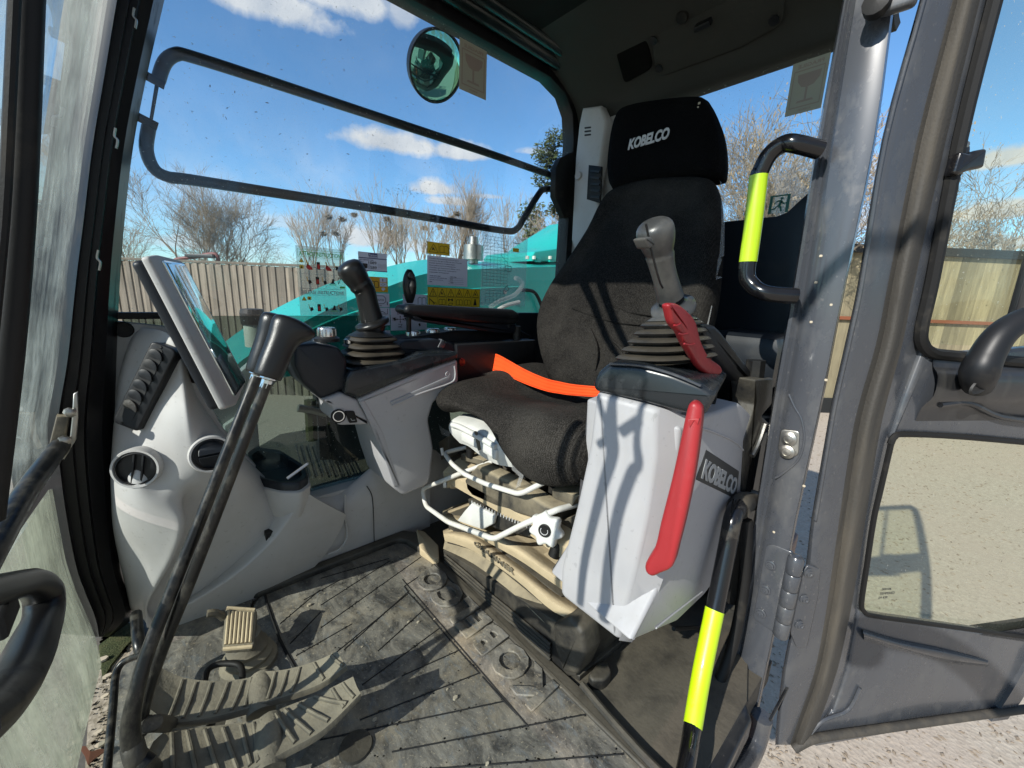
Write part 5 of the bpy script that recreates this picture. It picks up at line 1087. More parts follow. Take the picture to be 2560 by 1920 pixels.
# star knob
bm = B(); kc = at(1362, 1326, x=.575); kn = V((-.9, -.35, .15)).normalized(); ku = ZA.cross(kn).normalized(); kv = kn.cross(ku); kr = pr(41, kc); sp = []
for i in range(56):
    a = 2 * math.pi * i / 56; r_ = kr * (1 + .13 * math.cos(7 * a + .6)); sp.append(kc + (ku * math.cos(a) + kv * math.sin(a)) * r_)
slab(bm, sp, -kn * .022, .006); kb = part('star_knob', bm, 'white_plastic', seat, smooth=60)
bm = B(); lathe(bm, kc + kn * .001, kn, [(kr * .40, -.002), (kr * .40, .002), (kr * .36, .003), (.001, .002)], 24); part('knob_cap', bm, 'black_rubber', kb)
bm = B(); tube(bm, [kc + kn * .004 + (ku * math.cos(a) + kv * math.sin(a)) * kr * .24 for a in [2.6 + 4.2 * i / 10 for i in range(11)]], .0008, 5, 1); part('knob_mark', bm, 'silver_mark', kb)
bm = B(); tube(bm, [at(1385, 1390, x=.60), at(1398, 1355, x=.61)], .014, 12, 1); part('rubber_stop', bm, 'black_rubber', seat)

# lap belt
bm = B(); bx = [.84, .835, .81, .78, .755, .73, .69]
top_ = cr([at(a, c, x=x) for (a, c), x in zip([(1226, 884), (1246, 887), (1311, 923), (1362, 945), (1398, 954), (1434, 961), (1500, 967)], bx)], 5)
bot = cr([at(a, c, x=x - .012) for (a, c), x in zip([(1221, 925), (1250, 932), (1311, 959), (1362, 977), (1398, 984), (1427, 988), (1496, 993)], bx)], 5)
rings = [[p, q, q + V((.002, 0, 0)), p + V((.002, 0, 0))] for p, q in zip(top_, bot)]; loft(bm, rings)
sbt = solo('seat_belt', bm, 'belt', 'bright orange lap belt lying across the back of the cushion', 'seat belt', smooth=60)
for f_ in (.10, .36, .64, .90):
    bm = B(); tube(bm, [p.lerp(q, f_) - V((.0008, .0003, 0)) for p, q in zip(top_, bot)], .0007, 5, 1, raw=True); part('webbing_rib', bm, 'belt_edge' if f_ in (.10, .90) else 'belt', sbt)

# ------------------------------------------------------------------ shared: joystick boot, knobs
def bellow(parent, rings_, m='boot_rubber', nseg=10):
    # rings_: (centre, half-size u, half-size v) valleys and ridges, rounded-square sections
    def sec(c, a, b_, u, v):
        out_ = []
        for i in range(32):
            t_ = 2 * math.pi * i / 32; cs, sn = math.cos(t_), math.sin(t_); e = .62
            out_.append(c + u * a * math.copysign(abs(cs) ** e, cs) + v * b_ * math.copysign(abs(sn) ** e, sn))
        return out_
    return sec

def joystick(lb, head, neck, base, flg, boot_top, boot_bot, rb, rt, nr, kh, kn_, kf, fwdv, u, v, worn):
    J = thing('joystick', lb, 'joystick', boot_bot, 'joysticks'); gm = 'worn_grip' if worn else 'grip_rubber'
    ax = (V(head) - V(base)).normalized()
    P = cr([V(base), V(base).lerp(V(neck), .5), V(neck), V(neck).lerp(V(head), .45), V(head), V(head) + (V(head) - V(neck)).normalized() * kh * .9], 6)
    n = len(P); rr = []
    for i in range(n):
        f = i / (n - 1)
        if f < .6: r_ = kn_ * (1.08 - .25 * math.sin(f / .6 * math.pi) * .6) 
        elif f < .85: r_ = kn_ + (kh - kn_) * math.sin((f - .6) / .25 * math.pi / 2)
        else: r_ = kh * math.sqrt(max(.004, 1 - ((f - .85) / .155) ** 2))
        rr.append(r_)
    bm = B(); tube(bm, P, rr, 22, raw=True); gp = part('grip', bm, gm, J, smooth=80)
    bm = B(); lathe(bm, flg, ax, [(kn_ * 1.0, .012), (kf * .55, .010), (kf * .8, .004), (kf * .98, .002), (kf, -.005), (kf * .96, -.010), (kf * .75, -.013)], 30); part('collar', bm, gm, J, smooth=80)
    c1 = V(boot_top); c0 = V(boot_bot); d = (c1 - c0)
    def sec(c, a, b_, e=.62): 
        o_ = []
        for i in range(36):
            t_ = 2 * math.pi * i / 36; cs, sn = math.cos(t_), math.sin(t_)
            o_.append(c + u * a * math.copysign(abs(cs) ** e, cs) + v * b_ * math.copysign(abs(sn) ** e, sn))
        return o_
    bm = B(); loft(bm, [sec(V(flg) - ax * .008, kf * .72, kf * .72, .9), sec(V(flg).lerp(c1, .6), kf * .72, kf * .72, .8), sec(c1, rt * .98, rt * .98, .75), sec(c1 - d.normalized() * .004, rt * .8, rt * .8, .75)]); part('boot_cone', bm, gm, J, smooth=60)
    bm = B(); rs = []
    for k in range(nr):
        f = k / nr; f1 = (k + .32) / nr; f2 = (k + .62) / nr; f3 = (k + .92) / nr
        for ff, s_ in ((f, .80), ((k + .12) / nr, .93), ((k + .25) / nr, 1.0), ((k + .5) / nr, 1.03), ((k + .66) / nr, .98), ((k + .80) / nr, .84)):
            R = (rt + (rb - rt) * ff ** .9) * s_; c = c1 - d * ff; rs.append(sec(c, R, R * .96, .62))
    rs.append(sec(c0, rb * .9, rb * .86, .6)); loft(bm, rs); part('bellows', bm, 'boot_rubber', J, smooth=70)
    return J, gp, ax
# far joystick
JU, JV = XA, YA
y0 = 1.06
J, gp, ax = joystick('black joystick on the far console with a dark grip', at(882, 682, y=y0), at(912, 728, y=y0), at(931, 806, y=y0), at(930, 806, y=y0), at(928, 838, y=y0), at(936, 922, y=y0), pr(84, at(936, 922, y=y0)), pr(52, at(928, 838, y=y0)), 5, pr(33, at(882, 682, y=y0)), pr(27, at(920, 750, y=y0)), pr(42, at(930, 806, y=y0)), None, JU, JV, False)
bm = B(); obox(bm, at(907, 664, y=y0 - .005), XA * .010, YA * .006, ZA * .006, .002); part('thumb_switch', bm, 'black_mark', J)
bm = B(); slab(bm, [at(*p, y=y0 - .01) for p in ((898, 650), (902, 652), (914, 672), (910, 676))], (0, .008, 0), .001); part('switch_blade', bm, 'black_mark', J)
# near joystick
y1 = .345
def nj(px, py, y=y1): return at(px, py, y=y)
J2, gp2, ax2 = joystick('worn grey-black joystick on the raised near console', nj(1640, 590), nj(1655, 665), nj(1675, 742), nj(1682, 768), nj(1680, 800), nj(1660, 900), pr(108, nj(1660, 900)), pr(58, nj(1680, 800)), 5, pr(46, nj(1640, 590)), pr(32, nj(1660, 680)), pr(54, nj(1682, 768)), None, V((.96, -.28, .06)).normalized(), V((.28, .95, -.10)).normalized(), True)
u_ = (nj(1640, 640) - nj(1625, 595)).normalized(); fn = (C0 - nj(1630, 600)).normalized()
bm = B(); q = [nj(*p, y1 - .045) for p in ((1613, 595), (1630, 590), (1640, 614), (1624, 622))]; slab(bm, rc(q, .004), (0, .02, 0), .003); part('thumb_switch', bm, 'worn_grip', J2)
bm = B(); q = [nj(*p, y1 - .042) for p in ((1615, 560), (1620, 585), (1632, 640), (1648, 700), (1657, 720))]; tube(bm, q, .0015, 6, 3); part('parting_seam', bm, 'grip_rubber', J2)

# ------------------------------------------------------------------ far console
fc = thing('right_console', 'grey and black control console beyond the seat with rotary knobs', 'console', (.55, 1.05, .25))
yc = .975
body = [(895, 999), (960, 968), (1050, 930), (1145, 898), (1148, 955), (1125, 985), (1085, 1005), (1072, 1050), (1085, 1120), (1078, 1190), (1070, 1213), (1010, 1240), (985, 1222), (965, 1160), (945, 1080), (915, 1030)]
bm = B(); slab(bm, rc([at(*p, y=yc) for p in body], .010), (0, .19, 0), .010); part('body', bm, 'grey_console', fc)
bm = B(); slab(bm, rc([at(*p, y=yc - .001) for p in ((897, 1004), (912, 1000), (960, 1085), (985, 1170), (1000, 1215), (985, 1218), (962, 1150), (940, 1080))], .004), (0, .008, 0), .003); part('edge_strip', bm, 'grey_console', fc)
bm = B(); slab(bm, rc([at(*p, y=yc - .003) for p in ((975, 1005), (1128, 938), (1124, 955), (984, 1015))], .006), (0, .006, 0), .001); part('recess', bm, 'grey_mark', fc)
bm = B(); tube(bm, [at(*p, y=yc - .003) for p in ((980, 1014), (1050, 984), (1125, 958), (1138, 940), (1136, 915))], .0028, 8, 4); part('moulding', bm, 'grey_console', fc)
bm = B(); lathe(bm, at(1119, 935, y=yc - .001), (0, -1, 0), [(.008, 0), (.007, .002), (.003, .001), (.001, .002)], 14); part('screw', bm, 'grey_console', fc)
bm = B(); slab(bm, rc([at(*p, y=yc - .004) for p in ((862, 985), (866, 945), (880, 926), (1010, 900), (1060, 884), (1146, 880), (1146, 898), (1050, 932), (895, 996))], .006), (0, .20, 0), .008); part('cap', bm, 'gloss_cap', fc)
bm = B(); slab(bm, rc([at(*p, y=.99) for p in ((738, 870), (744, 862), (790, 858), (848, 868), (870, 900), (868, 985), (855, 975), (830, 990), (805, 1000), (760, 960), (738, 915))], .008), (0, .14, 0), .010); part('front_lobe', bm, 'navy_plastic', fc)
bm = B(); slab(bm, rc([at(*p, y=.982) for p in ((805, 999), (855, 982), (895, 1000), (930, 1062), (850, 1064), (836, 1050), (833, 1020))], .006), (0, .12, 0), .008); part('lower_lobe', bm, 'grey_console', fc)
bm = B(); p = at(846, 1040, y=.978); lathe(bm, p, (-.15, -1, .1), [(.017, -.005), (.017, .003), (.013, .004), (.012, -.002), (.001, -.003)], 20); part('power_socket', bm, 'black_rubber', fc)
bm = B(); lathe(bm, p, (-.15, -1, .1), [(.0135, .002), (.0135, .0045), (.0115, .0045), (.0115, .002)], 20); part('chrome_ring', bm, 'chrome', fc)
bm = B(); lathe(bm, p, (-.15, -1, .1), [(.0112, .003), (.0112, .0052), (.001, .0052)], 20); part('socket_hole', bm, 'black_mark', fc)
bm = B(); slab(bm, rc([at(*p, y=.977) for p in ((863, 1028), (886, 1028), (894, 1056), (874, 1058))], .003), (0, .006, 0), .001); part('horn_switch', bm, 'black_rubber', fc)
bm = B(); tube(bm, [at(*p, y=.9765) for p in ((877, 1046), (880, 1051), (888, 1050))], .0006, 5, 2); part('switch_mark', bm, 'silver_mark', fc)
# joystick base plate
bm = B(); g0 = [at(866, 948, y=1.0), at(905, 922, y=1.14), at(1012, 888, y=1.14), at(1000, 912, y=1.0)]; slab(bm, rc(g0, .01), (0, 0, -.012), .004); part('boot_plate', bm, 'boot_rubber', fc)
# rear switch box and panel with three knobs
bm = B(); slab(bm, rc([at(*p, y=1.03) for p in ((990, 870), (1010, 853), (1090, 848), (1130, 856), (1142, 868), (1138, 886), (1000, 886))], .004), (0, .05, 0), .006); part('switch_box', bm, 'navy_plastic', fc)
bm = B(); slab(bm, [at(*p, y=1.027) for p in ((1095, 868), (1105, 848), (1117, 856), (1108, 874))], (0, .02, 0), .003); part('lever_tab', bm, 'frame_grey', fc)
bm = B(); slab(bm, [at(*p, y=1.09) for p in ((975, 852), (1030, 843), (1140, 826), (1300, 824), (1330, 840), (1330, 1000), (1150, 1000), (975, 900))], (0, .09, 0), .006); part('panel', bm, 'dark_trim', fc)
def rknob(px, py, y, k, n='rotary_knob', base=False):
    p = at(px, py + 12, y=y); r_ = pr(k, p); bm = B(); lathe(bm, p, ZA, [(r_ * 1.0, 0), (r_ * 1.0, r_ * .75), (r_ * .93, r_ * .95), (r_ * .8, r_ * 1.0), (.0005, r_ * .97)], 28); o_ = part(n, bm, 'chrome', fc, smooth=30)
    for i in range(10):
        a = 2 * math.pi * i / 10; q = p + V((math.cos(a), math.sin(a), 0)) * r_ * 1.0; bm = B(); tube(bm, [q + ZA * r_ * .05, q + ZA * r_ * .8], r_ * .05, 6, 1); part('grip_rib', bm, 'chrome', o_)
    if base:
        bm = B(); lathe(bm, p, ZA, [(r_ * 1.35, -r_ * .6), (r_ * 1.35, -r_ * .25), (r_ * 1.1, -.001), (r_ * .9, 0)], 24); part('knob_base', bm, 'dark_trim', fc)
rknob(817, 828, 1.07, 22, base=True); rknob(1033, 832, 1.13, 17.5); rknob(1081, 826, 1.13, 17.5); rknob(1125, 822, 1.13, 16)
bm = B(); slab(bm, rc([at(*p, z=.69) for p in ((742, 860), (746, 842), (786, 840), (788, 858))], .004), (0, 0, -.012), .003); part('lobe_top', bm, 'grey_console', fc)
bm = B(); slab(bm, [at(*p, z=.693) for p in ((752, 858), (754, 845), (778, 844), (776, 858))], (0, 0, -.003), 0); part('pocket', bm, 'black_mark', fc)
bm = B(); p = at(872, 858, y=1.07); lathe(bm, p, ZA, [(.012, 0), (.012, .01), (.009, .012), (.001, .012)], 18); part('small_knob', bm, 'chrome', fc)
# black box behind belt and wiring
bm = B(); slab(bm, [at(*p, y=1.02) for p in ((1140, 860), (1340, 850), (1345, 960), (1270, 985), (1148, 985))], (0, .10, 0), .006); part('rear_box', bm, 'dark_trim', fc)
bm = B(); lathe(bm, at(1154, 905, y=1.015), (0, -1, 0), [(.012, 0), (.011, .004), (.001, .005)], 16); part('red_lamp', bm, 'lens_red', fc)
# armrest
bm = B(); slab(bm, rc([at(*p, y=1.02) for p in ((1015, 772), (1022, 763), (1060, 762), (1285, 774), (1300, 784), (1302, 800), (1290, 812), (1180, 806), (1030, 790), (1016, 782))], .006), (0, .075, 0), .010); arm = part('armrest', bm, 'dark_trim', fc, smooth=50)
bm = B(); slab(bm, rc([at(*p, y=1.028) for p in ((1030, 790), (1180, 806), (1292, 810), (1288, 834), (1240, 832), (1120, 815), (1060, 806))], .006), (0, .06, 0), .006); part('shell', bm, 'navy_plastic', arm)
bm = B(); tube(bm, [at(1292, 815, y=1.05), at(1290, 900, y=1.05)], .014, 10, 1); part('support', bm, 'dusty_black', arm)
bm = B(); lathe(bm, at(1272, 815, y=1.024), (0, -1, 0), [(.007, 0), (.006, .002), (.001, .002)], 12); part('plug', bm, 'black_mark', arm)
# auxiliary lever
al = thing('control_lever', 'short control lever with a hollow black teardrop handle behind the armrest tip', 'lever', at(1022, 800, y=1.12) * 1)
bm = B(); tube(bm, [at(1022, 830, y=1.12), at(1022, 800, y=1.12), at(1024, 760, y=1.12)], .0075, 10, 3); part('stem', bm, 'lever_paint', al)
p = at(1024, 716, y=1.12); rk = pr(21, p); bm = B()
rings = []
for f in [i / 12 for i in range(13)]:
    z_ = (f - .5) * 2 * pr(41, p); w2 = rk * (math.sin(math.pi * (f * .86 + .10)) ** .6) * (.75 + .25 * f); rings.append([p + V((math.cos(a) * w2, math.sin(a) * w2 * .6, z_)) for a in [2 * math.pi * k / 24 for k in range(24)]])
loft(bm, rings); part('handle', bm, 'grip_rubber', al, smooth=70)
bm = B(); tube(bm, [p + V((0, -rk * .62, -.024)), p + V((0, -rk * .66, .0)), p + V((0, -rk * .58, .016))], [.004, .012, .005], 12, 5); part('hollow', bm, 'black_mark', al)
bm = B(); lathe(bm, at(1028, 690, y=1.10), (0, -1, .3), [(.010, 0), (.009, .006), (.001, .007)], 16); part('button', bm, 'grip_rubber', al)

# ------------------------------------------------------------------ near console (tilted up)
nc = thing('left_console', 'tall grey console box on the near side of the seat carrying a name plate', 'console', (.6, .33, .15))
def F(px, py, x=.55): return at(px, py, x=x)
FP = V((.55, .33, .4)); FN = V((-1, -.30, .05)).normalized()       # front face
def ff(px, py, k=0): return on(px, py, FP + FN * k, FN)
face = [(1487, 978), (1652, 1022), (1650, 1150), (1628, 1300), (1592, 1450), (1550, 1602), (1538, 1600), (1398, 1490), (1400, 1420), (1440, 1260), (1470, 1120)]
bot_ = V((.24, 0, 0))
bm = B(); slab(bm, rc([ff(*p) for p in face], .012), V((.22, .02, 0)), .012, 5); part('body', bm, 'grey_console', nc, smooth=50)
FA = [(1649, 1018), (1647, 1150), (1625, 1300), (1589, 1450), (1547, 1601)]; FB_ = [(1716, 1040), (1704, 1180), (1672, 1390), (1638, 1500), (1580, 1606)]
bm = B(); rings = [[ff(*a, -.004), ff(*c, -.030), ff(*c, -.034), ff(*a, -.012)] for a, c in zip(cr([V((*p, 0)) for p in FA], 4), cr([V((*p, 0)) for p in FB_], 4)) for a, c in [((a.x, a.y), (c.x, c.y))]]
loft(bm, rings); part('bevel_panel', bm, 'grey_console', nc, smooth=50)
# outer side panel
SPn = V((.02, -1, .0)).normalized(); SP0 = ff(1706, 1100, -.030)
def ss(px, py, k=0): return on(px, py, SP0 + SPn * k, SPn)
side = [(1700, 1070), (1745, 1042), (1800, 1028), (1850, 1008), (1866, 1022), (1888, 1046), (1890, 1110), (1866, 1230), (1836, 1340), (1805, 1430), (1760, 1490), (1692, 1556), (1578, 1606), (1640, 1480), (1668, 1380)]
bm = B(); slab(bm, rc([ss(*p) for p in side], .006), V((.02, .20, 0)), .008); part('side_panel', bm, 'grey_console', nc, smooth=45)
bm = B(); tube(bm, [ss(*p, .0005) for p in ((1712, 1066), (1770, 1075), (1845, 1110), (1870, 1150))], .0022, 6, 3); tube(bm, [ss(*p, .0005) for p in ((1755, 1480), (1690, 1530), (1640, 1570))], .002, 6, 3); part('crease', bm, 'grey_console', nc)
# cap
capf = [(1487, 979), (1480, 962), (1492, 932), (1520, 908), (1600, 912), (1680, 932), (1756, 962), (1792, 985), (1780, 1008), (1760, 1042), (1702, 1032), (1600, 1004)]
bm = B(); slab(bm, rc([ff(*p, .004) for p in capf], .008), V((.20, .06, .0)), .010, 4); part('cap', bm, 'gloss_cap', nc, smooth=45)
bm = B(); tube(bm, [ff(*p, .008) for p in ((1524, 910), (1600, 914), (1680, 935), (1752, 965))], .0022, 6, 3); part('bright_edge', bm, 'frame_grey', nc)
# gloss edge: name plate
pc = [ss(*p, .001) for p in ((1766, 1124), (1848, 1178), (1841, 1248), (1740, 1199))]
bm = B(); slab(bm, rc(pc, .004), -SPn * .004, .001); pl = part('name_plate', bm, 'plate_dark', nc)
bm = B(); o1 = ss(1752, 1196, .0012); o2 = ss(1836, 1238, .0012); Xd = (o2 - o1).normalized(); yt = ss(1768, 1134, .0012); Yd = (yt - o1).normalized()
text(bm, 'KOBELCO', o1, Xd, Yd, (o2 - o1).length * .98, (yt - o1).length * .80, .0012, .04, .96); part('plate_lettering', bm, 'grey_mark', pl, smooth=0)
# armrest and bracketry behind
bm = B(); slab(bm, rc([at(*p, y=.30) for p in ((1755, 812), (1790, 812), (1808, 830), (1895, 945), (1905, 985), (1890, 1000), (1800, 900), (1760, 850))], .010), (0, .08, 0), .010); part('armrest', bm, 'dark_trim', nc)
bm = B(); slab(bm, rc([at(*p, y=.27) for p in ((1888, 950), (1935, 945), (1930, 1010), (1905, 1040), (1925, 1060), (1885, 1110), (1870, 1230), (1855, 1230), (1862, 1100), (1890, 1010))], .006), (0, .05, 0), .004); br_ = solo('console_bracket', bm, 'dusty_black', 'dusty black metal bracket between the near console and the door pillar', 'bracket')
bm = B(); tube(bm, [at(*p, y=.262) for p in ((1912, 1060), (1895, 1110), (1880, 1140))], .006, 8, 3); part('link', bm, 'steel', br_)
bm = B(); tube(bm, [at(*p, y=.30) for p in ((1740, 905), (1765, 950), (1785, 1010), (1795, 930))], .0025, 6, 4); part('cable', bm, 'black_rubber', nc)
# red safety levers
bm = B(); rl = [(1716, 1026), (1726, 1008), (1740, 1007), (1753, 1020), (1754, 1042), (1748, 1100), (1735, 1190), (1715, 1290), (1695, 1370), (1680, 1420), (1650, 1436), (1630, 1444), (1614, 1434), (1612, 1412), (1636, 1370), (1650, 1310), (1678, 1200), (1700, 1100)]
rp = cr([ff(*p, .022) for p in rl], 3, True); slab(bm, rp, V((.03, .008, 0)), .007); L1 = solo('safety_lever', bm, 'red_plastic', 'long red lever running down the edge of the near console', 'lever', smooth=60)
bm = B(); slab(bm, [ff(*p, .0235) for p in ((1720, 1048), (1748, 1046), (1744, 1062), (1735, 1052), (1724, 1070))], V((.004, 0, 0)), .001); part('grip_step', bm, 'red_plastic', L1)
bl_ = [(905, 872), (935, 855), (1000, 868), (1090, 945), (1140, 1020), (1175, 1160), (1245, 1300), (1335, 1372), (1352, 1410), (1342, 1445), (1310, 1460), (1235, 1450), (1160, 1385), (1100, 1290), (1040, 1190), (1000, 1100), (940, 1030), (915, 930)]
bm = B(); slab(bm, cr([nj(1400 + a / 3.318, 500 + c / 3.318, .272) for a, c in bl_], 3, True), V((.006, .016, 0)), .006)
L2 = solo('hand_lever', bm, 'red_plastic', 'short ridged red hand lever angled over the near bellows', 'lever', smooth=60)
for a, c, d, e in ((945, 1038, 1000, 1025), (985, 1105, 1062, 1108), (1030, 1190, 1118, 1196)):
    bm = B(); tube(bm, [nj(1400 + a / 3.318, 500 + c / 3.318, .2725), nj(1400 + (a + d) / 6.636, 500 + (c + e) / 6.636 + 3, .2705), nj(1400 + d / 3.318, 500 + e / 3.318, .2725)], .0016, 6, 3); part('ridge', bm, 'red_plastic', L2)

# ------------------------------------------------------------------ grab rails
t = thing('grab_rail', 'upper black grab rail with a yellow sleeve on the door pillar', 'grab rail', at(1871, 600, x=.90) * 1, 'grab rails')
gx = .90; gp_ = [(2050, 375), (1990, 360), (1960, 360), (1925, 385), (1903, 425), (1896, 450), (1880, 590), (1867, 680), (1880, 712), (1915, 733), (1990, 740)]
q = [at(a, c, x=gx + (.03 if i in (0, 10) else 0)) for i, (a, c) in enumerate(gp_)]
bm = B(); tube(bm, q, [pr(20, q[4])] * 2, 18, 6); part('tube', bm, 'black_paint', t)
bm = B(); tube(bm, [at(1897, 439, x=gx), at(1885, 545, x=gx), at(1870, 655, x=gx)], pr(20, q[5]) * 1.06, 18, 4); part('sleeve', bm, 'yellow_tape', t)
t = thing('grab_rail', 'lower black grab rail with a long yellow sleeve beside the sill', 'grab rail', at(1732, 1890, y=.20) * 1, 'grab rails')
lp = [(1880, 1250, .27), (1855, 1258, .255), (1834, 1290, .245), (1818, 1370, .24), (1787, 1524, .23), (1755, 1680, .215), (1732, 1815, .195), (1718, 1900, .175), (1700, 1990, .16)]
q = [at(a, c, y=y_) for a, c, y_ in lp]
kr_ = [pr(21, p) for p in q]; bm = B(); tube(bm, q, kr_, 18, 5); part('tube', bm, 'black_paint', t)
a, c = q[4], q[6]; bm = B(); tube(bm, [a, q[5], c], [kr_[4] * 1.06, kr_[5] * 1.06, kr_[6] * 1.06], 18, 4); part('sleeve', bm, 'yellow_tape', t)
bm = B(); p = q[7]; tube(bm, [q[0] + V((.01, 0, .004)), q[0], q[1], q[1].lerp(q[2], .5)], kr_[0] * 1.12, 14, 4); part('foam_end', bm, 'dusty_black', t)

# ------------------------------------------------------------------ open door
DP = V((.99, .14, 0)); DD = V((.83, -.55, 0)).normalized(); DNn = V((-.55, -.83, 0)).normalized()     # hinge line, along the door, towards us
door = thing('cab_door', 'open dark grey cab door with two windows, swung back behind the pillar', 'door', DP)
def dr(px, py, k=0): return on(px, py, DP + DNn * k, DNn)
def dz(s, z, k=0): return DP + DD * s + ZA * z + DNn * k
def sz(p): return ((p - DP).dot(DD), p.z)
# stile: rows of pixels (left, ridge, seal, seal, window side)
# left edge, crest, flat end, seal start, seal crown, seal end, outer flange, window edge
st_ = [(-420, 2392, 2410, 2470, 2482, 2512, 2542, 2560, 2590), (-200, 2345, 2362, 2425, 2438, 2468, 2496, 2512, 2540), (0, 2299, 2315, 2382, 2394, 2425, 2450, 2464, 2487), (350, 2204, 2222, 2292, 2304, 2340, 2365, 2382, 2405), (700, 2146, 2162, 2222, 2234, 2262, 2288, 2308, 2336), (860, 2112, 2128, 2190, 2204, 2232, 2256, 2276, 2308), (1000, 2080, 2096, 2150, 2164, 2192, 2218, 2236, 2262), (1100, 2062, 2078, 2128, 2142, 2170, 2196, 2212, 2234), (1300, 2028, 2044, 2098, 2112, 2140, 2164, 2172, 2184), (1440, 2010, 2028, 2078, 2092, 2116, 2142, 2152, 2164), (1560, 1980, 1996, 2060, 2072, 2098, 2120, 2132, 2146), (1680, 1956, 1972, 2036, 2048, 2072, 2092, 2106, 2122), (1800, 1942, 1958, 1996, 2006, 2030, 2050, 2064, 2080), (1862, 1938, 1950, 1975, 1984, 2004, 2020, 2034, 2046)]
dep = [-.004, .010, .006, .002, .018, .002, -.002, -.012]
g = []
for r_ in st_: g.append([dr(px, r_[0], k) for px, k in zip(r_[1:], dep)])
cols = list(zip(*g)); cols = [cr(c, 4) for c in cols]
def strip(a, b_, m, name, extra=None, sm=50):
    cc_ = cols[a:b_ + 1]
    rows_ = [list(r) for r in zip(*cc_)]
    if len(rows_[0]) > 2: rows_ = [cr(r, 4) for r in rows_]
    bm = B(); loft(bm, [r + [r[-1] - DNn * .02, r[0] - DNn * .006 + DD * .012] for r in rows_]); return part(name, bm, m, door, smooth=sm)
strip(0, 2, 'frame_grey', 'stile'); strip(3, 5, 'seal', 'door_seal'); strip(2, 3, 'seal', 'seal_groove'); strip(5, 7, 'frame_grey', 'stile_flange')
bm = B(); tube(bm, [dr(r_[1] + 10, r_[0], .013) for r_ in st_[:9]], .003, 8, 4); part('rubber_lip', bm, 'frame_grey', door)
# window openings in door coordinates
uw = [sz(dr(*p)) for p in ((2487, 0), (2436, 200), (2400, 350), (2336, 700), (2310, 850))]
def S_(px, py): return sz(dr(px, py))
s0, z0 = S_(2310, 866); s1, z1 = S_(2560, 904)
zU = .76
FE = [(.74, .05), (.745, .30), (.74, .60), (.72, .9), (.66, 1.25), (.60, 1.45)]      # bowed free edge
# mid panel
midp = [dr(2318, 855), dr(2330, 878), dr(2360, 886)] + [dz(s, zU - .002) for s in (.45, .56, .64)] + [dz(.76, .76), dz(.775, .62), dz(.775, .56), dz(.62, .555)] + [dr(2560, 1106), dr(2420, 1092), dr(2260, 1084), dr(2240, 1088), dr(2228, 1100)] + [dr(2262, 1000)]
bm = B(); slab(bm, midp, -DNn * .03, .008); part('middle_panel', bm, 'frame_grey', door)
bm = B(); g_ = []
for s_a, (za, zb) in ((.19, (.735, .60)), (.30, (.735, .60)), (.45, (.735, .60)), (.60, (.735, .60)), (.72, (.735, .60))):
    g_.append([dz(s_a, za + .0, .001), dz(s_a, za - .02, .006), dz(s_a, (za + zb) / 2 + .03, .018), dz(s_a, (za + zb) / 2 - .01, .020), dz(s_a, zb + .03, .006), dz(s_a, zb, .001)])
patch(bm, g_, None, 3); part('pressed_panel', bm, 'frame_dark', door, smooth=60)
bm = B(); tube(bm, [dr(*p, .010) for p in ((2350, 1012), (2420, 1008), (2500, 1042), (2620, 1056))], .006, 8, 4); part('crease', bm, 'frame_dark', door)
# window rubbers
def rub(l, r_, name='window_rubber'):
    bm = B(); tube(bm, [dr(*p, .004) for p in l], r_, 8, 4); part(name, bm, 'black_rubber', door)
rub([(2540, -200), (2480, 20), (2398, 350), (2330, 700), (2303, 820), (2306, 860), (2330, 882), (2370, 888), (2460, 896), (2620, 912)], .011)
rub([(2226, 1110), (2236, 1092), (2262, 1086), (2400, 1092), (2620, 1112)], .006)
rub([(2228, 1108), (2200, 1230), (2184, 1300), (2166, 1420), (2154, 1505), (2160, 1528), (2186, 1540), (2300, 1556), (2450, 1577), (2650, 1605)], .005)
# glass
bm = B(); slab(bm, [dr(2395, 350, -.01), dr(2300, 860, -.01), dz(.76, .755, -.01), dz(.72, 1.2, -.01), dz(.64, 1.47, -.01), dz(.14, 1.47, -.01)], -DNn * .004); part('upper_window', bm, 'door_glass', door)
bm = B(); slab(bm, [dr(2232, 1088, -.01), dr(2180, 1290, -.01), dr(2152, 1535, -.01), dr(2620, 1600, -.01), dz(.775, .12, -.01), dz(.78, .57, -.01)], -DNn * .004); part('lower_window', bm, 'door_glass', door)
# free edge, top rail
def edge(l, wd_, name):
    bm = B(); P = cr([dz(s, z) for s, z in l], 4); loft(bm, [[p - DNn * .02, p + DNn * .008, p + DNn * .008 - DD * wd_, p - DNn * .02 - DD * wd_] for p in P]); part(name, bm, 'frame_grey', door)
edge([(.64, 1.54), (.70, 1.46), (.745, 1.25), (.79, .9), (.815, .6), (.815, .3), (.80, .05), (.76, -.15), (.73, -.24)], .055, 'free_edge')
bm = B(); slab(bm, [dz(.05, 1.47), dz(.62, 1.47), dz(.61, 1.535), dz(.05, 1.535)], -DNn * .028, .005); part('top_rail', bm, 'frame_grey', door)
bm = B(); slab(bm, [dz(.36, .76), dz(.38, .76), dz(.36, 1.48), dz(.34, 1.48)], -DNn * .012, .002); part('window_bar', bm, 'frame_dark', door)
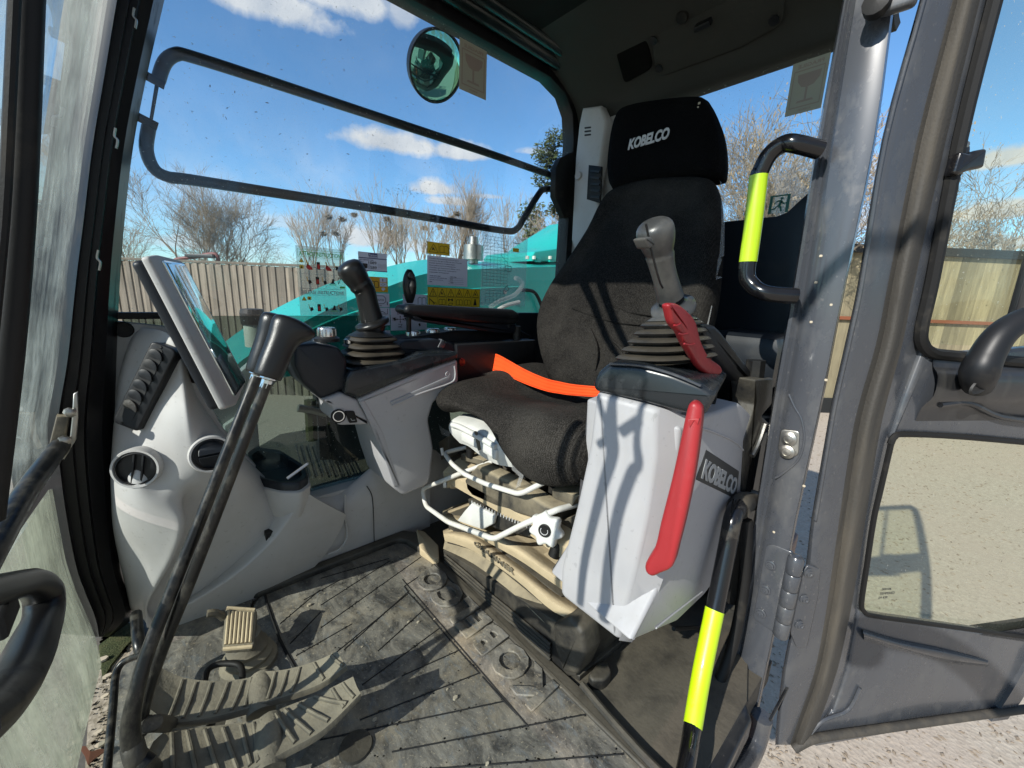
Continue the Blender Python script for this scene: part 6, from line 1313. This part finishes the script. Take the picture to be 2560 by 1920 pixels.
# bottom panel
bp = [dr(2148, 1525), dr(2170, 1542), dr(2300, 1560), dr(2450, 1582), dr(2620, 1608), dz(.78, .04), dz(.78, -.05), dz(.75, -.22)] + [dr(2560, 1784), dr(2300, 1822), dr(2040, 1868), dr(2010, 1840), dr(2086, 1780), dr(2120, 1680)]
bm = B(); slab(bm, bp, -DNn * .028, .006); part('bottom_panel', bm, 'frame_grey', door)
bm = B(); g_ = [[dr(a, c, k) for a, c, k in r_] for r_ in ([(2156, 1573, .001), (2158, 1580, .012), (2160, 1590, .014), (2160, 1600, .001)], [(2250, 1600, .001), (2250, 1608, .012), (2252, 1618, .014), (2254, 1628, .001)], [(2360, 1622, .001), (2360, 1632, .012), (2360, 1645, .012), (2362, 1656, .001)], [(2470, 1650, .001), (2470, 1656, .008), (2470, 1662, .008), (2472, 1668, .001)])]
patch(bm, g_, None, 5); part('pressing', bm, 'frame_grey', door, smooth=60)
bm = B(); tube(bm, [dr(*p, .004) for p in ((2150, 1720), (2120, 1775), (2060, 1800), (2026, 1834))], .004, 8, 4); part('pressing', bm, 'frame_grey', door)
bm = B(); tube(bm, [dr(*p, .010) for p in ((1984, 1872), (2020, 1852), (2060, 1842), (2200, 1822), (2400, 1794), (2660, 1760))], .010, 10, 4); part('bottom_seal', bm, 'seal', door)
# glass mark
for s, a, h in (('TEMPERED', (2198, 1487), 5), ('E4 43R', (2196, 1497), 5), ('000106', (2204, 1476), 4)):
    bm = B(); text(bm, s, dr(*a, -.004), DD * -1 if False else DD, ZA, None, .006, .0004, .0); part('glass_mark', bm, 'dark_band', door, smooth=0)
# pull handle
t_ = [(2680, 780), (2600, 788), (2545, 806), (2500, 838), (2468, 885), (2448, 930), (2444, 965)]
q = [dr(a, c, .055 if i not in (6,) else .035) for i, (a, c) in enumerate(t_)]; bm = B(); tube(bm, q, [.021, .021, .021, .022, .024, .027, .022], 18, 5); h_ = part('pull_handle', bm, 'dark_trim', door, smooth=70)
p = dr(2452, 962, .062); ax_ = (C0 - p).normalized(); bm = B(); lathe(bm, p, DNn, [(.018, 0), (.016, .003), (.010, -.001), (.001, -.002)], 18, (1.5, .8), DD * -.8 + ZA * -.6); part('screw_recess', bm, 'black_mark', h_)
bm = B(); lathe(bm, p + DNn * .001, DNn, [(.004, 0), (.0035, .002), (.001, .001)], 10); part('screw', bm, 'steel', h_)
# window catch on the outer side of the stile
cth = thing('door_catch', 'glossy black catch clamped to the edge of the open door', 'catch', dr(2420, 400))
bm = B(); slab(bm, rc([dr(*p, .006) for p in ((2402, 360), (2418, 352), (2428, 365), (2424, 410), (2402, 445), (2398, 462), (2376, 468), (2380, 440), (2395, 420))], .004), -DNn * .012, .003); part('plate', bm, 'black_paint', cth)
bm = B(); slab(bm, rc([dr(*p, .022) for p in ((2404, 378), (2430, 384), (2440, 375), (2466, 370), (2470, 374), (2462, 418), (2424, 426), (2398, 438), (2388, 432))], .004), -DNn * .02, .005); part('body', bm, 'black_paint', cth)
for a, c in ((2414, 362), (2392, 450)):
    bm = B(); lathe(bm, dr(a, c, .008), DNn, [(.005, 0), (.005, .003), (.001, .004)], 8); part('bolt', bm, 'steel', cth)
# lower hinge
HX = .945
bm = B(); slab(bm, rc([at(*p, x=HX) for p in ((1915, 1363), (1935, 1362), (1984, 1382), (1945, 1590), (1882, 1546))], .008), (.008, 0, 0), .002); hg = part('hinge', bm, 'frame_grey', door)
bm = B(); slab(bm, rc([dr(*p, .018) for p in ((2005, 1435), (2022, 1412), (2052, 1424), (2046, 1490), (2018, 1618), (1994, 1622), (1974, 1575), (1985, 1520))], .006), -DNn * .006, .002); part('door_leaf', bm, 'frame_grey', hg)
ka = at(1991, 1392, x=.940); kb_ = at(1950, 1590, x=.940); axk = (kb_ - ka)
for i in range(5):
    bm = B(); lathe(bm, ka.lerp(kb_, i / 5 + .004), axk, [(.0135, 0), (.0148, .002), (.0148, axk.length / 5 - .004), (.0135, axk.length / 5 - .002)] if i else [(.004, -.004), (.011, -.002), (.0148, .004), (.0148, axk.length / 5 - .004), (.0135, axk.length / 5 - .002)], 22); part('knuckle', bm, 'frame_grey', hg)
for a, c in ((1926, 1413), (1913, 1474), (1902, 1533)):
    bm = B(); p = at(a, c, x=HX - .001); lathe(bm, p, (-1, 0, 0), [(.011, 0), (.011, .002), (.008, .003), (.0075, .006), (.004, .0065), (.003, .004)], 12); part('bolt', bm, 'frame_grey', hg)
for a, c in ((2021, 1432), (2010, 1497), (1998, 1562)):
    bm = B(); p = dr(a, c, .019); lathe(bm, p, DNn, [(.011, 0), (.011, .002), (.008, .003), (.0075, .006), (.004, .0065), (.003, .004)], 12); part('bolt', bm, 'frame_grey', hg)

# unseen rods added by the front window, shaped to stripe the console with shadow
wp = thing('shadow_rods', 'unseen twin black rods added outside the front window to cast shadow stripes', 'shadow_rods', (-.15, .3, .8))
def sw(px, py, X=-.16, P=None, N=None):
    p = on(px, py, P or FP, N or FN); return p + SUNV * ((X - p.x) / SUNV.x)
def wrod(l, r_, nm='rod', **k):
    bm = B(); tube(bm, [sw(*p, **k) for p in l], r_, 10, 4); part(nm, bm, 'black_paint', wp)
wrod([(1535, 940), (1530, 1010), (1525, 1081), (1530, 1139), (1501, 1236), (1463, 1395), (1450, 1510)], [.007, .008, .014, .011, .009, .008, .007], 'arm')
wrod([(1617, 951), (1603, 1019), (1592, 1100), (1596, 1160), (1579, 1185), (1545, 1284), (1521, 1414), (1511, 1549)], [.004, .005, .006, .008, .010, .010, .010, .011], 'arm')
wrod([(1492, 985), (1505, 1030), (1518, 1075)], .005, 'link')
wrod([(1497, 1112), (1522, 1096)], .007, 'shadow_nub')
wrod([(1554, 1080), (1598, 1050)], .009, 'link')
wrod([(1535, 935), (1570, 920), (1620, 932)], .010, 'cross_shadow_rod')
for l in ([(1452, 690), (1490, 770), (1520, 850), (1555, 905)], [(1500, 690), (1530, 780), (1560, 850), (1580, 885)]): wrod(l, [.016, .012, .010, .006], 'upper_shadow_rod', X=.03, P=SP, N=SN)  # added pair, casts the two bar shadows on the backrest

# unseen block and arm added ahead of the doorway to shadow the open door
vm = thing('door_shadow_caster', 'unseen black block on a bent arm, added to cast a shadow on the door', 'mirror', (-.45, -.1, .9))
def sd_(px, py, X=-.45): return sw(px, py, X=X, P=DP, N=DNn)
bm = B(); slab(bm, rc([sd_(*p) for p in ((2112, 1538), (2190, 1530), (2214, 1546), (2216, 1640), (2190, 1652), (2120, 1640))], .02), V((-.05, 0, 0)), .012); part('housing', bm, 'black_rubber', vm)
bm = B(); tube(bm, [sd_(2200, 1585), sd_(2320, 1605), sd_(2420, 1660), sd_(2500, 1740), sd_(2600, 1880)], [.030, .034, .038, .045, .05], 12, 4); part('arm', bm, 'black_rubber', vm)
bm = B(); tube(bm, [sd_(2360, 575, -.30), sd_(2290, 600, -.30), sd_(2230, 618, -.30), sd_(2150, 632, -.30), sd_(2060, 660, -.30), sd_(1990, 720, -.30)], .011, 10, 4); solo('shadow_tube', bm, 'black_paint', 'unseen black tube added ahead of the doorway to cast a curved shadow', 'handle')  # unseen tube added to throw a curved shadow across pillar and door

# ------------------------------------------------------------------ stickers on the panes
YS = WY + .008
def sx(px, py): return at(px, py, y=YS)
def rect(px0, py0, px1, py1):
    a, c = sx(px0, py0), sx(px1, py1); return a.x, a.z, c.x, c.z
class Stick:
    def __init__(s, name, label, x0, zt, x1, zb, m, cat='sticker', group=None):
        s.x0, s.zt, s.x1, s.zb = x0, zt, x1, zb; s.W = x1 - x0; s.H = zt - zb; s.n = 0
        s.o = thing(name, label, cat, ((x0 + x1) / 2, YS, zb), group)
        bm = B(); slab(bm, [V((x0, YS, zb)), V((x1, YS, zb)), V((x1, YS, zt)), V((x0, YS, zt))], (0, .0006, 0)); part('sheet', bm, m, s.o)
        s.bm = {}
    def P(s, u, v, k=0): return V((s.x0 + u * s.W, YS - .0004 - k, s.zt - v * s.H))
    def g(s, m):
        if m not in s.bm: s.bm[m] = B()
        return s.bm[m]
    def txt(s, st, u, v, w, h, m='black_mark', bold=.01):
        text(s.g(m), st, s.P(u, v), XA, ZA, w * s.W, h * s.H, .0003, bold)
    def rc(s, u0, v0, u1, v1, m, k=0): slab(s.g(m), [s.P(u0, v1, k), s.P(u1, v1, k), s.P(u1, v0, k), s.P(u0, v0, k)], (0, -.0002, 0))
    def fr(s, u0, v0, u1, v1, m, t=.01):
        tu = t; tv = t * s.W / s.H
        s.rc(u0, v0, u1, v0 + tv, m); s.rc(u0, v1 - tv, u1, v1, m); s.rc(u0, v0 + tv, u0 + tu, v1 - tv, m); s.rc(u1 - tu, v0 + tv, u1, v1 - tv, m)
    def ln(s, pts, m, t=.012, k=.0002):
        tt = t * s.W
        for a, b_ in zip(pts, pts[1:]):
            p, q = s.P(*a, k), s.P(*b_, k); d = (q - p)
            if d.length < 1e-6: continue
            d.normalize(); n_ = V((-d.z, 0, d.x)) * tt / 2; slab(s.g(m), [p - n_, q - n_, q + n_, p + n_], (0, -.0002, 0))
    def pg(s, pts, m, k=.0003): slab(s.g(m), [s.P(*p, k) for p in pts], (0, -.0002, 0))
    def warn(s, u, v, w, h, m='black_mark', t=.012, kind=0):
        s.ln([(u, v + h), (u + w / 2, v), (u + w, v + h), (u, v + h)], m, t)
        c = u + w / 2
        if kind == 0: s.pg([(c - w * .04, v + h * .35), (c + w * .06, v + h * .35), (c + w * .03, v + h * .7), (c - w * .02, v + h * .7)], m); s.pg([(c - w * .05, v + h * .77), (c + w * .05, v + h * .77), (c + w * .05, v + h * .87), (c - w * .05, v + h * .87)], m)
        else: s.pg([(c - w * .08, v + h * .35), (c + w * .02, v + h * .5), (c + w * .20, v + h * .85), (c - w * .05, v + h * .65), (c - w * .2, v + h * .85)], m)
    def book(s, u, v, w, h, m='black_mark', t=.012):
        c = u + w / 2
        s.ln([(u, v + h * .15), (u + w * .25, v), (c, v + h * .12), (u + w * .75, v), (u + w, v + h * .15), (u + w, v + h), (c, v + h * .95), (u, v + h), (u, v + h * .15)], m, t); s.ln([(c, v + h * .12), (c, v + h * .95)], m, t)
    def done(s):
        for m, b_ in s.bm.items(): part('print', b_, m, s.o, smooth=0)
# quick-coupler instruction sheet (clear)
a, c = sx(738, 612), sx(869, 788)
s = Stick('instruction_sheet', 'clear sheet of green-titled attachment instructions on the side window', a.x, sx(760, 615).z, c.x, c.z, 'clear_sheet')
s.fr(.03, .045, .97, .15, 'green_mark', .006); s.txt('ATTACH INSTRUCTIONS', .06, .135, .88, .065, 'green_mark', .02)
s.fr(.03, .60, .97, .70, 'grey_mark', .006); s.txt('RELEASE INSTRUCTIONS', .06, .685, .88, .055, 'grey_mark', .02)
for (u, v) in ((.05, .17), (.05, .72)):
    s.pg([(u, v + .06), (u + .045, v), (u + .09, v + .06)], 'yellow_label', .0001); s.ln([(u, v + .06), (u + .045, v), (u + .09, v + .06), (u, v + .06)], 'black_mark', .006)
for (u, v) in ((.05, .27), (.16, .72)): s.rc(u, v, u + .08, v + .05, 'yellow_label'); s.pg([(u + .02, v + .045), (u + .04, v + .005), (u + .06, v + .045)], 'black_mark')
def icon(u, v, k):
    if k == 0: s.pg([(u, v + .10), (u + .02, v + .05), (u + .06, v + .06), (u + .12, v + .10), (u + .13, v + .13), (u + .04, v + .13)], 'label_dark' if 0 else 'red_mark'); s.pg([(u, v), (u + .025, v), (u + .05, v + .07), (u + .03, v + .08)], 'orange_label')
    elif k == 1: s.rc(u + .02, v + .01, u + .09, v + .12, 'black_mark'); s.rc(u + .03, v + .045, u + .08, v + .11, 'red_mark', .0003)
    elif k == 2: s.pg([(u + .02, v + .06), (u + .08, v + .06), (u + .09, v + .10), (u + .03, v + .12)], 'black_mark'); s.ln([(u, v + .01), (u + .01, v + .08)], 'orange_label', .012)
    elif k == 3: s.pg([(u + .05, v + .03), (u + .09, v + .03), (u + .09, v + .08), (u + .12, v + .10), (u, v + .10), (u + .04, v + .07)], 'black_mark'); s.rc(u - .02, v + .11, u + .14, v + .12, 'green_mark')
    else: s.ln([(u + .04, v), (u + .02, v + .05), (u + .03, v + .10), (u + .08, v + .02), (u + .04, v)], 'black_mark', .012)
for r_, v, ks in ((0, .20, (0, 1, 0, 2)), (1, .42, (2, 1, 2, 3, 4)), (2, .82, (2, 1, 2, 3, 2))):
    for i, k in enumerate(ks): icon(.16 + i * (.78 / len(ks)) + .02, v, k)
s.ln([(.02, .39), (.98, .39)], 'grey_mark', .004); s.rc(.86, .555, .97, .585, 'green_mark'); s.done()
# service sticker
a, c = sx(895, 628), sx(968, 683)
s = Stick('service_sticker', 'white service sticker with handwritten hours behind the far joystick', a.x, a.z, c.x, sx(968, 681).z, 'white_label')
s.rc(.35, .03, .66, .20, 'blue_mark'); s.txt('Fenton', .37, .185, .27, .12, 'white_label', .02); s.bm['white_label'] and None
s.fr(.36, .21, .67, .27, 'blue_mark', .008); s.rc(.0, .29, 1, .33, 'blue_mark'); s.rc(0, .96, 1, 1, 'blue_mark')
s.txt('LAST SERVICE TYPE:', .02, .44, .5, .06, 'blue_mark'); s.txt('HRS', .03, .56, .14, .05, 'blue_mark'); s.txt('NEXT SERVICE', .02, .70, .38, .05, 'blue_mark')
s.txt('1089', .34, .62, .28, .15, 'black_mark', .01); s.txt('1589', .34, .88, .28, .16, 'black_mark', .01)
for v in (.62, .68, .74, .80): s.ln([(.66, v), (.72, v - .05), (.80, v + .02), (.92, v - .05), (.97, v)], 'grey_mark', .006)
s.done()
# orange label with icons
a, c = sx(905, 690), sx(970, 731)
s = Stick('caution_sticker', 'orange caution label half hidden by the far joystick', a.x, a.z, c.x, c.z, 'orange_label')
s.book(.30, .28, .32, .42, t=.02); s.rc(.68, .06, .95, .32, 'white_label'); s.rc(.68, .36, .95, .62, 'white_label'); s.ln([(.8, .1), (.8, .28)], 'blue_mark', .03); s.ln([(.72, .48), (.8, .42), (.9, .48), (.8, .55), (.72, .48)], 'grey_mark', .015); s.pg([(.75, .7), (.85, .68), (.9, .78), (.8, .92), (.73, .8)], 'white_label'); s.done()
a, c = sx(912, 732), sx(974, 768)
s = Stick('idle_sticker', 'white label with an AUTO engine symbol next to the far joystick', a.x, a.z, c.x, c.z, 'white_label')
s.ln([(.38, .30), (.45, .18), (.75, .18), (.84, .35), (.84, .60), (.74, .75), (.46, .75), (.38, .6), (.38, .30)], 'black_mark', .02); s.ln([(.1, .38), (.38, .38)], 'black_mark', .025); s.txt('AUTO', .46, .55, .30, .14); s.ln([(.90, .6), (.90, .85)], 'black_mark', .03); s.txt('n/min', .42, .93, .25, .10); s.done()
a, c = sx(918, 769), sx(975, 813)
s = Stick('bucket_sticker', 'white label with a bracket shaped symbol under the AUTO label', a.x, a.z, c.x, c.z, 'white_label')
s.ln([(.4, .05), (.4, .35), (.9, .35), (.9, .05)], 'black_mark', .02); s.ln([(.5, .3), (.65, .2), (.8, .3)], 'black_mark', .02); s.done()
a, c = sx(950, 826), sx(976, 845)
s = Stick('letter_sticker', 'small white label with the letter A just above the bellows', a.x, a.z, c.x, c.z, 'white_label'); s.txt('A', .5, .8, .3, .5, 'black_mark', .02); s.done()
a, c = sx(976, 770), sx(1067, 824)
s = Stick('lever_pattern_sticker', 'white label of lever arrows below the armrest tip', a.x, a.z, c.x, c.z, 'white_label')
s.ln([(.14, .50), (.36, .50)], 'black_mark', .012); s.ln([(.25, .34), (.25, .66)], 'black_mark', .012)
for p in ([(.14, .50), (.175, .45), (.175, .55)], [(.36, .50), (.325, .45), (.325, .55)], [(.25, .34), (.23, .40), (.27, .40)], [(.25, .66), (.23, .60), (.27, .60)]): s.pg(p, 'black_mark')
s.ln([(.28, .12), (.18, .14), (.18, .28), (.24, .24)], 'black_mark', .01); s.ln([(.19, .72), (.30, .72), (.27, .82), (.19, .84), (.30, .86)], 'black_mark', .01)
for u in (.05, .36): s.pg([(u, .46), (u + .06, .42), (u + .09, .52), (u + .05, .56)], 'black_mark'); s.fr(u, .42, u + .09, .57, 'black_mark', .006)
s.pg([(.75, .72), (.80, .68), (.82, .80), (.78, .84)], 'black_mark'); s.ln([(.5, .02), (.5, .98)], 'grey_mark', .004); s.done()
a, c = sx(1007, 735), sx(1067, 768)
s = Stick('manual_sticker', 'white label showing an open book behind the teardrop lever', a.x, a.z, c.x, c.z, 'white_label'); s.book(.62, .2, .34, .6, t=.018); s.ln([(.1, .7), (.2, .9), (.4, .8)], 'black_mark', .02); s.done()
a, c = sx(1068, 603), sx(1124, 640)
s = Stick('warning_sticker', 'small yellow warning label with a triangle and an open book above the text sheet', a.x, a.z, c.x, sx(1124, 640).z, 'yellow_label')
s.warn(.07, .15, .40, .68, t=.016, kind=1); s.book(.55, .22, .38, .58, t=.016); s.ln([(.5, .02), (.5, .98)], 'black_mark', .008); s.fr(0, 0, 1, 1, 'black_mark', .01); s.done()
a, c = sx(1068, 638), sx(1168, 716)
s = Stick('text_sticker', 'white sheet of small printed lines between the two yellow warning labels', a.x, a.z, c.x, sx(1168, 717).z, 'white_label')
for i, st in enumerate(('Contains fluorinated greenhouse gases.', 'Contient des gaz à effet de serre fluorés.', 'Enthält fluorierte Treibhausgase.', 'Bevat gefluoreerde broeikasgassen.', 'Contiene gas fluorurati a effetto serra.', 'Innehåller fluorerade växthusgaser.', 'Indeholder drivhusgasser.')):
    s.txt(st, .05, .11 + i * .078, .80 * len(st) / 42, .040, 'blue_mark', .01)
for i, st in enumerate(('TYPE OF F GAS', 'TOTAL F GAS MASS (kg)', 'TOTAL CO2 EQ (t)', 'GWP')): s.txt(st, .05, .70 + i * .068, .02 * len(st), .036, 'blue_mark', .01)
for i, st in enumerate(('HFC-134a', '0.8', '1.2', '1430')): s.txt(st, .55, .70 + i * .068, .02 * len(st), .040, 'black_mark', .01); s.ln([(.5, .72 + i * .068), (.9, .72 + i * .068)], 'blue_mark', .003)
s.done()
a, c = sx(1069, 717), sx(1199, 768)
s = Stick('warning_sticker', 'wide yellow warning label with six triangles above the black armrest', a.x, a.z, c.x, c.z, 'yellow_label')
for i in range(6):
    u = .02 + i * .163; s.warn(u + .01, .06, .125, .40, t=.008, kind=i % 2)
    if i in (1, 3, 4): s.book(u + .015, .60, .115, .30, t=.007)
    elif i == 0: s.ln([(u + .01, .55), (u + .01, .95)], 'black_mark', .008); s.ln([(u + .02, .62), (u + .07, .75), (u + .10, .85)], 'black_mark', .014); s.fr(u + .08, .78, u + .13, .95, 'black_mark', .005)
    elif i == 2: s.ln([(u + .03, .62), (u + .10, .62)], 'black_mark', .012); s.pg([(u + .02, .56), (u + .045, .56), (u + .045, .70), (u + .02, .70)], 'black_mark'); s.pg([(u + .085, .56), (u + .11, .56), (u + .11, .70), (u + .085, .70)], 'black_mark'); s.ln([(u + .02, .92), (u + .05, .80), (u + .11, .80), (u + .09, .92), (u + .02, .92)], 'black_mark', .007)
    else: s.pg([(u + .05, .56), (u + .08, .56), (u + .08, .66), (u + .10, .90), (u + .03, .90), (u + .05, .66)], 'black_mark')
    if i: s.ln([(u - .008, .02), (u - .008, .98)], 'black_mark', .003)
s.ln([(.0, .5), (1, .5)], 'black_mark', .003); s.fr(0, 0, 1, 1, 'black_mark', .005); s.done()
a, c = sx(1205, 588), sx(1312, 766)
s = Stick('chart_film', 'clear film printed with a fine grid chart near the rear end of the side window', a.x, sx(1250, 585).z, c.x, c.z, 'clear_film')
for k in range(8): s.ln([(.03 + k * .075, .05), (.03 + k * .075, .72)], 'dark_band', .004)
for k in range(16): s.ln([(.03, .05 + k * .0447), (.555, .05 + k * .0447)], 'dark_band', .004)
for k in range(6): s.ln([(.1 + k * .08, .78), (.1 + k * .08, .96)], 'dark_band', .004)
for k in range(5): s.ln([(.1, .78 + k * .045), (.5, .78 + k * .045)], 'dark_band', .004)
s.txt('KOBELCO', .66, .10, .16, .018, 'black_mark', .03); s.rc(.66, .16, .80, .215, 'yellow_label'); s.fr(.5, .42, .64, .50, 'black_mark', .01); s.ln([(.40, .28), (.55, .38), (.60, .55)], 'black_mark', .005); s.ln([(.5, .75), (.56, .70), (.6, .76), (.53, .79), (.5, .75)], 'black_mark', .01); s.done()
# fragile stickers, printed side out: seen from behind
a, c = sx(1149, 91), sx(1215, 246)
YS2 = YS
s = Stick('fragile_sticker', 'beige sticker with a faint wine glass near the round mirror', a.x, sx(1149, 92).z, sx(1216, 200).x, sx(1149, 222).z, 'beige_label')
def glassmark(s):
    s.fr(.08, .17, .92, .88, 'label_red', .03); s.pg([(.2, .25), (.84, .25), (.82, .38), (.68, .49), (.50, .52), (.34, .49), (.22, .38)], 'label_red'); s.pg([(.47, .52), (.53, .52), (.53, .75), (.47, .75)], 'label_red'); s.pg([(.30, .75), (.70, .75), (.74, .79), (.26, .79)], 'label_red')
glassmark(s)
text(s.g('label_red'), 'FRAGILE', s.P(.86, .14), -XA, ZA, .70 * s.W, .07 * s.H, .0003, .03); text(s.g('label_red'), 'KOBELCO', s.P(.66, .94), -XA, ZA, .30 * s.W, .03 * s.H, .0003, .03); s.done()
# second one on the rear window, plane x
def rw(px, py, x=1.402): return at(px, py, x=x)
def rear_sheet(name, label, corners, m):
    t = thing(name, label, 'sticker', sum(corners, V((0, 0, 0))) / 4); bm = B(); slab(bm, corners, (.0006, 0, 0)); part('sheet', bm, m, t)
    o_, U_, V_ = corners[0], corners[1] - corners[0], corners[3] - corners[0]
    return t, (lambda u, v, k=.0004: o_ + U_ * u + V_ * v - XA * k), U_, V_
ya, yb = rw(1972, 230).y, rw(2064, 205).y; za, zb2 = rw(1972, 165).z, rw(1957, 294).z
t, P_, U_, V_ = rear_sheet('fragile_sticker', 'beige sticker with a faint wine glass high on the rear window', [V((1.402, ya, za)), V((1.402, yb, za)), V((1.402, yb, zb2)), V((1.402, ya, zb2))], 'beige_label')
bm = B()
for pts in ([(.2, .25), (.84, .25), (.82, .38), (.68, .49), (.50, .52), (.34, .49), (.22, .38)], [(.47, .52), (.53, .52), (.53, .75), (.47, .75)], [(.30, .75), (.70, .75), (.74, .79), (.26, .79)], [(.08, .17), (.92, .17), (.92, .19), (.08, .19)], [(.08, .86), (.92, .86), (.92, .88), (.08, .88)], [(.08, .19), (.10, .19), (.10, .86), (.08, .86)], [(.90, .19), (.92, .19), (.92, .86), (.90, .86)]): slab(bm, [P_(*p) for p in pts], (-.0002, 0, 0))
text(bm, 'FRAGILE', P_(.86, .13), -U_, -V_, .70 * U_.length, .07 * V_.length, .0003, .03); text(bm, 'KOBELCO', P_(.7, .95), -U_, -V_, .35 * U_.length, .035 * V_.length, .0003, .03); part('print', bm, 'label_red', t, smooth=0)
ya, yb = rw(1921, 520).y, rw(1974, 510).y; za, zb2 = rw(1925, 490).z, rw(1921, 536).z
t, P_, U_, V_ = rear_sheet('exit_sign', 'small green running man exit sticker at the foot of the rear window', [V((1.402, ya, za)), V((1.402, yb, za)), V((1.402, yb, zb2)), V((1.402, ya, zb2))], 'clear_sheet')
bm = B()
for pts in ([(.02, .02), (.16, .02), (.16, .98), (.02, .98)], [(.84, .02), (.98, .02), (.98, .98), (.84, .98)], [(.16, .02), (.84, .02), (.84, .10), (.16, .10)], [(.54, .16), (.62, .14), (.68, .20), (.64, .28), (.56, .28), (.52, .22)], [(.40, .30), (.60, .30), (.66, .36), (.58, .58), (.46, .55), (.50, .38), (.36, .40), (.30, .50), (.24, .46)], [(.58, .34), (.74, .46), (.84, .42), (.86, .48), (.72, .54), (.56, .44)], [(.46, .54), (.58, .58), (.66, .72), (.68, .90), (.60, .90), (.56, .74), (.42, .62), (.34, .78), (.16, .80), (.14, .74), (.30, .70)]): slab(bm, [P_(*p) for p in pts], (-.0002, 0, 0))
part('print', bm, 'green_label', t, smooth=0)
# bits of dirt on the side window
bm = B(); rn = random.Random(11)
for px, py in ((525, 215), (587, 230), (568, 270), (516, 345), (640, 280), (668, 257), (808, 272), (704, 174), (714, 373), (773, 450), (860, 175), (983, 116), (870, 385), (960, 390), (1155, 400), (1075, 460), (1063, 407), (852, 100), (480, 278), (565, 295), (768, 385), (345, 440), (990, 245), (1148, 235), (700, 335), (1290, 300), (1350, 228), (932, 338)):
    p = at(px, py, y=WY + .006); a = rn.uniform(0, 3.14); u = V((math.cos(a), 0, math.sin(a))) * rn.uniform(.002, .005); v = V((-math.sin(a), 0, math.cos(a))) * rn.uniform(.0006, .0012); slab(bm, [p - u, p + v, p + u, p - v], (0, -.0003, 0))
for k in range(90):
    p = at(rn.gauss(1020, 30), 478 + rn.gauss(0, 7), y=WY + .006); a = rn.uniform(0, 3.14); u = V((math.cos(a), 0, math.sin(a))) * rn.uniform(.001, .003); v = V((-math.sin(a), 0, math.cos(a))) * .0006; slab(bm, [p - u, p + v, p + u, p - v], (0, -.0003, 0))
solo('dirt_flecks', bm, 'bark', 'tiny dry flecks stuck to the side window', 'dirt', kind='stuff', smooth=0)
SC.render.engine = 'CYCLES'
